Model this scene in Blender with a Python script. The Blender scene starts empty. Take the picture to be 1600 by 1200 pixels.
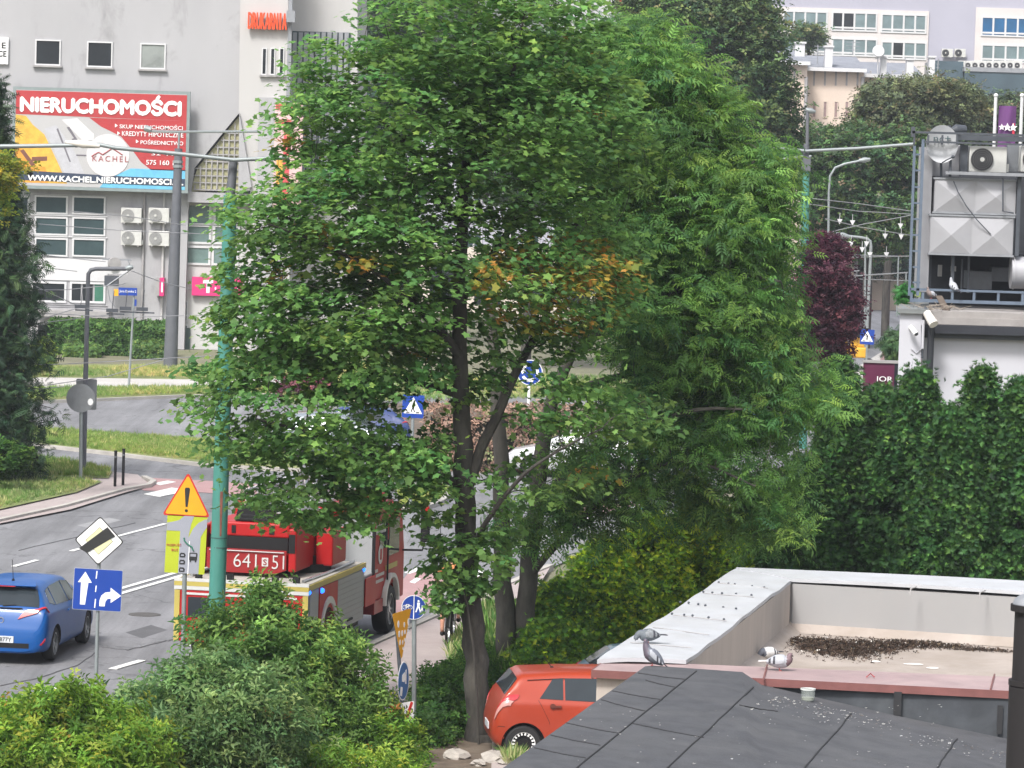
import bpy, bmesh, math, random
import numpy as np
from mathutils import Vector, Matrix, Euler
R = math.radians
rnd = random.Random(7)
nr = np.random.RandomState(11)
scn = bpy.context.scene
C = scn.collection
# ------------------------------------------------------------ camera
CAMH, FPX, ROLL = 9.5, 6000.0, 0.03
PITCH = math.atan(350 / FPX)
CAM = Vector((0, 0, CAMH))
_F = Vector((0, math.cos(PITCH), -math.sin(PITCH)))
_U = Vector((0, math.sin(PITCH), math.cos(PITCH)))
_R = Vector((1, 0, 0))
CR = _R * math.cos(ROLL) + _U * math.sin(ROLL)
CU = -_R * math.sin(ROLL) + _U * math.cos(ROLL)
cd = bpy.data.cameras.new('camera'); cam = bpy.data.objects.new('camera', cd); C.objects.link(cam)
cd.sensor_width = 36; cd.sensor_fit = 'HORIZONTAL'; cd.lens = FPX / 1600 * 36
cd.clip_start = 0.5; cd.clip_end = 3000
M = Matrix((( CR.x, CU.x, -_F.x, 0), (CR.y, CU.y, -_F.y, 0), (CR.z, CU.z, -_F.z, CAMH), (0, 0, 0, 1)))
cam.matrix_world = M
scn.camera = cam
# ------------------------------------------------------------ world, sun, exposure
SUN_EL, SUN_AZ = 52, 205      # azimuth clockwise from +Y
w = bpy.data.worlds.new('World'); scn.world = w; w.use_nodes = True
nt = w.node_tree; bg = nt.nodes['Background']
sky = nt.nodes.new('ShaderNodeTexSky'); sky.sky_type = 'NISHITA'; sky.sun_disc = False
sky.sun_elevation = R(SUN_EL); sky.sun_rotation = R(SUN_AZ); sky.dust_density = 4.0; sky.air_density = 1.2; sky.ozone_density = 1.0
hs = nt.nodes.new('ShaderNodeHueSaturation'); hs.inputs['Saturation'].default_value = 0.42
nt.links.new(sky.outputs[0], hs.inputs['Color']); nt.links.new(hs.outputs[0], bg.inputs[0])
bg.inputs[1].default_value = 0.135
sd = bpy.data.lights.new('sun', 'SUN'); sun = bpy.data.objects.new('sun', sd); C.objects.link(sun)
sd.energy = 2.3; sd.angle = R(12); sd.color = (1.0, 0.975, 0.94)
dv = Vector((math.sin(R(SUN_AZ)) * math.cos(R(SUN_EL)), math.cos(R(SUN_AZ)) * math.cos(R(SUN_EL)), math.sin(R(SUN_EL))))
sun.rotation_euler = dv.to_track_quat('Z', 'Y').to_euler()
sun.location = dv * 60
vs = scn.view_settings; vs.view_transform = 'Standard'; vs.look = 'None'; vs.gamma = 1; vs.exposure = 0.86
scn.cycles.max_bounces = 7; scn.cycles.transparent_max_bounces = 8; scn.cycles.use_denoising = True

# ------------------------------------------------------------ picture geometry
def ray(px, py): return _F + CR * ((px - 800) / FPX) + CU * ((600 - py) / FPX)
def at(px, py, Y):
    d = ray(px, py); return CAM + d * (Y / d.y)
def G(px, py, z=0.0):
    d = ray(px, py); return CAM + d * ((z - CAMH) / d.z)
def pm_(Y): return Y / FPX          # metres per photo pixel at depth Y

# ------------------------------------------------------------ properties
def tag(o, label=None, cat=None, group=None, kind=None):
    if label: o['label'] = label
    if cat: o['category'] = cat
    if group: o['group'] = group
    if kind: o['kind'] = kind
    return o
def empty(name, loc, label=None, cat=None, group=None, rz=0):
    o = bpy.data.objects.new(name, None); C.objects.link(o); o.location = loc; o.rotation_euler = (0, 0, rz)
    o.empty_display_size = .2
    return tag(o, label, cat, group)
def chain(p):
    v = Vector((0, 0, 0))
    while p is not None: v += p.location; p = p.parent
    return v

# ------------------------------------------------------------ mesh builder
class MB:
    def __init__(s): s.v = []; s.f = []; s.m = []; s.mi = 0; s.T = Matrix.Identity(4)
    def add(s, vs_, fs, mi=None):
        b = len(s.v); s.v += [s.T @ Vector(p) for p in vs_]
        for f in fs: s.f.append([b + i for i in f]); s.m.append(s.mi if mi is None else mi)
    def box(s, c, d, rz=0, rx=0, ry=0, mi=None, taper=1.0):
        x, y, z = d[0] / 2, d[1] / 2, d[2] / 2
        Mx = Matrix.Translation(c) @ Euler((rx, ry, rz)).to_matrix().to_4x4()
        vv = []
        for k in (-1, 1):
            t = taper if k > 0 else 1
            vv += [Mx @ Vector((sx * x * t, sy * y * t, k * z)) for sx, sy in ((-1, -1), (1, -1), (1, 1), (-1, 1))]
        s.add(vv, [(3, 2, 1, 0), (4, 5, 6, 7), (0, 1, 5, 4), (1, 2, 6, 5), (2, 3, 7, 6), (3, 0, 4, 7)], mi); return s
    def bb(s, x0, x1, y0, y1, z0, z1, mi=None):
        return s.box(((x0 + x1) / 2, (y0 + y1) / 2, (z0 + z1) / 2), (abs(x1 - x0), abs(y1 - y0), abs(z1 - z0)), mi=mi)
    def tube(s, pts, r, n=8, mi=None, cap=True):
        pts = [Vector(p) for p in pts]; rs = r if isinstance(r, (list, tuple)) else [r] * len(pts)
        rings = []; up = Vector((0, 0, 1)); pu = None
        for i, p in enumerate(pts):
            d = (pts[min(i + 1, len(pts) - 1)] - pts[max(i - 1, 0)])
            if d.length < 1e-9: d = Vector((0, 0, 1))
            d.normalize()
            if pu is None:
                a = up if abs(d.z) < .95 else Vector((1, 0, 0)); pu = (a - d * a.dot(d)).normalized()
            else:
                pu = pu - d * pu.dot(d)
                pu = pu.normalized() if pu.length > 1e-6 else d.orthogonal().normalized()
            q = d.cross(pu)
            rings.append([p + (pu * math.cos(2 * math.pi * k / n) + q * math.sin(2 * math.pi * k / n)) * rs[i] for k in range(n)])
        vv = [v for rg in rings for v in rg]; ff = []
        for i in range(len(pts) - 1):
            for k in range(n):
                a, b = i * n + k, i * n + (k + 1) % n
                ff.append((a, b, b + n, a + n))
        if cap: ff.append(tuple(range(n - 1, -1, -1))); ff.append(tuple(range((len(pts) - 1) * n, len(pts) * n)))
        s.add(vv, ff, mi); return s
    def disc(s, c, r, t, axis='y', n=28, mi=None, r2=None):      # solid disc/cylinder about an axis
        c = Vector(c); a = {'x': Vector((1, 0, 0)), 'y': Vector((0, 1, 0)), 'z': Vector((0, 0, 1))}[axis] if isinstance(axis, str) else Vector(axis)
        return s.tube([c - a * t / 2, c + a * t / 2], [r, r if r2 is None else r2], n, mi)
    def ring(s, c, r0, r1, t, axis='x', n=32, mi=None):
        c = Vector(c); A = {'x': (Vector((1, 0, 0)), Vector((0, 1, 0)), Vector((0, 0, 1))), 'y': (Vector((0, 1, 0)), Vector((1, 0, 0)), Vector((0, 0, 1))), 'z': (Vector((0, 0, 1)), Vector((1, 0, 0)), Vector((0, 1, 0)))}[axis]
        vv = []; ff = []
        for k in range(n):
            an = 2 * math.pi * k / n; e = A[1] * math.cos(an) + A[2] * math.sin(an)
            vv += [c + e * r0 - A[0] * t / 2, c + e * r1 - A[0] * t / 2, c + e * r1 + A[0] * t / 2, c + e * r0 + A[0] * t / 2]
        for k in range(n):
            a = 4 * k; b = 4 * ((k + 1) % n)
            for j in range(4): ff.append((a + j, a + (j + 1) % 4, b + (j + 1) % 4, b + j))
        s.add(vv, ff, mi); return s
    def prism(s, pts, off, mi=None):                              # polygon extruded by vector off
        off = Vector(off); n = len(pts); vv = [Vector(p) for p in pts] + [Vector(p) + off for p in pts]
        ff = [tuple(range(n - 1, -1, -1)), tuple(range(n, 2 * n))] + [(i, (i + 1) % n, (i + 1) % n + n, i + n) for i in range(n)]
        s.add(vv, ff, mi); return s
    def xz(s, pts, y0, y1, mi=None):                              # polygon in the x-z plane between two depths
        return s.prism([(p[0], y0, p[1]) for p in pts], (0, y1 - y0, 0), mi)
    def ball(s, c, r, n=10, m=7, mi=None):
        c = Vector(c); r = r if isinstance(r, (tuple, list)) else (r, r, r); vv = []; ff = []
        for i in range(m + 1):
            th = math.pi * i / m
            for k in range(n):
                ph = 2 * math.pi * k / n
                vv.append(c + Vector((r[0] * math.sin(th) * math.cos(ph), r[1] * math.sin(th) * math.sin(ph), r[2] * math.cos(th))))
        for i in range(m):
            for k in range(n): ff.append((i * n + k, (i + 1) * n + k, (i + 1) * n + (k + 1) % n, i * n + (k + 1) % n))
        s.add(vv, ff, mi); return s
    def build(s, name, mats, parent=None, world=True, smooth=False, bevel=0, label=None, cat=None, group=None, kind=None, fixn=True):
        me = bpy.data.meshes.new(name)
        V = [Vector(p) for p in s.v]
        o = bpy.data.objects.new(name, me); C.objects.link(o)
        if parent is None:
            if world and V:
                b = Vector((sum(p.x for p in V) / len(V), sum(p.y for p in V) / len(V), min(p.z for p in V)))
                o.location = b; V = [p - b for p in V]
        else:
            o.parent = parent
            if world:
                b = chain(parent); V = [p - b for p in V]
        me.from_pydata(V, [], s.f)
        mats = mats if isinstance(mats, (list, tuple)) else [mats]
        for m in mats: me.materials.append(m)
        me.polygons.foreach_set('material_index', s.m)
        if fixn or bevel:
            bm = bmesh.new(); bm.from_mesh(me)
            bmesh.ops.remove_doubles(bm, verts=bm.verts, dist=1e-5) if bevel else None
            bmesh.ops.recalc_face_normals(bm, faces=bm.faces)
            if bevel:
                ed = [e for e in bm.edges if len(e.link_faces) == 2 and e.calc_face_angle(0) > .6]
                try: bmesh.ops.bevel(bm, geom=ed, offset=bevel, segments=2, affect='EDGES', profile=.5, clamp_overlap=True)
                except Exception: pass
            bm.to_mesh(me); bm.free()
        if smooth:
            me.polygons.foreach_set('use_smooth', [True] * len(me.polygons))
            me.set_sharp_from_angle(angle=R(38))
        me.update()
        return tag(o, label, cat, group, kind)

# ------------------------------------------------------------ materials
_mats = {}
def mat(name, col, rough=.6, var=.12, vscale=3.0, metal=0, spec=.5, bump=0, bscale=40, dirt=0, dirtcol=(.05, .045, .04), dscale=.6, coat=0, stretch=None, obj=True, thr=(.45, .75)):
    if name in _mats: return _mats[name]
    m = bpy.data.materials.new(name); m.use_nodes = True; n = m.node_tree.nodes; L = m.node_tree.links; b = n['Principled BSDF']
    b.inputs['Roughness'].default_value = rough; b.inputs['Metallic'].default_value = metal
    b.inputs['Specular IOR Level'].default_value = spec
    if coat: b.inputs['Coat Weight'].default_value = coat; b.inputs['Coat Roughness'].default_value = .06
    tc = n.new('ShaderNodeTexCoord'); mp = n.new('ShaderNodeMapping'); L.new(tc.outputs['Object'], mp.inputs[0])
    if stretch: mp.inputs['Scale'].default_value = stretch
    cur = None
    if var:
        nz = n.new('ShaderNodeTexNoise'); nz.inputs['Scale'].default_value = vscale; nz.inputs['Detail'].default_value = 6; nz.inputs['Roughness'].default_value = .62
        L.new(mp.outputs[0], nz.inputs['Vector'])
        cr = n.new('ShaderNodeValToRGB'); e = cr.color_ramp.elements
        e[0].position = .3; e[1].position = .7
        e[0].color = tuple(max(0, c * (1 - var)) for c in col) + (1,); e[1].color = tuple(min(1, c * (1 + var)) for c in col) + (1,)
        L.new(nz.outputs['Fac'], cr.inputs[0]); cur = cr.outputs[0]
        mr = n.new('ShaderNodeMapRange'); mr.inputs['To Min'].default_value = max(0, rough - .1); mr.inputs['To Max'].default_value = min(1, rough + .1)
        L.new(nz.outputs['Fac'], mr.inputs['Value']); L.new(mr.outputs[0], b.inputs['Roughness'])
    if dirt:
        n2 = n.new('ShaderNodeTexNoise'); n2.inputs['Scale'].default_value = dscale; n2.inputs['Detail'].default_value = 8; n2.inputs['Roughness'].default_value = .7; n2.inputs['Distortion'].default_value = .4
        mp2 = n.new('ShaderNodeMapping'); mp2.inputs['Location'].default_value = (3.1, 1.7, 9.2); mp2.inputs['Scale'].default_value = stretch or (1, 1, 1)
        L.new(tc.outputs['Object'], mp2.inputs[0]); L.new(mp2.outputs[0], n2.inputs['Vector'])
        r2 = n.new('ShaderNodeValToRGB'); r2.color_ramp.elements[0].position = thr[0]; r2.color_ramp.elements[1].position = thr[1]
        r2.color_ramp.elements[0].color = (0, 0, 0, 1); r2.color_ramp.elements[1].color = (dirt, dirt, dirt, 1)
        L.new(n2.outputs['Fac'], r2.inputs[0])
        mx = n.new('ShaderNodeMix'); mx.data_type = 'RGBA'; L.new(r2.outputs[0], mx.inputs['Factor'])
        if cur: L.new(cur, mx.inputs['A'])
        else: mx.inputs['A'].default_value = (*col, 1)
        mx.inputs['B'].default_value = (*dirtcol, 1); cur = mx.outputs['Result']
    if cur: L.new(cur, b.inputs['Base Color'])
    else: b.inputs['Base Color'].default_value = (*col, 1)
    if bump:
        nb = n.new('ShaderNodeTexNoise'); nb.inputs['Scale'].default_value = bscale; nb.inputs['Detail'].default_value = 5
        L.new(mp.outputs[0], nb.inputs['Vector'])
        bp = n.new('ShaderNodeBump'); bp.inputs['Strength'].default_value = bump; bp.inputs['Distance'].default_value = .02
        L.new(nb.outputs['Fac'], bp.inputs['Height']); L.new(bp.outputs[0], b.inputs['Normal'])
    _mats[name] = m; return m
def glassm(name, col=(.03, .04, .045), rough=.06):
    m = mat(name, col, rough, var=.25, vscale=.7, spec=.35); return m
def leafmat(name, trans=.3, rough=.5, spec=.35):
    if name in _mats: return _mats[name]
    m = bpy.data.materials.new(name); m.use_nodes = True; n = m.node_tree.nodes; L = m.node_tree.links; b = n['Principled BSDF']
    a = n.new('ShaderNodeAttribute'); a.attribute_name = 'leafcol'
    L.new(a.outputs['Color'], b.inputs['Base Color']); b.inputs['Roughness'].default_value = rough; b.inputs['Specular IOR Level'].default_value = spec
    t = n.new('ShaderNodeBsdfTranslucent'); g = n.new('ShaderNodeHueSaturation'); g.inputs['Saturation'].default_value = 1.03; g.inputs['Value'].default_value = 1.5; g.inputs['Hue'].default_value = .485
    L.new(a.outputs['Color'], g.inputs['Color']); L.new(g.outputs[0], t.inputs[0])
    mx = n.new('ShaderNodeMixShader'); mx.inputs[0].default_value = trans
    L.new(b.outputs[0], mx.inputs[1]); L.new(t.outputs[0], mx.inputs[2]); L.new(mx.outputs[0], n['Material Output'].inputs[0])
    _mats[name] = m; return m
def emis(name, col, s):
    m = mat(name, col, .3, var=0); b = m.node_tree.nodes['Principled BSDF']
    b.inputs['Emission Color'].default_value = (*col, 1); b.inputs['Emission Strength'].default_value = s; return m

# ------------------------------------------------------------ lettering
def lettering(s, c, wh, m, parent, yaw=0, ext=.006, bold=.0, shear=0, name='lettering', world=True, track=1.0, fat=0):
    cu = bpy.data.curves.new('t', 'FONT'); cu.body = s; cu.size = 1; cu.extrude = .5; cu.offset = bold; cu.shear = shear; cu.space_character = track; cu.resolution_u = 3
    to = bpy.data.objects.new('t', cu); C.objects.link(to)
    dg = bpy.context.evaluated_depsgraph_get(); me = bpy.data.meshes.new_from_object(to.evaluated_get(dg))
    bpy.data.objects.remove(to)
    n = len(me.vertices); co = np.empty(n * 3); me.vertices.foreach_get('co', co); co = co.reshape(-1, 3)
    x0, x1, y0, y1 = co[:, 0].min(), co[:, 0].max(), co[:, 1].min(), co[:, 1].max()
    X = ((co[:, 0] - (x0 + x1) / 2) / (x1 - x0)) * wh[0]; Z = ((co[:, 1] - (y0 + y1) / 2) / (y1 - y0)) * wh[1]; Yd = -co[:, 2] * ext * 2
    ca, sa = math.cos(yaw), math.sin(yaw); c = Vector(c)
    if world and parent is not None: c = c - chain(parent)
    out = np.stack([c.x + X * ca - Yd * sa, c.y + X * sa + Yd * ca, c.z + Z], 1)
    me.vertices.foreach_set('co', out.ravel()); me.update()
    if fat:      # heavier strokes: shifted copies, each a millimetre or two proud of the last
        bm = bmesh.new()
        for k_, (dx_, dz_) in enumerate(((0, 0), (fat, 0), (-fat, 0), (0, fat), (0, -fat))):
            tmp = me.copy(); tmp.transform(Matrix.Translation((dx_, -.002 * k_, dz_))); bm.from_mesh(tmp); bpy.data.meshes.remove(tmp)
        bm.to_mesh(me); bm.free(); me.update()
    me.materials.clear(); me.materials.append(m)
    o = bpy.data.objects.new(name, me); C.objects.link(o); o.parent = parent
    return o
# ------------------------------------------------------------ foliage
def poly(*p): return [tuple(q) + (0,) * (3 - len(q)) for q in p]
def T_maple():
    half = [(.12, -.14), (.40, -.24), (.38, .04), (.62, .28), (.30, .40)]
    pts = [(0, -.12)] + half + [(0, .78)] + [(-x, y) for x, y in reversed(half)]
    v = [(x, y, -.10 * (x * x) * 2.2 - .10 * y * y) for x, y in pts]
    return v, [tuple(range(len(v)))]
def lens(p, d, L, W, nz=0.0, fold=.15):
    d = Vector(d).normalized(); s = Vector((-d.y, d.x, 0)).normalized() if abs(d.z) < .9 else Vector((1, 0, 0)); p = Vector(p)
    a = p; m1 = p + d * L * .45 + s * W / 2 + Vector((0, 0, fold * W)); m2 = p + d * L * .45 - s * W / 2 + Vector((0, 0, fold * W)); mc = p + d * L * .5 + Vector((0, 0, nz)); e = p + d * L + Vector((0, 0, nz * 2.2))
    return [a, m1, mc, m2, e]
def T_parts(items):
    v = []; f = []
    for (p, d, L, W, nz) in items:
        q = lens(p, d, L, W, nz); b = len(v); v += [tuple(x) for x in q]; f += [(b, b + 2, b + 1), (b, b + 3, b + 2), (b + 1, b + 2, b + 4), (b + 2, b + 3, b + 4)]
    return v, f
def T_flat(items):
    v = []; f = []
    for (p, d, L, W, nz) in items:
        q = lens(p, d, L, W, nz); b = len(v); v += [tuple(q[0]), tuple(q[1]), tuple(q[4]), tuple(q[3])]; f += [(b, b + 1, b + 2, b + 3)]
    return v, f
def T_pinnate():
    it = []
    for k in range(4):
        y = .22 + k * .19
        for s in (-1, 1): it.append(((0, y, 0), (s * .9, .55, 0), .34, .115, -.05))
    it.append(((0, .92, 0), (0, 1, 0), .34, .12, -.05))
    v, f = T_flat(it)
    b = len(v); v += [(-.012, 0, 0), (.012, 0, 0), (.008, .95, -.04), (-.008, .95, -.04)]; f.append((b, b + 1, b + 2, b + 3))
    return [(x, y, z - .25 * y * y) for x, y, z in v], f
def T_rosette(n=6, W=.26):
    it = []
    for k in range(n):
        a = 2 * math.pi * k / n + .3 * (k % 2); it.append(((0, 0, .0), (math.cos(a), math.sin(a), .45 if k % 2 else .1), 1.0, W, -.10 if k % 2 else .02))
    return T_parts(it)
def T_sprig():
    it = []
    for k in range(7):
        a = 2.4 * k + .4; z = .12 * k - .2; it.append(((0.03 * math.cos(a), .03 * math.sin(a), z), (math.cos(a), math.sin(a), .25 + .12 * k), 1.0 - .05 * k, .24, -.16))
    return T_parts(it)
def T_spray(n=7):
    it = []
    for k in range(n):
        a = (k - (n - 1) / 2) * .33; it.append(((0, .08 * abs(k - n // 2), 0), (math.sin(a), math.cos(a), 0), .95 - .1 * abs(k - n // 2), .12, -.05))
    return T_flat(it)
def T_needle():
    it = [((0, 0, 0), (0, 1, 0), 1.2, .13, -.2)]
    for k in range(5):
        for s in (-1, 1): it.append(((0, .1 + .2 * k, -.03 * k), (s, .7, 0), .42 - .04 * k, .09, -.12))
    return T_flat(it)
def T_tuft():
    it = []
    for k in range(4):
        a = 2.4 * k; it.append(((0.1 * math.cos(a), .1 * math.sin(a), .08 * k), (math.cos(a), math.sin(a), .3), .75, .5, -.04))
    return T_flat(it)
def T_blade():
    it = []
    for k in range(5):
        a = 1.3 * k; it.append(((.05 * math.cos(a), .05 * math.sin(a), 0), (math.cos(a) * .35, math.sin(a) * .35, 1), 1 - .1 * k, .09, 0))
    return T_flat(it)
TPL = dict(sprig=T_sprig(), maple=T_maple(), pinnate=T_pinnate(), rosette=T_rosette(), rosette4=T_rosette(4, .34), spray=T_spray(), needle=T_needle(), tuft=T_tuft(), blade=T_blade())

def scatter(name, P, N, S, tpl, col, m, parent=None, world=True, up=None, **kw):
    """one mesh of leaf shapes: P points, N normals, S sizes, col per leaf colours"""
    tv, tf = TPL[tpl]; tv = np.array(tv, float); n = len(P)
    N = N / (np.linalg.norm(N, axis=1, keepdims=True) + 1e-9)
    a = nr.normal(size=(n, 3)); T = a - N * (a * N).sum(1, keepdims=True); T /= np.linalg.norm(T, axis=1, keepdims=True) + 1e-9
    if up is not None:
        B0 = up + nr.normal(size=(n, 3)) * .45; T = np.cross(B0, N); T /= np.linalg.norm(T, axis=1, keepdims=True) + 1e-9
    B = np.cross(N, T)
    V = P[:, None, :] + S[:, None, None] * (tv[None, :, 0:1] * T[:, None, :] + tv[None, :, 1:2] * B[:, None, :] + tv[None, :, 2:3] * N[:, None, :])
    k = len(tv); V = V.reshape(-1, 3)
    loops = np.concatenate([np.array(f) for f in tf]); cnt = np.array([len(f) for f in tf])
    LI = (loops[None, :] + (np.arange(n) * k)[:, None]).ravel(); CN = np.tile(cnt, n)
    me = bpy.data.meshes.new(name); o = bpy.data.objects.new(name, me); C.objects.link(o)
    if parent is not None:
        o.parent = parent
        if world: V = V - np.array(chain(parent))
    else:
        b = Vector((V[:, 0].mean(), V[:, 1].mean(), V[:, 2].min())); o.location = b; V = V - np.array(b)
    me.vertices.add(len(V)); me.vertices.foreach_set('co', V.ravel())
    me.loops.add(len(LI)); me.loops.foreach_set('vertex_index', LI.astype(np.int32))
    me.polygons.add(len(CN)); st = np.concatenate([[0], np.cumsum(CN)[:-1]]); me.polygons.foreach_set('loop_start', st.astype(np.int32)); me.polygons.foreach_set('loop_total', CN.astype(np.int32))
    me.update(calc_edges=True)
    at_ = me.attributes.new('leafcol', 'FLOAT_COLOR', 'FACE')
    cc = np.concatenate([col, np.ones((n, 1))], 1); cc = np.repeat(cc, len(tf), axis=0); at_.data.foreach_set('color', cc.ravel().astype(np.float32))
    me.materials.append(m)
    return tag(o, **kw)

def palette(n, cols, wts=None, jit=.12, cl=None, cljit=.15):
    cols = np.array(cols); idx = nr.choice(len(cols), n, p=wts); c = cols[idx] * (1 + nr.normal(size=(n, 1)) * jit)
    if cl is not None:
        k = cl.max() + 1; cj = 1 + nr.normal(size=(k, 1)) * cljit; hj = nr.normal(size=(k, 1)) * .055
        c = c * cj[cl]; c[:, 0:1] *= (1 + hj[cl] * 1.5); c[:, 2:3] *= (1 - hj[cl])
    return np.clip(c * GAIN, .004, .9)
GAIN = 1.5

def ell(px, py, rx, ry, Y, rd): # ellipsoid from picture measures
    p = at(px, py, Y); return (np.array(p), np.array([rx * pm_(Y), rd, ry * pm_(Y)]))
def sample_blobs(blobs, n, shell=2.2, mind=0.0):
    vol = np.array([b[1].prod() ** .8 * (b[2] if len(b) > 2 else 1) for b in blobs]); vol /= vol.sum(); out = []
    tries = 0
    while len(out) < n and tries < n * 12:
        tries += 1; b = blobs[nr.choice(len(blobs), p=vol)]
        d = nr.normal(size=3); d /= np.linalg.norm(d); r = nr.rand() ** (1 / (3 * 1.0)) if nr.rand() > .6 else nr.rand() ** (1 / (3 * shell))
        p = b[0] + d * r * b[1]
        if mind and out:
            q = np.array(out); 
            if (((q - p) ** 2).sum(1) < mind * mind).any(): continue
        out.append(p)
    return np.array(out)

def grow(mb, limbs, cl, twig=.007, sides=5, kmax=.05):
    """limbs: list of [(Vector, r)...]; clusters cl get a branch from the nearest wood"""
    nodes = []; rad = []
    for lb in limbs:
        pts = [p for p, r in lb]; rs = [r for p, r in lb]
        # smooth
        P2 = []; R2 = []
        for i in range(len(pts) - 1):
            for t in (0, .33, .66):
                p0 = pts[max(i - 1, 0)]; p1 = pts[i]; p2 = pts[i + 1]; p3 = pts[min(i + 2, len(pts) - 1)]
                q = .5 * ((2 * p1) + (p2 - p0) * t + (2 * p0 - 5 * p1 + 4 * p2 - p3) * t * t + (3 * p1 - p0 - 3 * p2 + p3) * t ** 3)
                P2.append(q); R2.append(rs[i] * (1 - t) + rs[i + 1] * t)
        P2.append(pts[-1]); R2.append(rs[-1])
        P2 = [p + Vector((rnd.uniform(-1, 1), rnd.uniform(-1, 1), 0)) * R2[i] * .25 if 0 < i else p for i, p in enumerate(P2)]
        mb.tube(P2, R2, 16 if rs[0] > .1 else 8)
        nodes += P2; rad += R2
    lim = len(nodes)
    ND = [np.array(p) for p in nodes]; RD = list(rad)
    arr = np.array(ND)
    dist = np.sqrt(((cl[:, None, :] - arr[None]) ** 2).sum(2)).min(1)
    for ci in np.argsort(dist):
        c = cl[ci]; A = np.array(ND); d = A - c; dd = np.sqrt((d ** 2).sum(1)); pen = dd * (1 + .8 * np.clip(d[:, 2] / (dd + .01), -.2, 1)) + (np.array(RD) > .11) * .25
        j = int(pen.argmin()); L = dd[j]
        if L < .05: continue
        p0 = Vector(A[j]); p1 = Vector(c); r0 = min(RD[j] * .62, .010 + kmax * L * .28); r0 = max(r0, twig)
        mid = p0.lerp(p1, .5) + Vector((rnd.uniform(-1, 1), rnd.uniform(-1, 1), rnd.uniform(.0, 1.2))) * L * .12
        q1 = p0.lerp(p1, .25) + (mid - p0.lerp(p1, .5)) * .75; q2 = p0.lerp(p1, .75) + (mid - p0.lerp(p1, .5)) * .7
        rs = [r0, r0 * .85, r0 * .7, r0 * .55, twig * .6]
        mb.tube([p0, q1, mid, q2, p1], rs, sides, cap=False)
        for q, r in ((q1, rs[1]), (mid, rs[2]), (q2, rs[3]), (p1, twig)): ND.append(np.array(q)); RD.append(r)

def tree(name, label, base, limbs, blobs, tpl, n_cl, per, size, cols, wts, m, bark, crad=.38, flat=.5, upb=1.0, group=None, mind=.22, twig=.007, cljit=.15, colfn=None, shell=2.2, droop=0, grow_=True, jit=.12, shrub=False, gaps=()):
    root = empty(name, base, label, {'broadleaf_tree': 'tree', 'potted_conifer': 'conifer'}.get(name, name.replace('_', ' ')), group)
    cl = sample_blobs(blobs, n_cl, shell, mind)
    if gaps:
        q = cl - np.array(CAM); zf_ = q @ np.array(_F); gx = 800 + FPX * (q @ np.array(CR)) / zf_; gy = 600 - FPX * (q @ np.array(CU)) / zf_; k = np.ones(len(cl), bool)
        for a_, b_, c_, d_, pr_ in gaps: k &= ~((((gx - a_) / c_) ** 2 + ((gy - b_) / d_) ** 2 < 1) & (nr.rand(len(cl)) < pr_))
        cl = cl[k]
    mb = MB(); grow(mb, limbs, cl if grow_ else cl[:0].reshape(0, 3) if False else cl, twig) if grow_ else [mb.tube([p for p, r in lb], [r for p, r in lb], 7) for lb in limbs]
    mb.build('stem' if shrub else 'trunk', bark, root, smooth=True, fixn=False)
    n = len(cl) * per; ci = np.repeat(np.arange(len(cl)), per)
    off = nr.normal(size=(n, 3)) * crad * np.array([1, 1, flat]) * .55
    P = cl[ci] + off
    if droop: P[:, 2] -= droop * (off[:, 0] ** 2 + off[:, 1] ** 2) / crad
    cen = np.mean([b[0] for b in blobs], axis=0)
    out = (P - cen); out /= np.linalg.norm(out, axis=1, keepdims=True) + 1e-6
    N = nr.normal(size=(n, 3)) * .55 + np.array([0, 0, upb]) + out * .35
    S = size * (1 + nr.normal(size=n) * .22).clip(.5, 1.6)
    col = palette(n, cols, wts, jit, ci, cljit)
    if colfn: col = colfn(P, col, ci)
    scatter('foliage' if shrub else 'crown', P, N, S, tpl, col, m, root)
    return root
BARK = mat('bark', (.036, .032, .028), .9, var=.55, vscale=7, bump=1, bscale=16, stretch=(1, 1, .3), dirt=.6, dirtcol=(.10, .095, .078), dscale=2.2, thr=(.5, .7))
BARKG = mat('bark_grey', (.085, .078, .068), .9, var=.45, vscale=5, bump=.8, bscale=16, stretch=(1, 1, .35), dirt=.5, dirtcol=(.05, .045, .04), dscale=3)
LM = leafmat('leaf', .54, .6, .25); LMC = leafmat('conifer_leaf', .12, .6, .25); LMF = leafmat('far_leaf', .2, .6, .2)
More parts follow.
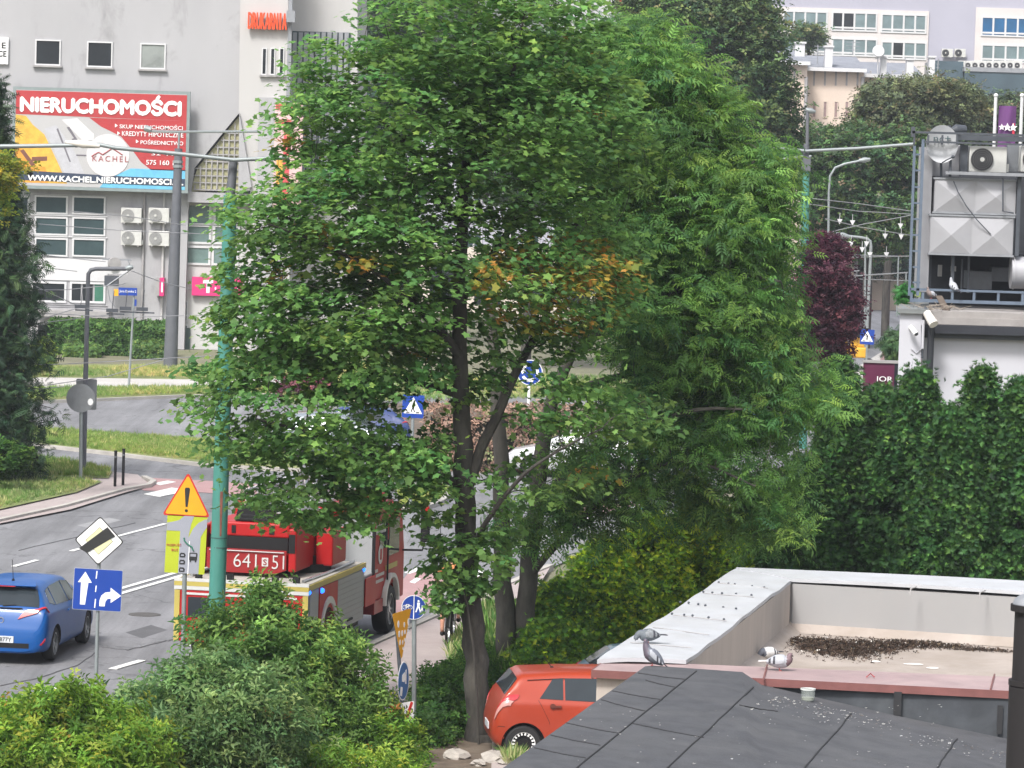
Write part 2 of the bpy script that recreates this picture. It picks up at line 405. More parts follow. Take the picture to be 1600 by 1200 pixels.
# ------------------------------------------------------------ the ground and the roads
def ngon(name, pts, z, m, kind='structure', subdiv=False, **kw):
    mb = MB(); mb.v = [Vector((p[0], p[1], z)) for p in pts]; mb.f = [list(range(len(pts)))]; mb.m = [0]
    me = bpy.data.meshes.new(name); o = bpy.data.objects.new(name, me); C.objects.link(o)
    bm = bmesh.new(); vs_ = [bm.verts.new(v) for v in mb.v]; f = bm.faces.new(vs_); bm.normal_update()
    if f.normal.z < 0: f.normal_flip()
    bmesh.ops.triangulate(bm, faces=[f]); bm.to_mesh(me); bm.free(); me.materials.append(m)
    return tag(o, kind=kind, **kw)
def gp(*pp): return [G(x, y) for x, y in pp]
M_ground = mat('dry_ground', (.16, .15, .10), .95, var=.3, vscale=.3, bump=.4, bscale=8, dirt=.6, dirtcol=(.09, .12, .04), dscale=.15)
def asphalt(name, c, **k):
    m = mat(name, c, .85, var=.10, vscale=.35, bump=.25, bscale=90, **k); n = m.node_tree.nodes; L = m.node_tree.links; b = n['Principled BSDF']; src = b.inputs['Base Color'].links[0].from_socket
    tc = n.new('ShaderNodeTexCoord')
    def noise(sc, rot, scale, lo, hi, det=6):
        mp = n.new('ShaderNodeMapping'); mp.inputs['Rotation'].default_value = (0, 0, rot); mp.inputs['Scale'].default_value = sc; L.new(tc.outputs['Object'], mp.inputs[0]); z = n.new('ShaderNodeTexNoise'); z.inputs['Scale'].default_value = scale; z.inputs['Detail'].default_value = det; z.inputs['Roughness'].default_value = .7; L.new(mp.outputs[0], z.inputs['Vector'])
        r = n.new('ShaderNodeMapRange'); r.inputs['From Min'].default_value = .35; r.inputs['From Max'].default_value = .68; r.inputs['To Min'].default_value = lo; r.inputs['To Max'].default_value = hi; L.new(z.outputs['Fac'], r.inputs['Value']); return r.outputs[0]
    t1 = noise((1.1, .05, 1), R(17), 1.0, .70, 1.18); t2 = noise((1, 1, 1), 0, 14.0, .90, 1.10); t3 = noise((.5, .5, 1), .6, .5, .90, 1.10, 3)
    vo = n.new('ShaderNodeTexVoronoi'); vo.feature = 'DISTANCE_TO_EDGE'; vo.inputs['Scale'].default_value = .22; nz = n.new('ShaderNodeTexNoise'); nz.inputs['Scale'].default_value = 1.2; nz.inputs['Detail'].default_value = 6; L.new(tc.outputs['Object'], nz.inputs['Vector'])
    va = n.new('ShaderNodeVectorMath'); va.operation = 'MULTIPLY_ADD'; va.inputs[1].default_value = (2.2, 2.2, 0); L.new(nz.outputs['Color'], va.inputs[0]); L.new(tc.outputs['Object'], va.inputs[2]); L.new(va.outputs[0], vo.inputs['Vector'])
    cr = n.new('ShaderNodeMapRange'); cr.inputs['From Min'].default_value = .002; cr.inputs['From Max'].default_value = .010; cr.inputs['To Min'].default_value = .62; cr.inputs['To Max'].default_value = 1.0; L.new(vo.outputs['Distance'], cr.inputs['Value'])
    def mul(a_, b_): q = n.new('ShaderNodeMath'); q.operation = 'MULTIPLY'; L.new(a_, q.inputs[0]); L.new(b_, q.inputs[1]); return q.outputs[0]
    f = mul(mul(t1, t2), mul(t3, cr.outputs[0])); vm = n.new('ShaderNodeVectorMath'); vm.operation = 'SCALE'; L.new(src, vm.inputs[0]); L.new(f, vm.inputs['Scale']); L.new(vm.outputs[0], b.inputs['Base Color']); return m
M_asph = asphalt('asphalt', (.19, .19, .20), dirt=.45, dirtcol=(.13, .13, .135), dscale=.5, stretch=(.35, .12, 1), thr=(.42, .66))
M_asph2 = asphalt('asphalt_dark', (.15, .155, .175), dirt=.4, dirtcol=(.12, .12, .13), dscale=.1)
M_pave = mat('pavement_slabs', (.33, .28, .27), .9, var=.08, vscale=3, bump=.2, bscale=30, dirt=.4, dirtcol=(.25, .20, .19), dscale=.8)
M_pave2 = mat('pale_pavement', (.42, .40, .38), .9, var=.08, vscale=.8, dirt=.35, dirtcol=(.30, .28, .26), dscale=.3)
M_red = mat('red_cycle_surface', (.32, .19, .19), .9, var=.12, vscale=1.5, dirt=.5, dirtcol=(.30, .21, .21), dscale=.8)
M_kerb = mat('kerb_concrete', (.38, .36, .33), .9, var=.15, vscale=2, dirt=.5, dirtcol=(.22, .20, .17), dscale=1.2)
M_white = mat('road_paint', (.66, .66, .64), .8, var=.08, vscale=3, dirt=.5, dirtcol=(.34, .34, .34), dscale=2.5)
M_soil = mat('soil', (.10, .075, .055), .95, var=.35, vscale=2.5, bump=.6, bscale=25, dirt=.7, dirtcol=(.17, .14, .11), dscale=1.5)
M_grassb = mat('grass_base', (.15, .18, .06), .95, var=.3, vscale=1.2, bump=.5, bscale=30, dirt=.8, dirtcol=(.30, .27, .12), dscale=.35)

o = ngon('ground', [(-900, -60), (900, -60), (900, 1600), (-900, 1600)], -.02, M_ground)
ngon('road', gp((-500, 1500), (595, 1008), (775, 927), (1010, 822), (1250, 720), (1330, 640), (1500, 560), (1800, 520), (1800, 470), (1300, 470), (1180, 545), (1000, 622), (600, 616), (285, 621), (72, 630), (-300, 660), (-600, 760)), .02, M_asph)
# verge beyond the roundabout, with path
ngon('far_verge', gp((-400, 640), (72, 627), (285, 619), (620, 616), (640, 560), (300, 570), (-400, 575)), .05, M_grassb)
ngon('far_pavement', gp((-400, 612), (80, 610), (300, 612), (620, 606), (620, 592), (300, 595), (80, 592), (-400, 594)), .06, M_pave2)
ngon('roundabout_island', gp((440, 700), (620, 720), (900, 706), (1060, 676), (1020, 640), (820, 632), (560, 634), (440, 650)), .08, M_soil)
ngon('splitter_island', gp((-300, 662), (51, 673), (300, 691), (460, 712), (470, 738), (333, 731), (18, 694), (-300, 668)), .12, M_grassb)
ngon('central_island', gp((625, 800), (620, 775), (660, 764), (700, 768), (690, 786), (660, 798)), .12, M_grassb)
ngon('corner_verge', gp((-400, 722), (22, 716), (120, 727), (176, 742), (170, 752), (60, 750), (-400, 742)), .10, M_grassb)
ngon('corner_path', gp((-500, 860), (-100, 812), (0, 822), (110, 800), (190, 775), (236, 762), (215, 745), (150, 738), (20, 735), (-400, 735)), .07, M_pave)
ngon('kerbside_verge', gp((-500, 740), (0, 745), (90, 752), (160, 758), (120, 775), (0, 802), (-500, 850)), .11, M_grassb)
ngon('pink_crossing', gp((200, 755), (228, 748), (330, 753), (420, 760), (420, 778), (300, 770), (225, 768)), .03, M_red)
# near side pavement
ngon('near_pavement', gp((-500, 1560), (595, 1012), (775, 930), (860, 892), (840, 925), (760, 965), (690, 1090), (630, 1240), (-300, 1800)), .10, M_pave)
ngon('cycle_crossing', gp((622, 969), (700, 940), (760, 905), (728, 892), (640, 895), (612, 930)), .035, M_red)
ngon('side_crossing', gp((880, 790), (1000, 786), (1010, 800), (900, 806)), .035, M_red)
ngon('soil_bed', gp((640, 1260), (690, 1120), (740, 1120), (860, 1090), (980, 1150), (980, 1400), (640, 1400)), .03, M_soil)
ngon('car_park', gp((770, 1140), (830, 1100), (860, 1020), (1300, 990), (1300, 1400), (760, 1400)), .04, M_pave)
# ground beyond on the right
ngon('right_pavement', gp((1290, 640), (1340, 575), (1395, 540), (1500, 520), (1700, 520), (1700, 640)), .05, M_pave2)
ngon('right_red_pavement', gp((1370, 585), (1385, 527), (1480, 505), (1480, 572)), .06, M_red)
ngon('right_road', gp((1250, 520), (1450, 540), (1520, 497), (1600, 465), (1330, 466), (1240, 500)), .055, M_asph2)
ngon('far_grass', gp((1240, 464), (1700, 470), (1700, 400), (1240, 400)), .03, M_grassb)

def kerb(name, px, z=.12, w=.16):
    mb = MB(); P = [G(x, y) for x, y in px]
    L = []; Rr = []
    for i, p in enumerate(P):
        d = (P[min(i + 1, len(P) - 1)] - P[max(i - 1, 0)]); d.z = 0; d.normalize(); s = Vector((-d.y, d.x, 0)) * w / 2
        L.append(p + s); Rr.append(p - s)
    for i in range(len(P) - 1):
        a, b, c_, d = L[i], L[i + 1], Rr[i + 1], Rr[i]
        mb.prism([(a.x, a.y, -.02), (b.x, b.y, -.02), (c_.x, c_.y, -.02), (d.x, d.y, -.02)], (0, 0, z + .03))
    return mb.build(name, M_kerb, None, kind='structure', world=False)
kerb('kerb_near', [(-100, 1320), (300, 1141), (595, 1008), (690, 965), (775, 927), (860, 890)])
kerb('kerb_far', [(-200, 862), (0, 818), (100, 796), (192, 770), (232, 763), (240, 757), (225, 750)])
kerb('kerb_splitter', [(-300, 668), (18, 695), (170, 712), (333, 732), (470, 739)])
kerb('kerb_roundabout', [(-300, 652), (72, 631), (285, 622), (620, 617)])
kerb('kerb_island', [(625, 801), (660, 799), (692, 787), (704, 768)])
def marking(name, polys):
    mb = MB()
    for pp in polys: mb.prism([(p.x, p.y, .028) for p in gp(*pp)], (0, 0, .012))
    return mb.build(name, M_white, None, kind='structure', world=False)
def strip(x0, y0, x1, y1, w): # painted line of width w metres
    a, b = G(x0, y0), G(x1, y1); d = (b - a).normalized(); s = Vector((-d.y, d.x, 0)) * w / 2
    return [a + s, b + s, b - s, a - s]
mb = MB()
for L_ in [(-60, 1008, 190, 929.5, .13), (190, 929.5, 500, 838, .13), (-60, 998, 190, 921.5, .13), (190, 921.5, 500, 832, .13), (22, 887, 58, 877.5, .13), (112, 863, 127, 859, .13), (176, 842, 258, 820.5, .12), (-60, 912, -10, 897, .13),
           (48, 1089, 90, 1077, .16), (176, 1048, 222, 1034.5, .16), (300, 1012, 340, 1000, .16)]:
    mb.prism([(p.x, p.y, .028) for p in strip(*L_)], (0, 0, .012))
mb.build('lane_lines', M_white, None, kind='structure', world=False)
M_patch = mat('asphalt_patch', (.085, .085, .09), .9, var=.15, vscale=2, bump=.3, bscale=60)
ngon('road_patch', gp((196, 990), (236, 978), (262, 986), (222, 999)), .0215, M_patch)
ngon('road_patch', gp((20, 925), (70, 911), (84, 915), (34, 929)), .0215, M_patch)
ngon('road_patch', gp((120, 822), (170, 810), (190, 814), (140, 827)), .0215, mat('asphalt_pale', (.24, .24, .245), .9, var=.12, vscale=2))
def crack(pts):
    mb = MB(); P = []
    for i in range(len(pts) - 1):
        for k in range(6): u_ = k / 6; P.append(G(pts[i][0] * (1 - u_) + pts[i + 1][0] * u_ + rnd.uniform(-1.5, 1.5), pts[i][1] * (1 - u_) + pts[i + 1][1] * u_ + rnd.uniform(-.6, .6), .022))
    mb.tube(P, .016, 4); mb.build('road_crack', M_patch, None, kind='structure', world=False)
crack([(160, 1012), (200, 1016), (260, 1002), (282, 998)]); crack([(0, 1072), (60, 1060), (120, 1040), (160, 1012)]); crack([(0, 958), (90, 938), (200, 905)]); crack([(30, 860), (110, 842), (230, 812)])
p_ = G(226, 962, .0); mb = MB(); mb.disc((p_.x, p_.y, .024), .33, .012, 'z', 24); mb.build('manhole_cover', mat('cast_iron', (.07, .065, .06), .7, var=.3, vscale=8), None, label='round iron manhole cover in the lane right of the blue arrow sign', cat='manhole cover')
marking('crossing_stripes', [[(225, 774), (268, 764), (300, 768), (250, 778)], [(240, 757), (262, 753), (275, 755), (250, 760)],
    [(632, 897), (655, 888), (664, 891), (640, 899)], [(672, 963), (690, 957), (700, 960), (684, 967)], [(690, 881), (720, 868), (732, 872), (702, 885)], [(640, 912), (650, 905), (658, 907), (648, 914)],
    [(890, 812), (930, 800), (945, 806), (905, 820)], [(960, 800), (1000, 790), (1010, 796), (972, 806)], [(820, 850), (850, 838), (862, 842), (832, 856)], [(722, 905), (752, 893), (762, 897), (732, 910)],
    [(1358, 481), (1377, 478), (1382, 481), (1362, 484)], [(1385, 482), (1405, 479), (1411, 482), (1392, 485)], [(1380, 526), (1420, 505), (1425, 506), (1388, 528)]])

# ------------------------------------------------------------ grass
def in_poly(P, poly):
    x, y = P[:, 0], P[:, 1]; ins = np.zeros(len(P), bool); n = len(poly); j = n - 1
    for i in range(n):
        xi, yi, xj, yj = poly[i].x, poly[i].y, poly[j].x, poly[j].y
        c = ((yi > y) != (yj > y)) & (x < (xj - xi) * (y - yi) / (yj - yi + 1e-12) + xi); ins ^= c; j = i
    return ins
GRC = [(.10, .17, .035), (.14, .20, .05), (.27, .26, .11), (.19, .23, .08), (.07, .12, .03)]
def grass(name, px, n, size, wts, z=.1, label=None):
    poly_ = gp(*px); xs = [p.x for p in poly_]; ys = [p.y for p in poly_]
    P = np.stack([nr.uniform(min(xs), max(xs), n * 3), nr.uniform(min(ys), max(ys), n * 3), np.full(n * 3, z)], 1); P = P[in_poly(P, poly_)][:n]
    # patchy colour
    ph = np.sin(P[:, 0] * .9 + 1.3 * np.sin(P[:, 1] * .31)) * np.sin(P[:, 1] * .23 + .7 * np.sin(P[:, 0] * .5))
    col = palette(len(P), GRC, wts); col *= (1 + .18 * ph[:, None]); col[:, 0] *= 1 + .2 * ph
    scatter(name, P, nr.normal(size=(len(P), 3)) * .12 + np.array([0, 0, 1]), size * (1 + nr.normal(size=len(P)) * .3).clip(.4, 2), 'blade', col, LMF, kind='stuff')
grass('grass', [(-150, 668), (51, 674), (300, 692), (460, 712), (465, 735), (333, 728), (18, 693), (-150, 690)], 15300, 0.15, [.3, .35, .12, .18, .05])
grass('grass', [(-100, 637), (72, 627), (285, 619), (600, 615), (600, 607), (285, 610), (-100, 612)], 11900, 0.17, [.3, .3, .15, .2, .05])
grass('grass', [(-100, 591), (300, 593), (600, 592), (600, 572), (300, 578), (-100, 580)], 10200, 0.17, [.1, .2, .4, .25, .05])
grass('grass', [(-200, 724), (22, 718), (120, 729), (172, 742), (168, 751), (60, 748), (-200, 742)], 6800, 0.18, [.35, .3, .1, .15, .1])
grass('grass', [(-300, 746), (0, 747), (90, 753), (155, 759), (120, 773), (0, 800), (-300, 850)], 10200, 0.14, [.12, .25, .38, .2, .05])
grass('grass', [(627, 798), (622, 776), (660, 766), (700, 769), (688, 785), (660, 796)], 2550, 0.14, [.4, .4, .05, .1, .05])
grass('grass', [(440, 640), (620, 632), (820, 628), (1060, 634), (1060, 596), (800, 590), (600, 592), (440, 600)], 8500, 0.19, [.25, .3, .2, .2, .05])
grass('grass', [(1290, 462), (1440, 466), (1440, 420), (1290, 420)], 5100, 0.28, [.3, .4, .1, .15, .05], z=.05)
# ------------------------------------------------------------ left office building
M_rend = mat('grey_render', (.35, .347, .36), .9, var=.06, vscale=.4, bump=.1, bscale=30, dirt=.6, dirtcol=(.20, .20, .20), dscale=.8, thr=(.53, .70), stretch=(1, 1, .45))
M_rend2 = mat('pale_render', (.44, .43, .425), .9, var=.05, vscale=.5, dirt=.35, dirtcol=(.38, .37, .36), dscale=.4, stretch=(1, 1, .3), thr=(.5, .8))
M_whitep = mat('white_frame', (.54, .54, .55), .5, var=.04, vscale=2)
M_sill = mat('sill_grey', (.30, .29, .29), .8, var=.15, vscale=3)
M_gdark = glassm('dark_pane', (.018, .022, .026)); M_gteal = glassm('teal_pane', (.04, .065, .07)); M_gpale = glassm('blind_pane', (.24, .26, .25), .3); M_ggreen = glassm('green_pane', (.05, .16, .11), .2)
M_gshop = glassm('shop_pane', (.13, .19, .18), .12)
M_steel = mat('steel_grey', (.26, .27, .29), .55, var=.12, vscale=4, metal=.3)
M_dsteel = mat('dark_steel', (.055, .062, .075), .55, var=.2, vscale=4)
def wpos(cx, cy, w, h, Y):
    p = at(cx, cy, Y); return p.x, p.z, w * pm_(Y), h * pm_(Y)
def window(parent, cx, cy, w, h, Y, pane, nx=1, nz=1, fr=.07, sill=False, depth=.16, frm=None, open_=0, low=0):
    x, z, W, H = wpos(cx, cy, w, h, Y); y = Y - .02; frm = frm or M_whitep
    m = MB(); t = fr
    m.bb(x - W / 2, x + W / 2, y - .05, y + .12, z + H / 2 - t, z + H / 2).bb(x - W / 2, x + W / 2, y - .05, y + .12, z - H / 2, z - H / 2 + t)
    m.bb(x - W / 2, x - W / 2 + t, y - .05, y + .12, z - H / 2 + t, z + H / 2 - t).bb(x + W / 2 - t, x + W / 2, y - .05, y + .12, z - H / 2 + t, z + H / 2 - t)
    for i in range(1, nx): xx = x - W / 2 + W * i / nx; m.bb(xx - t * .6, xx + t * .6, y - .045, y + .115, z - H / 2 + t, z + H / 2 - t)
    for i in range(1, nz): zz = z - H / 2 + H * i / nz; m.bb(x - W / 2 + t, x + W / 2 - t, y - .047, y + .117, zz - t * .7, zz + t * .7)
    if low: zz = z - H / 2 + H * low; m.bb(x - W / 2 + t, x + W / 2 - t, y - .047, y + .117, zz - t * .6, zz + t * .6)
    f = m.build('window', frm, parent)
    panes = pane if isinstance(pane, list) else [pane]
    if len(panes) == 1: MB().bb(x - W / 2 + t * .5, x + W / 2 - t * .5, y + .0, y + .03, z - H / 2 + t * .5, z + H / 2 - t * .5).build('pane', panes[0], f)
    else:
        for i, pmn in enumerate(panes):
            a = x - W / 2 + W * i / len(panes) + t * .5; b = x - W / 2 + W * (i + 1) / len(panes) - t * .5
            MB().bb(a, b, y, y + .03, z - H / 2 + t * .5, z + H / 2 - t * .5).build('pane', pmn, f)
    if sill: MB().bb(x - W / 2 - .08, x + W / 2 + .08, y - .16, y + .0, z - H / 2 - .09, z - H / 2 - .002).build('sill', M_sill, f)
    return f
Yb = 183.0
b0 = at(150, 580, Yb)
OB = empty('office_building', (b0.x, Yb, 0), 'grey rendered office building behind the red billboard, with dark square windows and stained walls', 'building')
def px_x(px, py, Y): return at(px, py, Y).x
xl, xr = px_x(-120, 300, Yb), px_x(352, 400, Yb)
# main upper wall with slanted lower right corner
pts = [at(-120, 600, Yb), at(-120, -140, Yb), at(385, -140, Yb), at(380, 60, Yb), at(374, 176, Yb), at(304, 262, Yb), at(294, 330, Yb), at(286, 600, Yb)]
pts = [(p.x, max(p.z, 0)) for p in pts]
MB().xz(pts, Yb, Yb + 12).build('wall', M_rend, OB)
# pale tower beside it
a = at(380, -140, Yb - .3); tw = [at(378, -140, Yb), at(450, -140, Yb), at(452, 150, Yb), at(452, 600, Yb), at(398, 600, Yb), at(392, 300, Yb), at(374, 176, Yb)]
MB().xz([(p.x, max(p.z, 0)) for p in tw], Yb - .35, Yb + 10).build('stair_tower', M_rend2, OB)
# recessed glazed block
g0 = at(450, -140, Yb + 3); 
r = [at(452, -140, Yb + 2), at(558, -140, Yb + 2), at(556, 600, Yb + 2), at(452, 600, Yb + 2)]
MB().xz([(p.x, max(p.z, 0)) for p in r], Yb + 2.5, Yb + 14).build('side_block', M_rend2, OB)
m = MB()
for k in range(11):
    xx = 457 + k * 9; p0 = at(xx, 50, Yb + 2); p1 = at(xx, 330, Yb + 2); 
    if xx < 545: m.bb(p0.x, p0.x + .2, Yb + 2.35, Yb + 2.49, p1.z, p0.z)
m.build('louvre', M_steel, OB)
p0 = at(456, 48, Yb + 2); p1 = at(540, 330, Yb + 2)
MB().bb(p0.x, p1.x, Yb + 2.44, Yb + 2.48, p1.z, p0.z).build('glazing', M_gteal, OB)
# slanted fin and glass block triangle
tri = [at(374, 180, Yb), at(308, 262, Yb), at(296, 300, Yb), at(372, 296, Yb)]
MB().xz([(p.x, p.z) for p in tri], Yb + .25, Yb + .5).build('glass_blocks', mat('glass_block', (.30, .29, .17), .3, var=.35, vscale=1.6), OB)
m = MB()
for k in range(8):
    xx = 304 + k * 9; yt = 262 - max(0, (xx - 308)) * 1.24 if xx > 308 else 285
    A = at(xx, yt + 4, Yb); B = at(xx, 296, Yb); m.bb(A.x - .03, A.x + .03, Yb + .16, Yb + .24, B.z, A.z)
for k in range(9):
    yy = 208 + k * 11; xa = 374 - (yy - 180) / 1.24 if yy < 262 else 300; A = at(xa + 2, yy, Yb); B = at(372, yy, Yb); m.bb(A.x, B.x, Yb + .17, Yb + .23, A.z - .03, A.z + .03)
m.build('glazing_bars', M_sill, OB)
MB().prism([at(374, 176, Yb - .6), at(393, 292, Yb - .6), at(372, 300, Yb - .6)], (0, 1.0, 0)).build('fin', M_rend, OB)
# square windows
for cx, cy, pn in ((75, 82, M_gdark), (156, 85, M_gdark), (239, 88, M_gpale), (-60, 76, M_gdark)): window(OB, cx, cy, 40, 40, Yb, pn, sill=True, fr=.065)
for cx in (413, 426, 440): window(OB, cx, 96, 8, 42, Yb - .35, M_gdark, sill=True, fr=.05)
# grouped windows below the billboard
for (cx, cy) in ((80, 320), (139, 321), (80, 353), (139, 354), (80, 386), (139, 387)): window(OB, cx, cy, 52, 29, Yb, M_gteal, fr=.08)
for (cx, cy, pn) in ((76, 456, M_gdark), (137, 457, [M_gdark, M_gdark, M_ggreen])): window(OB, cx, cy, 56, 33, Yb, pn, fr=.1)
for (cx, cy) in ((20, 320), (20, 386), (14, 456)): window(OB, cx, cy, 52, 29, Yb, M_gteal, fr=.08)
m = MB()
for (x0, y0, x1, y1) in ((48, 303, 168, 306), (48, 336, 168, 338), (48, 369, 168, 371), (48, 402, 168, 440), (48, 474, 168, 478)):
    A = at(x0, y0, Yb); B = at(x1, y1, Yb); m.bb(A.x, B.x, Yb - .06, Yb + .05, B.z, A.z)
m.build('window_band', M_whitep, OB)
A = at(40, 287, Yb); B = at(198, 293, Yb); MB().bb(A.x, B.x, Yb - .8, Yb, B.z - .05, B.z + .15).build('ledge', mat('green_ledge', (.25, .30, .28), .7), OB)
m = MB(); A = at(60, 481, Yb); B = at(175, 505, Yb); m.bb(A.x, B.x, Yb - 1.6, Yb, B.z + .3, B.z + .6); m.build('porch_canopy', M_sill, OB)
A = at(60, 490, Yb); B = at(170, 520, Yb); MB().bb(A.x, B.x, Yb - .05, Yb + .02, B.z - .6, B.z + .3).build('porch_opening', M_gdark, OB)
for xx in (226, 257): # downpipes
    A = at(xx, 300, Yb - .1); B = at(xx, 560, Yb - .1); MB().tube([A, (A.x, A.y, B.z)], .06, 6).build('downpipe', M_rend2 if xx == 257 else M_sill, OB)
# shop front at right, slightly recessed
Ys = Yb + .6
sf = [at(286, 300, Ys), at(400, 300, Ys), at(400, 600, Ys), at(284, 600, Ys)]
MB().xz([(p.x, max(p.z, 0)) for p in sf], Ys, Ys + 8).build('shop_wall', mat('shop_render', (.46, .455, .45), .85, var=.04, vscale=.6), OB)
MB().bb(at(294, 300, Yb).x, at(395, 300, Yb).x, Yb - .3, Ys, at(300, 316, Yb).z, at(300, 300, Yb).z).build('lintel', M_rend, OB)
for (cx, cy, w_, h_) in ((310, 335, 40, 34), (354, 336, 40, 34), (308, 366, 44, 30), (354, 367, 42, 30), (306, 399, 46, 30), (352, 400, 42, 30)): window(OB, cx, cy, w_, h_, Ys, M_gshop, fr=.1)
window(OB, 285, 486, 17, 32, Ys, M_gteal, fr=.05); window(OB, 285, 520, 17, 26, Ys, M_gteal, fr=.05)
MB().bb(at(276, 535, Ys).x, at(297, 535, Ys).x, Ys - .1, Ys - .03, at(286, 562, Ys).z, at(286, 512, Ys).z).build('door', mat('green_door', (.05, .08, .075), .4, var=.2), OB)
MB().bb(at(455, 0, Yb).x - .09, at(455, 0, Yb).x + .09, Yb - .5, Yb - .36, at(455, 160, Yb).z, at(455, -140, Yb).z).build('corner_pipe', M_steel, OB)
m = MB(); A = at(455, 26, Yb - .5); m.box((A.x, A.y - .2, A.z), (.4, .3, .55)); m.build('lamp_housing', M_steel, OB)

# wall signs on it
def sign_T():
    c = at(340, 448, Ys - .2); t = empty('shop_sign', (c.x, c.y, c.z - .6), 'magenta shop sign board with white letter over the shop door, behind the thick grey mast', 'sign')
    W, H = 80 * pm_(Ys), 29 * pm_(Ys); MB().box((c.x, c.y, c.z), (W, .18, H)).build('sign_board', mat('magenta', (.60, .03, .17), .45, var=.05), t)
    mw = mat('sign_white', (.8, .8, .8), .5, var=.02)
    lettering('T', (c.x - .45, c.y - .1, c.z), (.48, .62), mw, t, bold=.06)
    m = MB()
    for k in range(3): m.box((c.x + 1.25, c.y - .1, c.z - .25 + k * .2), (.9 - .2 * k, .02, .03))
    for k in (-1, 0, 1): m.box((c.x - .45 + k * .36, c.y - .1, c.z - (.08 if k else 5)), (.07, .02, .12))
    m.build('sign_lines', mw, t)
    c = at(251, 448, Yb - .35); t = empty('projecting_sign', (c.x, c.y, c.z - .6), 'small magenta projecting sign box on the grey wall left of the thick mast', 'sign')
    MB().box((c.x + .08, c.y, c.z), (.20, .7, .86)).build('sign_box', mat('magenta', (.60, .03, .17)), t)
    MB().box((c.x - .12, c.y, c.z), (.18, .66, .84)).build('sign_side', M_sill, t)
    MB().box((c.x + .1, c.y - .36, c.z), (.07, .02, .5)).build('sign_mark', mw, t)
sign_T()
def drukarnia():
    c = at(418, 33, Yb - .55); t = empty('red_letter_sign', (c.x, c.y, c.z - .45), 'orange red raised letters DRUKARNIA high on the pale tower', 'sign')
    mo = mat('orange_letter', (.78, .075, .015), .45, var=.05); W, H = 60 * pm_(Yb), 27 * pm_(Yb)
    n = 9; 
    for i, ch in enumerate('DRUKARNIA'):
        cx = c.x - W / 2 + W * (i + .5) / n
        lettering(ch, (cx, c.y - .05, c.z), (W / n * (.88 if ch != 'I' else .28), H * .92), mo, t, fat=.02, ext=.10, name='letter')
drukarnia()
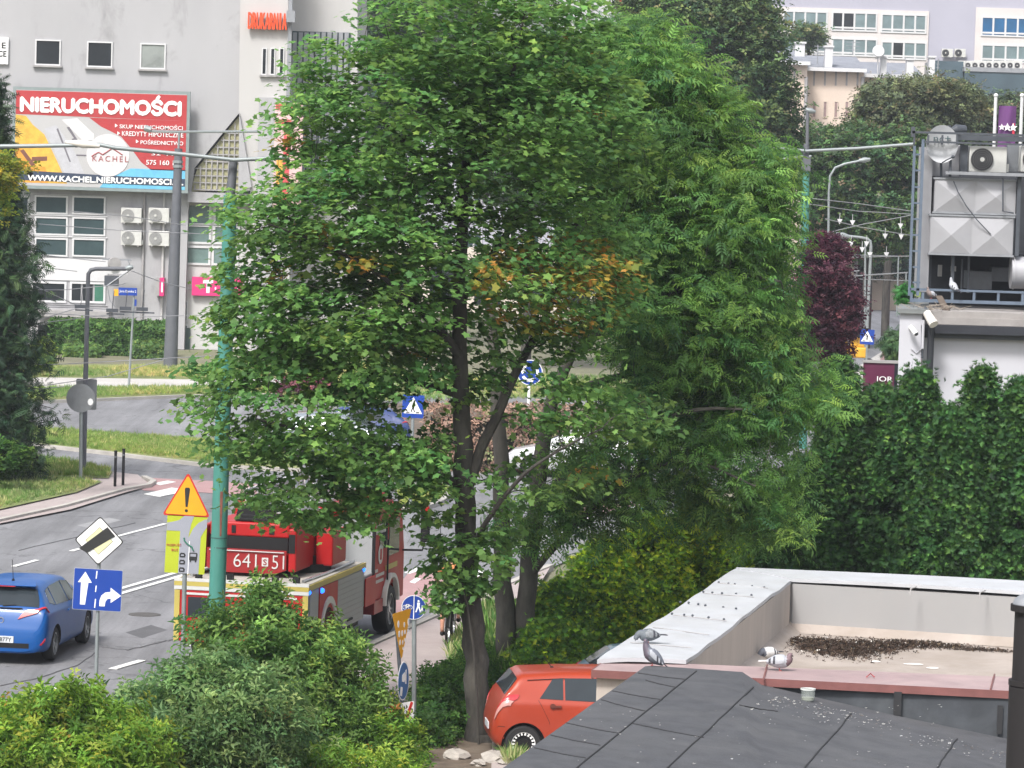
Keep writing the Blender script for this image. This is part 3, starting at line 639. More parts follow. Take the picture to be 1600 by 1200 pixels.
# billboard
def billboard():
    Y = Yb - .9; pts = [at(22, 128, Y), at(294, 142, Y), at(289, 300, Y), at(22, 288, Y)]; x0, x1 = at(24, 200, Y).x, at(291, 200, Y).x
    # the board is level: corners from averaged heights
    zt, zb = at(158, 144, Y).z, at(156, 293, Y).z; W, H = x1 - x0, zt - zb; cx = (x0 + x1) / 2
    t = empty('billboard', (cx, Y, zb), 'large red and white property advertising billboard fixed to the grey office wall', 'billboard')
    MB().box((cx, Y + .15, (zt + zb) / 2), (W + .3, .25, H + .3)).build('frame', mat('board_frame', (.20, .24, .24), .7), t)
    cr = mat('board_red', (.38, .032, .035), .5, var=.06); cw = mat('board_white', (.40, .395, .40), .5, var=.03, vscale=.4); cy_ = mat('board_yellow', (.62, .36, .05), .5, var=.25, vscale=2.5)
    cb = mat('board_navy', (.03, .045, .08), .5); cbl = mat('board_blue', (.12, .40, .60), .5); cg = mat('board_grey', (.42, .42, .45), .5, var=.1); cbr = mat('board_brown', (.16, .06, .04), .5)
    u = lambda a, b: (x0 + a * W, zt - b * H)      # board coordinates 0..1
    def shape(nm, P, mt, k): return MB().xz([u(*p) for p in P], Y + .02 - .004 * k, Y + .03).build(nm, mt, t)
    shape('panel', [(0, 0), (1, 0), (1, 1), (0, 1)], cw, 0)
    shape('red_band', [(0, .005), (1, .005), (1, .275), (0, .255)], cr, 2)
    sh = [(.43, .27), (1, .275), (1, .80), (.80, .80), (.74, .72), (.68, .58), (.62, .46), (.55, .40), (.50, .36)]
    shape('red_field', sh, cr, 1)
    shape('house_wall', [(0, .26), (.06, .27), (.10, .36), (.17, .46), (.21, .60), (.25, .74), (.31, .97), (0, .97)], cy_, 1)
    shape('house_eave', [(0, .62), (.03, .60), (.10, .80), (.18, .80), (.20, .97), (0, .97)], mat('board_amber', (.60, .27, .03), .5, var=.2), 2)
    shape('house_roof', [(.17, .40), (.24, .36), (.36, .66), (.42, .90), (.31, .92)], cg, 2)
    shape('house_gable', [(.27, .30), (.36, .28), (.46, .44), (.46, .50), (.40, .52)], mat('board_pale', (.58, .56, .57), .5), 2)
    for q in ([(.03, .64), (.05, .62), (.12, .78), (.10, .80)], [(.10, .70), (.19, .69), (.19, .735), (.10, .745)], [(.06, .82), (.09, .80), (.13, .95), (.09, .95)], [(.33, .50), (.345, .49), (.37, .58), (.355, .59)], [(.30, .38), (.315, .37), (.37, .52), (.36, .53)], [(.36, .66), (.44, .66), (.44, .675), (.36, .675)], [(.24, .40), (.25, .39), (.33, .74), (.32, .74)]): shape('roof_line', q, cbr if q[0][0] < .2 else mat('board_dark', (.14, .13, .15), .6), 3)
    xx, zz = u(.545, .66)
    MB().disc((xx, Y + .005, zz), W * .125, .02, 'y', 40).build('logo_disc', mat('board_pale', (.58, .56, .57), .5), t)
    shape('blue_band', [(.60, .86), (.68, .79), (1, .79), (1, 1), (.5, 1), (.55, .9)], cbl, 1)
    shape('navy_band', [(.0, .84), (.62, .875), (1, .885), (1, .965), (0, .945)], cb, 3)
    mw = mat('sign_white', (.8, .8, .8), .5); mr = mat('logo_red', (.32, .08, .08), .5)
    x, z = u(.497, .125); lettering('NIERUCHOMOŚCI', (x, Y - .01, z), (W * .935, H * .195), mw, t, fat=.05)
    for tx, a, b, wd, hh in (('▸ SKUP NIERUCHOMOŚCI', .775, .345, .41, .055), ('▸ KREDYTY HIPOTECZNE', .785, .425, .40, .05), ('▸ POŚREDNICTWO', .84, .505, .29, .055)):
        x, z = u(a + .02, b); s = tx[2:]; lettering(s, (x, Y - .008, z), (W * (wd - .04), H * hh), mw, t, bold=.006)
        xa = x - W * (wd - .04) / 2 - .22; MB().xz([(xa, z + .09), (xa + .13, z), (xa, z - .09)], Y - .01, Y + .0).build('bullet', mw, t)
    x, z = u(.875, .72); lettering('575 160 100', (x, Y - .008, z), (W * .21, H * .05), mw, t, bold=.006)
    x, z = u(.875, .63); lettering('32 441', (x, Y - .008, z), (W * .15, H * .03), mw, t, bold=.006)
    x, z = u(.535, .92); lettering('WWW.KACHEL.NIERUCHOMOSCI.PL', (x, Y - .012, z), (W * .91, H * .058), mw, t, fat=.015)
    x, z = u(.56, .695); lettering('KACHEL', (x, Y - .02, z), (W * .21, H * .06), mr, t, track=1.35)
    x, z = u(.56, .60); m = MB()
    for (a0, b0_, a1, b1) in ((-.11, .675, -.07, .63), (-.07, .63, -.045, .655), (-.045, .655, .01, .585), (.01, .585, .07, .65)):
        A = u(.56 + a0, b0_); B = u(.56 + a1, b1); m.tube([(A[0], Y - .015, A[1]), (B[0], Y - .015, B[1])], .03, 4)
    m.build('logo_roof', mr, t)
billboard()
# small white notice at left edge
c = at(1, 79, Yb - .1); t = empty('white_notice', (c.x, c.y, c.z - .6), 'white notice with black letters cut off by the left edge of the photo', 'sign')
MB().box(tuple(c), (24 * pm_(Yb), .1, 42 * pm_(Yb))).build('sign_board', mat('sign_white', (.8, .8, .8), .5), t)
lettering('CE', (c.x + .08, c.y - .06, c.z - .15), (.42, .28), mat('sign_black', (.02, .02, .02), .5), t, bold=.02); lettering('E', (c.x + .15, c.y - .06, c.z + .25), (.2, .28), mat('sign_black', (.02, .02, .02), .5), t, bold=.02)
# red poster right of the tower
def poster():
    Y = Yb - .6; t0 = at(440, 235, Y); t = empty('mural_poster', (t0.x, Y, at(440, 325, Y).z), 'tall pink and red poster with a yellow figure stripe beside the pale tower', 'poster')
    A, B = at(430, 160, Y), at(470, 325, Y)
    MB().bb(A.x, B.x, Y, Y + .1, B.z, A.z).build('panel', mat('poster_pink', (.62, .42, .42), .6, var=.2, vscale=.8), t)
    for (x0, y0, x1, y1, mt) in ((431, 162, 470, 172, cR), (431, 186, 455, 194, cR), (432, 246, 440, 318, cY), (444, 190, 450, 320, cR)): 
        P, Q = at(x0, y0, Y - .03), at(x1, y1, Y - .03); MB().bb(P.x, Q.x, Y - .03, Y - .01, Q.z, P.z).build('stripe', mt, t)
cR = mat('poster_red', (.60, .08, .09), .6); cY = mat('poster_yellow', (.62, .34, .05), .6, var=.2)
poster()
A, B = at(405, 152, Yb - .5), at(432, 600, Yb - .5)
MB().bb(A.x, B.x, Yb - .55, Yb - .36, 0, A.z).build('wall_panel', M_rend, OB)
# air conditioners
M_ac = mat('ac_casing', (.50, .50, .48), .55, var=.08, vscale=3, dirt=.25, dirtcol=(.3, .28, .25), dscale=2); M_acd = mat('ac_grille', (.03, .03, .034), .7, var=.3, vscale=8)
def ac_unit(name_loc, W, H, D, label, group, fan='dark', cat='air conditioner', hub=True):
    x, y, z = name_loc; t = empty('air_conditioner', (x, y, z), label, cat, group)
    MB().bb(-W / 2, W / 2, 0, D, .05, H).build('casing', M_ac, t, world=False, bevel=.02)
    cx = -W * .16; rr = min(H * .40, W * .33)
    MB().disc((cx, -.012, H / 2 + .02), rr, .03, 'y', 28).build('fan_opening', M_acd if fan == 'dark' else mat('ac_grille_pale', (.25, .25, .25), .6), t, world=False)
    m = MB()
    for k in range(5): m.ring((cx, -.04, H / 2 + .02), rr * (.28 + .17 * k), rr * (.28 + .17 * k) + .008, .012, 'y', 24)
    m.build('fan_grille', mat('ac_wire', (.12, .12, .12), .5) if fan == 'dark' else M_ac, t, world=False)
    if hub: MB().disc((cx, -.05, H / 2 + .02), rr * .2, .03, 'y', 16).build('fan_hub', M_ac, t, world=False)
    m = MB(); m.bb(-W * .36, -W * .30, -.02, D + .1, 0, .05).bb(W * .30, W * .36, -.02, D + .1, 0, .05); m.build('bracket', M_sill, t, world=False)
    MB().bb(W / 2 + .0, W / 2 + .06, D * .3, D * .7, H * .12, H * .4).build('valve_cover', M_ac, t, world=False)
    return t
for i, (cx, cy, lb) in enumerate(((205, 338, 'upper left of four white air conditioners on the grey office wall'), (248, 338, 'upper right of four white air conditioners on the grey office wall'), (205, 373, 'lower left of four white air conditioners on the grey office wall'), (248, 374, 'lower right of four white air conditioners on the grey office wall'))):
    p = at(cx, cy, Yb - .45); ac_unit((p.x, p.y, p.z - 12 * pm_(Yb)), 32 * pm_(Yb), 25 * pm_(Yb), .42, lb, 'air conditioners on the grey office wall', fan='pale')

# ------------------------------------------------------------ long building seen through the crowns
Yl = 235.0
c = at(900, 500, Yl); LB = empty('long_building', (c.x, Yl, 0), 'pale grey building with a cream ground floor, glimpsed through the gaps of the maple crown', 'building')
A, B = at(585, 250, Yl), at(1215, 250, Yl)
MB().bb(A.x, B.x, Yl, Yl + 15, 4.2, at(900, 215, Yl).z).build('wall', mat('lavender_render', (.40, .40, .46), .9, var=.06, vscale=.3), LB)
MB().bb(A.x - .2, B.x + .2, Yl - .25, Yl + 15, 0, 4.1).build('ground_floor', mat('cream_render', (.60, .53, .46), .9, var=.08, vscale=.3), LB)
for k in range(14):
    for yy in (300, 380, 440):
        window(LB, 605 + k * 45, yy, 26, 36, Yl, M_gteal, nx=2, fr=.08)
for k in range(9): 
    px = 600 + k * 70; A = at(px, 500, Yl); MB().bb(A.x, A.x + 1.6, Yl - .3, Yl - .24, .6, 3.2).build('shop_window', M_gdark, LB)

# ------------------------------------------------------------ far building at top right
Yf = 330.0
c = at(1350, 60, Yf); FB = empty('school_building', (c.x, Yf, 0), 'lavender grey multi storey building with rows of white framed windows at the top right', 'building')
M_lav = mat('lavender_wall', (.35, .345, .41), .9, var=.04, vscale=.3, dirt=.3, dirtcol=(.30, .29, .36), dscale=.15); M_crm = mat('cream_band', (.55, .51, .50), .9, var=.05, vscale=.4)
A, B = at(1060, 0, Yf), at(1750, 0, Yf)
MB().bb(A.x, B.x, Yf, Yf + 16, 0, at(1400, -120, Yf).z).build('wall', M_lav, FB)
for (x0, x1) in ((1215, 1452), (1525, 1700)):
    A, B = at(x0, 12, Yf), at(x1, 12, Yf); zt = at((x0 + x1) / 2, 14, Yf).z
    MB().bb(A.x, B.x, Yf - .12, Yf - .004, 6, zt).build('window_bay', M_crm, FB)
M_gcy = glassm('blind_teal_pane', (.14, .19, .20), .3); M_gbl = glassm('blue_pane', (.02, .10, .22), .15)
W4 = [M_gcy] * 4
for (cx, cy, w_, h_, pn) in ((1258, 32, 70, 30, W4), (1335, 34, 71, 30, [M_gdark, M_gdark, M_gcy, M_gcy]), (1412, 37, 71, 30, W4), (1181, 29, 70, 30, W4), (1571, 42, 76, 31, [M_gbl] * 4),
                             (1335, 74, 71, 28, W4), (1412, 79, 71, 28, [M_gcy, M_gdark, M_gcy, M_gcy]), (1258, 71, 71, 28, W4), (1571, 84, 76, 28, W4), (1653, 45, 76, 31, [M_gbl] * 4)):
    window(FB, cx, cy, w_, h_, Yf - .13, pn, nx=4, fr=.13, low=.18)
for i, cx in enumerate((1480, 1500)):
    p = at(cx, 90, Yf - .8); ac_unit((p.x, p.y, p.z), .95, .75, .4, 'small air conditioner on the lavender wall, %s of the pair' % ('left' if i == 0 else 'right'), 'air conditioners on the lavender wall')
# cream tenement
Yc = 255.0
c = at(1300, 170, Yc); TB = empty('tenement_building', (c.x, Yc, 0), 'cream tenement block with grey sloping roof and chimneys below the lavender building', 'building')
M_cr = mat('cream_wall', (.60, .50, .42), .9, var=.06, vscale=.4, dirt=.3, dirtcol=(.48, .38, .33), dscale=.3); M_roof = mat('grey_roof', (.20, .21, .24), .8, var=.2, vscale=1.5); M_pink = mat('pink_pane', (.28, .20, .19), .4, var=.2)
for i, (x0, x1, yt, yy) in enumerate(((1214, 1262, 98, 0), (1262, 1350, 108, 3), (1350, 1440, 118, 6))):
    Y = Yc + yy; A, B = at(x0, yt, Y), at(x1, yt, Y); zt = A.z
    MB().bb(A.x, B.x, Y, Y + 9, 0, zt).build('wall', M_cr, TB)
    A2 = at(x0 - 6, yt, Y); B2 = at(x1 + 3, yt, Y)
    m = MB(); m.prism([(A2.x, Y - .6, zt + .02), (A2.x, Y + 8, zt + 1.15), (A2.x, Y + 10, zt + .02)], (B2.x - A2.x, 0, 0)); m.build('roof', M_roof, TB)
    MB().bb(A2.x, B2.x, Y - .75, Y - .55, zt - .12, zt + .12).build('gutter', M_whitep, TB)
    n = int((x1 - x0) / 17)
    for k in range(n):
        px = x0 + 10 + k * 17
        for y2 in (168, 228):
            window(TB, px, y2 + i * 3, 7, 26, Y, M_pink, fr=.06, frm=M_cr)
        P = at(px, 122, Y); MB().bb(P.x - .06, P.x + .06, Y - .03, Y, P.z - .5, P.z + .5).build('vent_slot', M_sill, TB)
    P = at(x1 - 2, 120, Y - .15); MB().tube([P, (P.x, P.y, 0)], .12, 6).build('downpipe', M_sill, TB)
for (px, py, w_, h_) in ((1249, 92, 15, 24), (1294, 96, 12, 22), (1380, 104, 9, 14), (1421, 108, 11, 14), (1455, 112, 9, 22)):
    p = at(px, py, Yc + 4); s = pm_(Yc); m = MB(); m.bb(p.x - w_ / 2 * s, p.x + w_ / 2 * s, p.y - .4, p.y + .5, p.z - .6, p.z + h_ * s); m.bb(p.x - w_ / 2 * s - .08, p.x + w_ / 2 * s + .08, p.y - .5, p.y + .6, p.z + h_ * s, p.z + h_ * s + .12)
    m.build('chimney', M_whitep, TB)
p = at(1373, 80, Yc + 3); m = MB(); m.disc(p, .42, .08, (0.1, -1, .25), 20, r2=.36); m.tube([p, p + Vector((0, .3, -1.6))], .04, 5); t = m.build('satellite_dish', M_whitep, None, label='small white satellite dish on the grey tenement roof', cat='satellite dish')
for i, (px, py, h_, wd) in enumerate(((1278, 70, 30, 5), (1333, 64, 22, 9), (1466, 92, 32, 2), (1372, 78, 24, 4))):
    p = at(px, py, Yc + 3.5); m = MB(); m.tube([p, (p.x, p.y, p.z - h_ * pm_(Yc))], .04, 5)
    for k in range(3): m.tube([(p.x - wd * .05, p.y, p.z - .1 - .25 * k), (p.x + wd * .05, p.y, p.z - .1 - .25 * k)], .02, 4)
    m.build('roof_aerial', M_steel, None, label=('thin aerial by the left chimneys of the tenement roof', 'wide aerial over the middle of the tenement roof', 'tall thin aerial at the right end of the tenement roof', 'aerial pole behind the white roof dish')[i], cat='aerial', group='aerials on the tenement roof')
# dark glass hall at the right edge
Yg = 300.0
c = at(1560, 130, Yg); DG = empty('glass_hall', (c.x, Yg, 0), 'dark teal glass box building right of the cream tenement', 'building')
A, B = at(1508, 113, Yg), at(1700, 113, Yg); zt = at(1560, 113, Yg).z
MB().bb(A.x, B.x, Yg, Yg + 12, 0, zt).build('glass_wall', mat('dark_teal', (.06, .09, .11), .25, var=.2, vscale=.4), DG)
MB().bb(A.x - .1, B.x, Yg - .1, Yg + 12, zt + .01, zt + .35).build('roof_edge', M_steel, DG)
MB().bb(at(1462, 90, Yg).x, at(1508, 90, Yg).x, Yg + 1, Yg + 8, 0, at(1490, 95, Yg).z).build('stair_block', mat('dark_teal', (.06, .09, .11)), DG)
for k in range(9):
    p = at(1503 + k * 11, 110, Yg + 2); ac_unit((p.x, p.y, p.z), .62, .75, .5, '%s white roof unit from the left in the row on the dark glass hall' % ('first', 'second', 'third', 'fourth', 'fifth', 'sixth', 'seventh', 'eighth', 'ninth')[k], 'white units on the glass hall roof', cat='roof unit')
# building left top behind crown (white with red awning)
Yh = 300.; c = at(930, 0, Yh); HB = empty('white_building', (c.x, Yh, 0), 'white building with a red awning peeping over the top of the ash crown', 'building')
A, B = at(860, 0, Yh), at(1062, 0, Yh); MB().bb(A.x, B.x, Yh, Yh + 10, 0, at(950, -120, Yh).z).build('wall', mat('white_wall', (.45, .45, .47), .8), HB)
A, B = at(963, -20, Yh - .5), at(972, 9, Yh - .5); MB().bb(A.x, B.x, Yh - 1, Yh - .1, B.z, A.z).build('awning', mat('awning_red', (.4, .05, .04), .6), HB)
A, B = at(918, -20, Yh), at(924, 40, Yh); MB().bb(A.x, B.x, Yh - .2, Yh - .05, 0, A.z).build('downpipe', M_sill, HB)
def pb(m, x0, y0, x1, y1, Y0, Y1, mi=None):     # box whose front face fills a picture rectangle at depth Y0
    c = at((x0 + x1) / 2, (y0 + y1) / 2, Y0); s = pm_(Y0); w_, h_ = (x1 - x0) * s, (y1 - y0) * s
    m.bb(c.x - w_ / 2, c.x + w_ / 2, Y0, Y1, c.z - h_ / 2, c.z + h_ / 2, mi); return m
def skew(m, x0, x1, Y0, Y1, z0, z1, k=.108):    # block whose flank runs back at an angle, as the annex stands turned a little
    o_ = (Y1 - Y0) * k; m.prism([(x0, Y0, z0), (x1, Y0, z0), (x1 + o_, Y1, z0), (x0 + o_, Y1, z0)], (0, 0, z1 - z0)); return m
# ------------------------------------------------------------ garage with parapets
M_cop = mat('pink_coping', (.30, .215, .215), .55, var=.12, vscale=2, dirt=.5, dirtcol=(.46, .36, .34), dscale=1.2, bump=.15, bscale=6)
M_cope = mat('oxide_edge', (.17, .065, .06), .55, var=.2, vscale=3)
M_cap = mat('zinc_cap', (.43, .44, .465), .5, var=.07, vscale=2.5, dirt=.55, dirtcol=(.36, .35, .34), dscale=1.4, bump=.12, bscale=5)
M_cream = mat('stained_cream', (.42, .37, .33), .9, var=.08, vscale=1.5, dirt=.55, dirtcol=(.32, .27, .23), dscale=2.0, stretch=(1.5, 1.5, .18))
M_gwall = mat('grey_cream', (.29, .285, .285), .9, var=.05, vscale=1.0, dirt=.4, dirtcol=(.32, .30, .29), dscale=1.0, stretch=(1, 1, .5))
M_floor = mat('roof_deck', (.33, .285, .255), .9, var=.10, vscale=1.2, dirt=.85, dirtcol=(.24, .20, .165), dscale=.9, bump=.2, bscale=12, thr=(.4, .7))
M_bit = mat('bitumen_felt', (.060, .062, .070), .9, var=.24, vscale=3.2, bump=.6, bscale=110, dirt=.75, dirtcol=(.10, .10, .105), dscale=1.1, thr=(.42, .72))
M_bitd = mat('bitumen_seam', (.02, .02, .022), .8, var=.2)
M_darkwall = mat('dark_wall', (.045, .05, .058), .85, var=.3, vscale=2.0, dirt=.6, dirtcol=(.10, .11, .12), dscale=1.2)
zc = 2.75
g0 = G(1200, 1000, 0); GA = empty('garage', (4.0, 55.0, 0), 'flat roofed cream garage with pink coping and pale metal capped parapets in the foreground', 'garage')
P1, P2 = G(926, 1047, zc), G(1680, 1085, zc); R1, R2 = G(946, 1032, zc), G(1680, 1062, zc)
m = MB(); m.prism([(p.x, p.y, zc - .085) for p in (P1, P2, R2, R1)], (0, 0, .085), 0)
cop = m.build('coping', M_cop, GA)
d = (P2 - P1).normalized(); n_ = Vector((d.y, -d.x, 0))
m = MB(); m.prism([(P1 + n_ * a) + Vector((0, 0, b)) for a, b in ((.0, -.10), (.02, -.10), (.02, .004), (.0, .004))], (P2 - P1)); m.build('coping_edge', M_cope, GA)
m = MB(); dl = (R1 - P1); nl = Vector((-dl.y, dl.x, 0)).normalized(); m.prism([(P1 + nl * a) + Vector((0, 0, b)) for a, b in ((.0, -.12), (.02, -.12), (.02, .006), (.0, .006))], dl); m.build('coping_edge', M_cope, GA)
for px in (1193, 1548):  # coping joints
    a, b = G(px, 1063 if px < 1300 else 1078, zc), G(px + 6, 1040 if px < 1300 else 1055, zc); m = MB(); m.tube([a + Vector((0, 0, .008)), b + Vector((0, 0, .008))], .014, 5); m.build('coping_joint', M_cope, GA)
zp = 2.80
LC = [G(933, 1031, zp), G(1072, 1033, zp), G(1236, 906, zp), G(1150, 888, zp)]
BC = [G(1150, 888, zp), G(1236, 906, zp), G(1700, 934, zp), G(1700, 915, zp)]
def wallp(nm, poly_, z0, z1, mt, inset=.04):
    c = sum((Vector((p.x, p.y, 0)) for p in poly_), Vector()) / len(poly_)
    pts = [(p.x + (c.x - p.x) / max((c - Vector((p.x, p.y, 0))).length, .01) * inset, p.y + (c.y - p.y) / max((c - Vector((p.x, p.y, 0))).length, .01) * inset, z0) for p in poly_]
    return MB().prism(pts, (0, 0, z1 - z0)).build(nm, mt, GA)
inner = [LC[1], LC[2]]
nw = (LC[0] - LC[1]).normalized() * .4; wallp('side_wall', [LC[1] + nw, LC[1], LC[2], LC[2] + nw], 0, zp - .06, M_cream); wallp('back_wall', BC, 0, zp - .062, M_gwall)
def captop(nm, q, nu, nv, wav, z0=zp, dep=.055):     # slightly dented sheet metal cap
    m = MB(); vv = []; ff = []
    for j in range(nv + 1):
        for i in range(nu + 1):
            u, v = i / nu, j / nv; p = q[0].lerp(q[1], u).lerp(q[3].lerp(q[2], u), v)
            vv.append((p.x, p.y, z0 + wav * (math.sin(v * 9 + u * 2) * .6 + .45 * math.sin(v * 23 + u * 3) + .3 * math.sin(v * 41 + u * 7)) + .02 * math.sin(math.pi * u)))
    for j in range(nv):
        for i in range(nu): a = j * (nu + 1) + i; ff.append((a, a + 1, a + nu + 2, a + nu + 1))
    nb = len(vv); vv += [(x, y, z - .055) for x, y, z in vv]; ff += [tuple(reversed([i + nb for i in f])) for f in ff]
    per = [i for i in range(nu)] + [j * (nu + 1) + nu for j in range(nv)] + [nv * (nu + 1) + i for i in range(nu, 0, -1)] + [j * (nu + 1) for j in range(nv, 0, -1)]
    for k in range(len(per)): a, b = per[k], per[(k + 1) % len(per)]; ff.append((a, b, b + nb, a + nb))
    m.add(vv, ff); return m.build(nm, M_cap, GA, smooth=True)
captop('parapet_cap', LC, 6, 40, .018)
captop('parapet_cap', [BC[1], BC[2], BC[3], BC[0]], 60, 3, .006, zp + .02, .10)
# screws on the cap, sheet joints
m = MB()
for (x, y) in [(1123, 911), (1138, 913), (1148, 914), (1175, 917), (1194, 919), (1099, 926), (1113, 927), (1128, 928), (1150, 929), (1174, 931), (1063, 942), (1076, 943), (1091, 945), (1102, 947), (1130, 950), (1150, 952), (1050, 960), (1069, 962), (1082, 963), (1107, 966), (1131, 969)]:
    p = G(x, y, zp + .02); m.ball(p + Vector((0, 0, .012)), (.02, .02, .02), 8, 5)
m.build('screws', M_dsteel, GA, kind='stuff')
for (a, b) in (((1099, 927), (1178, 933)), ((1052, 961), (1135, 970)), ((1122, 911), (1200, 919)), ((1020, 980), (1108, 992)), ((985, 1004), (1080, 1012))):
    m = MB(); m.tube([G(*a, zp + .03), G(*b, zp + .03)], .006, 4); m.build('cap_joint', M_sill, GA)
for px in (1432, 1540):
    a, b = G(px, 917.5 if px > 1500 else 917, zp + .03), G(px - 8, 925 if px > 1500 else 919, zp + .03)
    a = G(px, 903 + (px - 1150) * .05, zp + .03); b = G(px - 9, 917 + (px - 1236) * .06 - 9, zp + .03); m = MB(); m.tube([a, b, b - Vector((0, .01, .1))], .012, 5); m.build('cap_joint', M_sill, GA)
# recessed roof deck
zf = 1.95
m = MB(); pts = [Vector((LC[1].x - .15, LC[1].y - .3, 0)), Vector((R2.x, R2.y - .1, 0)), Vector((BC[2].x, BC[2].y, 0)), Vector((LC[2].x - .1, LC[2].y, 0))]
m.prism([(p.x, p.y, zf - .3) for p in pts], (0, 0, .3)); m.build('roof_deck', M_floor, GA)
# deck fillet along walls
m = MB(); a, b, c_ = LC[1], LC[2], BC[2]
for p, q, nn in ((a, b, Vector((1, -.2, 0))), (b, c_, Vector((0, -1, 0)))):
    nn = nn.normalized(); P_ = Vector((p.x, p.y, zf)); Q_ = Vector((q.x, q.y, zf))
    m.prism([P_ - nn * .05, P_ + nn * .22 + Vector((0, 0, .006)), P_ - nn * .05 + Vector((0, 0, .16))], Q_ - P_)
m.build('deck_fillet', M_floor, GA)
# front wall of the garage under the coping
fw = [P1 + Vector((.06, .08, 0)), P2 + Vector((0, .08, 0)), R2, R1 + Vector((.06, 0, 0))]
MB().prism([(p.x, p.y, 0) for p in fw], (0, 0, zc - .088)).build('front_wall', M_cream, GA)
# joints in back wall render
for px in (1300, 1509): 
    a = G(px, 912, zp); yy = BC[1].y + (BC[2].y - BC[1].y) * 0; 
    t_ = (px - 1236) / (1700 - 1236); q = BC[1].lerp(BC[2], t_)
    MB().tube([(q.x, q.y + .03, zf + .02), (q.x, q.y + .03, zp - .08)], .012, 5).build('wall_joint', mat('joint', (.27, .26, .26), .9), GA)
# leaf litter heap with droppings
m = MB(); hz = []
cs = gp(*[(1240, 993), (1290, 995), (1340, 998), (1400, 1003), (1450, 1006), (1500, 1010), (1570, 1016)]) if False else [G(x, y, zf) for x, y in ((1250, 1003), (1285, 1012), (1320, 1016), (1360, 1013), (1400, 1010), (1440, 1008), (1480, 1012), (1530, 1017), (1575, 1020))]
P = []
wd = [.35, 1.0, 1.15, .85, .5, .42, .18, .10, .02]
for c_, w_ in zip(cs, wd):
    n = int(2400 * w_ + 60); P.append(np.stack([nr.normal(c_.x, .22, n), nr.normal(c_.y + .1, .42 * w_ + .05, n), zf + np.abs(nr.normal(0, .007, n))], 1))
P = np.concatenate(P); col = palette(len(P), [(.035, .024, .018), (.06, .04, .03), (.02, .016, .013), (.12, .09, .06), (.5, .48, .45)], [.36, .3, .27, .055, .015], .2)
scatter('leaf_litter', P, nr.normal(size=(len(P), 3)) + np.array([0, 0, .8]), .032 * (1 + nr.normal(size=len(P)) * .4).clip(.3, 2), 'tuft', col, LMF, kind='stuff', label='dark leaf litter with white droppings heaped on the garage roof deck', cat='leaf litter')
m = MB()
for (x, y, L_, W_) in ((1427, 1039, .16, .03), (1457, 1045, .10, .045), (1368, 1035, .08, .02)):
    p = G(x, y, zf); m.ball(p + Vector((0, 0, .012)), (L_, W_, .015), 10, 6)
m.build('droppings', mat('droppings', (.7, .68, .66), .8), None, kind='stuff', smooth=True, label='white droppings patches on the cream roof deck', cat='droppings')
MB().tube([G(1354, 1060, zc) + Vector((0, 0, .02)), G(1360, 1057, zc) + Vector((0, 0, .04)), G(1366, 1060, zc) + Vector((0, 0, .02))], .008, 6).build('red_ring_pull', mat('ribbon', (.35, .05, .05), .6), None, label='small curled dark red scrap lying on the pink coping', cat='scrap')

# ------------------------------------------------------------ dark felt roof in front
from mathutils.geometry import intersect_ray_tri
def copY(px): t_ = (px - 926) / (1680 - 926); return (P1.lerp(P2, t_)).y - .03
A_ = G(1008, 1041, 2.86); A0 = G(1020, 1040, 2.86); B_ = at(1160, 1050, copY(1160) - .02); C_ = at(1190, 1070, copY(1190)); D_ = at(1405, 1119, copY(1405)); E_ = at(1610, 1162, copY(1610))
L1 = G(640, 1304, 2.80); K_ = G(1180, 1360, 2.5); F_ = G(1800, 1460, 1.95)
RV = [A_, A0, B_, C_, D_, E_, F_, K_, L1]
RT = [(8, 0, 1), (8, 1, 2), (8, 2, 7), (2, 3, 7), (3, 4, 7), (4, 6, 7), (4, 5, 6)]
def on_roof(px, py, dz=.004):
    d = ray(px, py)
    for t in RT:
        h = intersect_ray_tri(RV[t[0]], RV[t[1]], RV[t[2]], d, CAM, True)
        if h is None: h = intersect_ray_tri(RV[t[0]], RV[t[2]], RV[t[1]], d, CAM, True)
        if h is not None: return h + Vector((0, 0, dz))
    return G(px, py, 2.6)
m = MB(); vv = list(RV) + [v - Vector((0, 0, .10)) for v in RV]; ff = [t for t in RT] + [tuple(reversed([i + 9 for i in t])) for t in RT]
per = [8, 0, 1, 2, 3, 4, 5, 6, 7]
for k in range(9): a, b = per[k], per[(k + 1) % 9]; ff.append((a, b, b + 9, a + 9))
RB = empty('felt_roof_building', (3, 45, 0), 'low building with dark grey bitumen felt roof sloping across the lower right corner', 'building')
m.add(vv, ff); ro = m.build('roof', M_bit, RB); ro.data.polygons.foreach_set('use_smooth', [True] * len(ro.data.polygons)); ro.data.set_sharp_from_angle(angle=R(40))
m = MB()
w0 = [L1 + Vector((.25, -.3, 0)), A_ + Vector((.3, -.4, 0)), C_ + Vector((0, -.25, 0)), E_ + Vector((0, -.25, 0)), F_ + Vector((0, .3, 0))]
m.prism([(p.x, p.y, 0) for p in w0], (0, 0, 1.8)); m.build('wall', M_cream, RB)
m = MB(); w0 = [P1 + Vector((.9, -.015, 0)), P2 + Vector((0, -.015, 0)), P2 + Vector((0, .04, 0)), P1 + Vector((.9, .04, 0))]
m.prism([(p.x, p.y, 1.2) for p in w0], (0, 0, 2.75 - .105 - 1.2)); m.build('upstand', M_darkwall, RB)
for (x, y0, y1, w_) in ((1403, 1081, 1118, .10), (1563, 1102, 1147, .07)):
    Y = copY(x) - .012; a, b = at(x, y0, Y), at(x, y1, Y); MB().bb(a.x - w_ / 2, a.x + w_ / 2, Y - .008, Y + .01, b.z, a.z).build('felt_patch', M_bitd, RB)
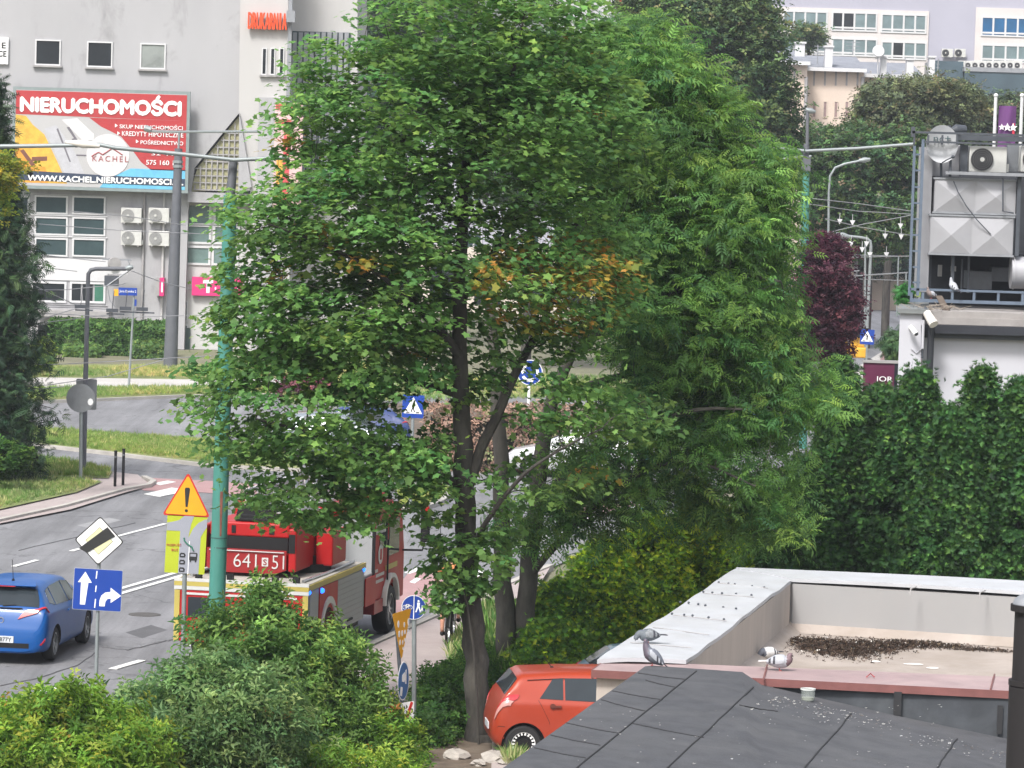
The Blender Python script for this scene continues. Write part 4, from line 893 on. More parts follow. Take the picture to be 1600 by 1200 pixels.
def seam(nm, pts, w_=.018, mt=None, off=.004):
    q = []
    for i in range(len(pts) - 1):
        for k in range(10):
            t_ = k / 10; q.append((pts[i][0] * (1 - t_) + pts[i + 1][0] * t_ + rnd.uniform(-1.2, 1.2), pts[i][1] * (1 - t_) + pts[i + 1][1] * t_))
    q.append(pts[-1]); W_ = [on_roof(x, y, off) for x, y in q]
    m = MB(); m.tube(W_, w_ / 2, 5); return m.build(nm, mt or M_bitd, RB)
for pts in ([(1088, 1049), (898, 1203)], [(1178, 1074), (1040, 1203)], [(1330, 1116), (1255, 1203)], [(1495, 1155), (1462, 1203)]): seam('seam', pts, .022)
for a, b in (((1008, 1063), (1054, 1074)), ((998, 1052), (1070, 1062)), ((957, 1080), (1035, 1094)), ((940, 1094), (1010, 1112)), ((885, 1130), (965, 1146)), ((860, 1149), (938, 1165)), ((835, 1169), (915, 1185)), ((989, 1131), (1100, 1153)), ((1155, 1102), (1215, 1112))): seam('seam', [a, ((a[0] + b[0]) / 2, (a[1] + b[1]) / 2 + 1), b], .014)
P = []
for k in range(260):
    x, y = rnd.uniform(1200, 1580), 0; y = 1085 + (x - 1200) * .22 + abs(rnd.gauss(0, 10)) + (8 if x > 1400 else 0); P.append(tuple(on_roof(x, y, .006)))
for k in range(90): P.append(tuple(on_roof(rnd.uniform(900, 1500), rnd.uniform(1090, 1200), .006)))
P = np.array(P); scatter('bird_droppings', P, nr.normal(size=(len(P), 3)) * .1 + np.array([0, 0, 1]), .012 + .022 * nr.rand(len(P)) ** 3, 'tuft', palette(len(P), [(.55, .54, .5), (.3, .29, .27), (.12, .1, .08)], [.4, .4, .2]), LMF, kind='stuff', label='specks of white droppings scattered on the dark felt roof', cat='droppings')
# jar
p = on_roof(1262, 1095, 0); t = empty('glass_jar', p, 'small open clear jar standing on the dark felt roof under the coping', 'jar')
M_jar = mat('jar_glass', (.40, .44, .42), .12, var=0, spec=.6); M_jar.node_tree.nodes['Principled BSDF'].inputs['Alpha'].default_value = .28
m = MB(); m.tube([(0, 0, 0), (0, 0, .01), (0, 0, .15)], [.085, .092, .092], 20, cap=False); m.disc((0, 0, .008), .085, .012, 'z', 20); m.build('jar_body', M_jar, t, world=False, smooth=True)
MB().ring((0, 0, .155), .088, .1, .018, 'z', 24).build('rim', mat('jar_rim', (.6, .62, .6), .2), t, world=False)
MB().disc((0, 0, .03), .08, .03, 'z', 20).build('residue', mat('residue', (.28, .30, .24), .6), t, world=False)
# dark pipe at the right edge
q = at(1616, 944, 30); t = empty('vent_pipe', (q.x, 30, 0), 'thick black vent pipe cut by the right edge in the near foreground', 'pipe')
Mpipe = mat('black_pipe', (.008, .006, .007), .8, var=.3, vscale=4)
m = MB(); m.tube([(q.x, 30, 0), (q.x, 30, q.z - .65), (q.x, 30, q.z - .64), (q.x, 30, q.z - .05)], [.175, .175, .155, .15], 24); m.build('pipe', Mpipe, t, smooth=True)
m = MB(); m.disc((q.x, 30, q.z - .03), .185, .05, 'z', 24); m.disc((q.x, 30, q.z - .62), .18, .04, 'z', 24); m.build('collar', Mpipe, t); MB().ball((q.x, 30, q.z + .0), (.17, .17, .09), 20, 8).build('cap', M_steel, t, smooth=True)

# ------------------------------------------------------------ white building with rooftop plant
Y = 84.0; s = pm_(Y)
c = at(1520, 560, Y); WB = empty('white_annex', (c.x, Y, 0), 'white rendered annex with pillar, dark eaves band and rooftop plant, right of the thuja tops', 'building')
M_wr = mat('white_render', (.47, .47, .51), .9, var=.04, vscale=.8, dirt=.4, dirtcol=(.44, .44, .47), dscale=.9, stretch=(1, 1, .35), thr=(.5, .75))
m = MB(); a = at(1441, 524, Y); skew(m, a.x, a.x + 8, Y, Y + 6, 0, a.z); m.build('wall', M_wr, WB)
m = MB(); a = at(1406, 489, Y - .4); b = at(1441, 489, Y - .4); skew(m, a.x, b.x, Y - .45, Y + 4, 0, a.z); m.build('pillar', M_wr, WB)
m = MB(); skew(m, a.x - .06, b.x + .12, Y - .55, Y + 4.1, a.z, a.z + .10); m.build('pillar_cap', mat('cap_grey', (.16, .17, .17), .7, var=.2), WB)
M_conc = mat('weathered_concrete', (.30, .28, .27), .9, var=.15, vscale=1.5, dirt=.5, dirtcol=(.17, .16, .15), dscale=1.4)
m = MB(); a = at(1445, 495, Y - .1); b = at(1445, 506, Y - .1); skew(m, a.x, a.x + 8, Y - .1, Y + 5.9, b.z, a.z); m.build('deck_edge', M_conc, WB)
m = MB(); a = at(1442, 507, Y - .3); b = at(1442, 520, Y - .3); m.bb(a.x, a.x + 8, Y - .35, Y - .02, b.z, a.z); m.build('eaves_band', mat('eaves_black', (.02, .022, .03), .5, var=.2), WB)
m = MB(); a = at(1442, 519, Y - .2); m.bb(a.x, a.x + 8, Y - .16, Y - .004, a.z - .12, a.z + .02); m.build('fascia', M_dsteel, WB)
a = at(1455, 512, Y - .45); m = MB(); m.tube([a, (a.x, a.y, 0)], .075, 12); m.tube([(a.x, a.y, 3.0), (a.x, a.y, 3.1)], .09, 12); m.build('drainpipe', mat('drain_black', (.02, .022, .028), .5), WB, smooth=True)
a = at(1443, 500, Y - .5); b = at(1443, 545, Y - .5); m = MB(); m.tube([a, (a.x, a.y, b.z)], .03, 8); m.build('conduit', M_wr, WB)
MB().tube([at(1424, 545, Y - .47), at(1432, 552, Y - .47), at(1440, 545, Y - .47), at(1443, 530, Y - .47)], .012, 5).build('cable', M_wr, WB)
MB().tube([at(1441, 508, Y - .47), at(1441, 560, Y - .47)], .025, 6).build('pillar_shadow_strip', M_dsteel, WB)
# camera and small lamp
c = at(1427, 517, Y - .62); t = empty('security_camera', c, 'white bullet security camera on the white pillar', 'camera')
m = MB(); m.tube([(-.07, -.0, .09), (.05, -.14, -.06)], .055, 14); m.build('camera_body', mat('camera_white', (.75, .75, .75), .4), t, world=False, smooth=True)
MB().disc((.058, -.15, -.068), .04, .02, Vector((.12, -.14, -.15)).normalized(), 14).build('lens', M_gdark, t, world=False); MB().tube([(-.07, 0, .06), (-.07, .2, .04)], .02, 6).build('bracket', M_wr, t, world=False)
c = at(1455, 498, Y - .7); t = empty('wall_floodlight', c, 'white tube shaped floodlight under the pillar cap above the drainpipe', 'lamp')
m = MB(); m.tube([(-.09, .1, .12), (.05, -.12, -.12)], [.09, .105], 16); m.build('lamp_body', mat('lamp_cream', (.62, .58, .53), .5), t, world=False, smooth=True); MB().tube([(-.08, .12, .1), (-.1, .3, .22)], .03, 6).build('bracket', M_dsteel, t, world=False)
# roof deck and plant
zd = at(1500, 486, Y + .3).z
m = MB(); a = at(1441, 480, Y); skew(m, a.x - .05, a.x + 8, Y - .05, Y + 8, zd - .3, zd); m.build('roof_deck', M_conc, WB)
def pbx(nm, mt, rects, par, bevel=0):
    if nm in ('column', 'rail_post', 'side_panel', 'rail', 'white_box'):
        for r in rects: o_ = pb(MB(), *r).build(nm, mt, par, bevel=bevel)
        return o_
    m = MB()
    for r in rects: pb(m, *r)
    return m.build(nm, mt, par, bevel=bevel)
M_pl = mat('blue_grey_steel', (.10, .13, .175), .5, var=.12, vscale=3)
PF = empty('steel_platform', (at(1500, 470, Y + 1).x, Y + 1, zd), 'blue grey steel platform frame with ladder and rails carrying the rooftop plant', 'platform')
Yp = Y + 1.0
pbx('rail', M_pl, [(1422, 454.5, 1720, 458, Yp, Yp + .08), (1422, 471, 1720, 476, Yp, Yp + .12)], PF)
pbx('rail_post', M_pl, [(x, 457, x + 4, 472, Yp + .01, Yp + .07) for x in (1422, 1440, 1486, 1520, 1558, 1596)], PF)
pbx('ladder', M_pl, [(1423, 228, 1427, 462, Yp, Yp + .06), (1436, 218, 1440.5, 462, Yp, Yp + .06)] + [(1426, y, 1438, y + 2.6, Yp + .01, Yp + .05) for y in (240, 265, 291, 316, 341, 366, 391, 416, 440)], PF)
pbx('top_rail', M_dsteel, [(1426, 209, 1720, 212.5, Yp, Yp + .06), (1444, 224, 1720, 227, Yp, Yp + .06), (1494, 214, 1720, 222, Yp + .4, Yp + .45)] + [(x, 211, x + 3, 226, Yp + .005, Yp + .05) for x in (1427, 1449, 1471, 1494)], PF)
pbx('corner_post', M_dsteel, [(1424, 198, 1430, 214, Yp, Yp + .1)], PF)
pbx('column', M_dsteel, [(1452, 250, 1458, 458, Yp + 1.0, Yp + 1.1), (1500, 226, 1512, 275, Yp + .6, Yp + .7), (1483, 250, 1487, 276, Yp + .3, Yp + .36), (1486, 400, 1491, 458, Yp + .6, Yp + .7), (1512, 400, 1515, 458, Yp + .9, Yp + 1.0), (1588, 276, 1594, 400, Yp + .3, Yp + .5), (1502, 405, 1504, 458, Yp + .9, Yp + 1.0)], PF)
M_duct = mat('galvanised_duct', (.33, .33, .35), .5, var=.06, vscale=1.5, metal=.15, dirt=.4, dirtcol=(.28, .28, .29), dscale=1.1)
pbx('column_cladding', M_duct, [(1437, 230, 1454, 456, Yp + .5, Yp + 1.2)], PF)
pbx('beam', M_steel, [(1478, 271, 1720, 276, Yp + .1, Yp + .3)], PF)
# enclosure behind
ENC = empty('plant_enclosure', (at(1560, 400, Yp + 3).x, Yp + 3, zd), 'dark recessed enclosure behind the ductwork on the annex roof', 'enclosure')
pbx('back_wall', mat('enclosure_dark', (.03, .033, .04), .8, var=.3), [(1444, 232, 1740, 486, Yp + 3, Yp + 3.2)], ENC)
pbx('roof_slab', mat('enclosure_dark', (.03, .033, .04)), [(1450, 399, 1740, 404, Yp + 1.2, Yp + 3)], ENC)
pbx('side_panel', mat('grey_plant_panel', (.14, .15, .165), .7, var=.15), [(1512, 424, 1550, 452, Yp + 1.6, Yp + 2.4), (1550, 418, 1583, 440, Yp + 1.8, Yp + 2.4), (1574, 226, 1594, 268, Yp + 1, Yp + 1.2)], ENC)
pbx('white_box', mat('dull_white', (.4, .39, .38), .7), [(1466, 414, 1472, 432, Yp + 1.4, Yp + 1.5), (1486, 416, 1494, 424, Yp + 1.3, Yp + 1.4)], ENC)
m = MB(); pb(m, 1455, 226, 1500, 276, Yp + .8, Yp + 1.6); m.build('cabinet', M_duct, None, bevel=.02, label='pale metal cabinet behind the round dish on the plant platform', cat='cabinet')
def duct(x0, y0, x1, y1, Yd, label, dep):
    t = empty('air_duct', (at((x0 + x1) / 2, y1, Yd).x, Yd, at((x0 + x1) / 2, y1, Yd).z), label, 'duct', 'stacked ducts')
    c = at((x0 + x1) / 2, (y0 + y1) / 2, Yd); W_, H_ = (x1 - x0) * s, (y1 - y0) * s; m = MB(); m.bb(c.x - W_ / 2, c.x + W_ / 2, Yd, Yd + dep, c.z - H_ / 2, c.z + H_ / 2); m.build('duct_body', M_duct, t)
    # cross-broken panels: shallow pyramids
    m = MB()
    for k in range(2):
        xa = c.x - W_ / 2 + W_ / 2 * k + .02; xb = xa + W_ / 2 - .04; za, zb_ = c.z - H_ / 2 + .03, c.z + H_ / 2 - .04
        m.add([(xa, Yd - .005, za), (xb, Yd - .005, za), (xb, Yd - .005, zb_), (xa, Yd - .005, zb_), ((xa + xb) / 2, Yd - .085, (za + zb_) / 2)], [(0, 1, 4), (1, 2, 4), (2, 3, 4), (3, 0, 4)])
    m.build('cross_panel', M_duct, t, fixn=False)
    m = MB(); m.bb(c.x - W_ / 2 - .03, c.x + W_ / 2 + .03, Yd - .03, Yd + dep + .02, c.z + H_ / 2 - .02, c.z + H_ / 2 + .02).bb(c.x - W_ / 2 - .03, c.x + W_ / 2 + .03, Yd - .03, Yd + dep + .02, c.z - H_ / 2 - .02, c.z - H_ / 2 + .02); m.build('flange', M_steel, t)
duct(1459, 280, 1588, 334, Yp + .4, 'upper one of two stacked rectangular metal ducts with creased panels', 1.0)
duct(1452, 337, 1584, 399, Yp + .35, 'lower one of two stacked rectangular metal ducts with creased panels', 1.2)
a = at(1600, 427, Yp + .2); m = MB(); m.tube([(a.x - .25, a.y + .4, a.z), (a.x + 2, a.y + .4, a.z)], .36, 24)
for k in range(4): m.tube([(a.x - .2 + k * .5, a.y + .4, a.z), (a.x - .17 + k * .5, a.y + .4, a.z)], .38, 24)
m.build('round_duct', M_duct, None, smooth=True, label='fat round horizontal duct at the right edge of the plant platform', cat='duct')
m = MB(); m.tube([at(1490, 283, Yp + .25), at(1497, 300, Yp + .2), at(1510, 322, Yp + .2), at(1526, 343, Yp + .2), at(1548, 366, Yp + .25)], .012, 5); m.tube([at(1567, 278, Yp + .2), at(1567, 330, Yp + .2), at(1584, 333, Yp + .2)], .018, 6)
m.build('hanging_cable', M_dsteel, None, label='thin cable hanging across the creased duct panels', cat='cable')
for i, (cx, lb) in enumerate(((1543, 'beige air conditioner with dark round fan on the plant platform'), (1624, 'air conditioner cut by the right edge, beside the beige one on the platform'))):
    p = at(cx, 273, Yp + .55); ac_unit((p.x, p.y, p.z), 60 * s, 45 * s, .45, lb, 'air conditioners on the plant platform')
# dish with lettering
c = at(1472, 225, Yp + .2); t = empty('satellite_dish', c, 'large pale round satellite dish with dark letters behind the top rail', 'satellite dish')
m = MB(); n = 36; RX, RZ = 25.5 * s, 30 * s; vv = [(0, .10, 0)]; ff = []
for j, rr in enumerate((.35, .7, 1.0)):
    for k in range(n): an = 2 * math.pi * k / n; vv.append((RX * rr * math.cos(an), .10 - .10 * rr * rr, RZ * rr * math.sin(an)))
for k in range(n): ff.append((0, 1 + k, 1 + (k + 1) % n))
for j in range(2):
    for k in range(n): a = 1 + j * n + k; b = 1 + j * n + (k + 1) % n; ff.append((a, a + n, b + n, b))
b0_ = len(vv); vv += [(x, y + .02, z) for x, y, z in vv]; ff += [tuple(reversed([i + b0_ for i in f])) for f in ff]
for k in range(n): a = 1 + 2 * n + k; b = 1 + 2 * n + (k + 1) % n; ff.append((a, b, b + b0_, a + b0_))
m.add(vv, ff); m.build('reflector', mat('dish_grey', (.42, .43, .45), .45, var=.03), t, world=False, smooth=True)
lettering('nc+', (.0, .03, RZ * .27), (RX * 1.05, RZ * .32), mat('dish_letter', (.06, .10, .11), .5), t, world=False, ext=.012, bold=.0)
m = MB(); m.tube([(.02, 0, -RZ * .98), (.1, -.35, -RZ * .80), (.2, -.42, -RZ * .68)], .016, 6); m.ball((.2, -.44, -RZ * .66), (.04, .06, .04)); m.build('receiver_arm', M_dsteel, t, world=False)
MB().tube([(0, .12, 0), (0, .25, 0), (.05, .3, -1.0)], .03, 8).build('mount', M_dsteel, t, world=False)
m = MB(); a = at(1497, 205, Yp + .4); m.tube([(a.x - .18, a.y, a.z + .0), (a.x - .05, a.y, a.z + .04), (a.x + .16, a.y + .1, a.z + .04)], [.05, .11, .10], 12); m.tube([(a.x - .2, a.y, a.z + .12), (a.x - .17, a.y, a.z - .1)], .04, 8); m.build('receiver_head', M_dsteel, None, smooth=True, label='dark oblong lamp head above the top rail right of the dish', cat='lamp')
# nest of twigs on the pillar
m = MB(); c = at(1452, 482, Y + .1)
for k in range(70):
    p = Vector((c.x + rnd.gauss(.05, .32), Y + .2 + rnd.gauss(0, .3), zd + abs(rnd.gauss(.03, .05)))); an = rnd.uniform(0, 6.28); L_ = rnd.uniform(.08, .3); q = p + Vector((math.cos(an) * L_, math.sin(an) * L_, rnd.uniform(-.03, .1))); m.tube([p, q], .006, 3)
m.build('twig_nest', mat('twig', (.20, .17, .14), .9, var=.3), None, label='untidy heap of twigs at the corner of the annex roof deck', cat='nest')
m = MB(); a = at(1478, 476, Y + .3); m.prism([at(1462, 462, Y + .35), at(1472, 462, Y + .35), at(1486, 487, Y + .35), at(1474, 487, Y + .35)], (0, .06, 0)); m.tube([at(1480, 486, Y + .3), at(1488, 478, Y + .3)], .02, 5); m.build('broken_board', mat('old_board', (.15, .12, .10), .9, var=.3), None, label='broken brown boards leaning by the twigs on the annex roof', cat='board')

# ------------------------------------------------------------ purple sign, flags
Y2 = 92.0; c = at(1377, 592, Y2); t = empty('purple_sign', (c.x, Y2, at(1377, 620, Y2).z), 'dark purple sign board with white letters beside the white pillar', 'sign')
W_, H_ = 56 * pm_(Y2), 56 * pm_(Y2); M_pur = mat('sign_purple', (.095, .012, .045), .5, var=.06)
MB().box((c.x, Y2 + .1, c.z - .05), (W_, .15, H_)).build('sign_board', M_pur, t)
MB().box((c.x, Y2 + .1, c.z - .05 + H_ / 2 + .03), (W_ + .05, .22, .06)).build('sign_edge', M_sill, t)
MB().bb(c.x + W_ / 2 - .12, c.x + W_ / 2 - .02, Y2 + .01, Y2 + .02, c.z - H_ / 2, c.z + H_ / 2).build('sign_edge', M_gdark, t)
lettering('JOR', (c.x + .07, Y2 + .0, c.z - .02), (26.5 * pm_(Y2), 10.5 * pm_(Y2)), mat('sign_white', (.8, .8, .8)), t, bold=.0)
MB().bb(c.x - .3, c.x - .2, Y2 + .18, Y2 + .28, 0, c.z).build('post', M_dsteel, t)
Y3 = 112.0
for i, px in enumerate((1556, 1597)):
    a = at(px, 152, Y3); t = empty('flagpole', (a.x, Y3, 0), ('left white flagpole carrying the purple star banner', 'right white flagpole at the picture edge behind the annex')[i], 'flagpole', 'white flagpoles')
    MB().tube([(a.x, Y3, 0), (a.x, Y3, a.z)], [.07, .05], 12).build('pole', M_whitep, t, smooth=True); MB().ball((a.x, Y3, a.z + .05), .07).build('finial', M_whitep, t); 
a, b = at(1561, 165, Y3), at(1586, 233, Y3); t = empty('flag', (a.x, Y3, b.z), 'purple banner with white stars hanging from the left flagpole', 'flag')
m = MB(); vv = []; ff = []; nx = 10
for j in range(13):
    for i in range(nx + 1): u = i / nx; vv.append((a.x + (b.x - a.x) * u, Y3 + .05 * math.sin(u * 7 + j * .2), a.z + (b.z - a.z) * j / 12))
for j in range(12):
    for i in range(nx): q = j * (nx + 1) + i; ff.append((q, q + 1, q + nx + 2, q + nx + 1))
m.add(vv, ff); m.build('cloth', mat('flag_purple', (.11, .035, .14), .8, var=.15, vscale=2), t, smooth=True, fixn=False)
m = MB()
for k, r_ in ((0, .10), (1, .13), (2, .13)):
    cx = a.x + .09 + k * .165; cz = at(1572, 199, Y3).z; P = []
    for j in range(10): an = math.pi / 2 + j * math.pi / 5; rr = r_ if j % 2 == 0 else r_ * .42; P.append((cx + rr * math.cos(an), cz + rr * math.sin(an)))
    m.xz(P, Y3 - .10, Y3 - .07)
m.build('stars', mat('sign_white', (.8, .8, .8)), t)
MB().bb(a.x + .4, a.x + .47, Y3 - .08, Y3 - .06, cz - .22, cz + .12).build('red_mark', mat('flag_red', (.5, .03, .06), .6), t)

# ------------------------------------------------------------ pigeons
M_pg = mat('pigeon_grey', (.13, .14, .17), .7, var=.12, vscale=30); M_pgd = mat('pigeon_dark', (.035, .035, .045), .6, var=.2, vscale=30); M_pgw = mat('pigeon_pale', (.34, .35, .38), .7, var=.1, vscale=30); M_pgwh = mat('pigeon_white', (.62, .61, .60), .7, var=.06); M_leg = mat('pigeon_leg', (.45, .12, .12), .6)
def pigeon(loc, heading, pitch, head, label, body=None, wing=None, tail=None, sc=1.0, neckm=None):
    t = empty('pigeon', loc, label, 'pigeon', 'pigeons on the roofs', rz=heading); body = body or M_pg; wing = wing or M_pgw; tail = tail or M_pgd; neckm = neckm or body
    # body as lofted sections along the spine; local +x is forward
    cp, sp = math.cos(pitch), math.sin(pitch)
    def sp_(x, z): return Vector((x * cp - z * sp, 0, x * sp + z * cp))
    C0 = Vector((0, 0, .112))
    pts = [(-.16, .0, .016), (-.12, .0, .042), (-.06, .0, .070), (.0, 0, .082), (.055, .0, .078), (.095, .012, .056)]
    path = [C0 + sp_(x, z) for x, z, r in pts]; rad = [r for x, z, r in pts]
    if head == 'up': path += [path[-1] + Vector((.018, 0, .045)), path[-1] + Vector((.026, 0, .085)), path[-1] + Vector((.035, 0, .108)), path[-1] + Vector((.05, 0, .112))]; rad += [.042, .030, .031, .014]
    elif head == 'down': path += [path[-1] + Vector((.03, 0, -.005)), path[-1] + Vector((.055, 0, -.035)), path[-1] + Vector((.065, 0, -.062)), path[-1] + Vector((.068, 0, -.075))]; rad += [.042, .034, .031, .014]
    else: path += [path[-1] + Vector((.012, 0, .022)), path[-1] + Vector((.02, 0, .045)), path[-1] + Vector((.035, 0, .055)), path[-1] + Vector((.048, 0, .053))]; rad += [.046, .038, .033, .014]
    path = [p * sc for p in path]; rad = [r * sc for r in rad]
    P2 = []; R2 = []
    for i in range(len(path) - 1):
        for k in range(3):
            u = k / 3; p0 = path[max(i - 1, 0)]; p1 = path[i]; p2 = path[i + 1]; p3 = path[min(i + 2, len(path) - 1)]
            P2.append(.5 * ((2 * p1) + (p2 - p0) * u + (2 * p0 - 5 * p1 + 4 * p2 - p3) * u * u + (3 * p1 - p0 - 3 * p2 + p3) * u ** 3)); R2.append(rad[i] * (1 - u) + rad[i + 1] * u)
    P2.append(path[-1]); R2.append(rad[-1])
    m = MB(); m.tube(P2, R2, 14); o = m.build('body', [body, neckm], t, world=False, smooth=True)
    hp = path[-2]
    for f in o.data.polygons:
        if f.center.x > path[5].x - .01: f.material_index = 1
    bdir = (path[-1] - path[-3]).normalized(); m = MB(); m.tube([path[-1] - bdir * .006, path[-1] + bdir * .018 + Vector((0, 0, -.004))], [.007 * sc, .002], 6); m.build('beak', M_pgd, t, world=False)
    m = MB(); m.ball(hp + Vector((.004, .021 * sc, .006)), .005); m.ball(hp + Vector((.004, -.021 * sc, .006)), .005); m.build('eye', mat('pigeon_eye', (.35, .12, .03), .3), t, world=False)
    m = MB(); A = path[1] + Vector((.0, 0, .005)); dirt_ = (path[0] - path[2]).normalized(); B = A + dirt_ * .13 * sc
    sd_ = Vector((0, 1, 0)); m.prism([A + sd_ * .022, A - sd_ * .022, B - sd_ * .045, B + sd_ * .045], (0, 0, .012)); m.build('tail', tail, t, world=False)
    for sgn in (-1, 1):
        m = MB(); W_ = []
        for j in range(9):
            u = j / 8; c = path[4].lerp(path[0], u * .98); r_ = (.076 * math.sin(math.pi * min(1, u * .75 + .22)) + .002) * sc
            W_.append((c, r_))
        vv = []; ff = []
        for j, (c, r_) in enumerate(W_):
            for k in range(6):
                an = -.35 + k * .33; hh = rad[3] * 1.07 * (1 - .45 * (j / 8) ** 2) + .004
                vv.append(c + Vector((0, sgn * hh * math.cos(an), r_ * 1.05 * math.sin(an) + .004)))
        for j in range(8):
            for k in range(5): q = j * 6 + k; ff.append((q, q + 1, q + 7, q + 6))
        m.add(vv, ff); w_o = m.build('wing', [wing, M_pgd], t, world=False, smooth=True, fixn=False)
        for f in w_o.data.polygons:
            row = f.index // 5
            if row in (4, 6) and f.index % 5 < 4: f.material_index = 1
    m = MB()
    for sgn in (-1, 1):
        m.tube([C0 * sc + sp_(-.01, -.05) * sc + Vector((0, sgn * .02, 0)), (.0, sgn * .022, .0)], .005, 6)
        for k in (-1, 0, 1): m.tube([(.0, sgn * .022, .003), (.03, sgn * .022 + k * .014, .002)], .003, 4)
    m.build('legs', M_leg, t, world=False)
    return t
pigeon(on_roof(1020, 1043, .0) if False else Vector((A0.x + .0, A0.y - .02, 2.865)), R(180), R(38), 'up', 'upright grey pigeon standing on the corner of the dark felt roof', sc=1.12, neckm=mat('pigeon_neck', (.09, .075, .10), .5, var=.2))
pigeon(G(1012, 1006, zp + .02), R(195), R(2), 'down', 'pigeon bending down on the pale metal cap behind the upright pigeon', body=mat('pigeon_slate', (.10, .115, .13), .7, var=.2, vscale=30), wing=mat('pigeon_mottled', (.17, .18, .19), .7, var=.5, vscale=45), sc=1.1)
pigeon(G(1218, 1048, zc), R(-8), R(4), 'tuck', 'plump pale grey pigeon with dark wing bars sitting on the pink coping', body=M_pgw, tail=M_pgwh, neckm=mat('pigeon_neck2', (.14, .09, .10), .6, var=.2), sc=1.15)
pigeon(G(1200, 1032, zf), R(215), R(2), 'down', 'white speckled pigeon on the roof deck behind the sitting one', body=M_pgwh, wing=M_pgwh, neckm=M_pg, sc=1.1)
pigeon(Vector((at(1456, 462, Yp).x, Yp + .03, at(1456, 471, Yp).z + .06)), R(200), R(20), 'up', 'small brown white pigeon on the lower platform rail above the twigs', sc=.9, body=mat('pigeon_brown', (.2, .16, .15), .7, var=.3))
pigeon(Vector((at(1490, 455, Yp).x, Yp + .03, at(1490, 455, Yp).z)), R(120), R(30), 'up', 'pale pigeon perched on the upper platform rail before the dark recess', sc=1.0, body=M_pgw)
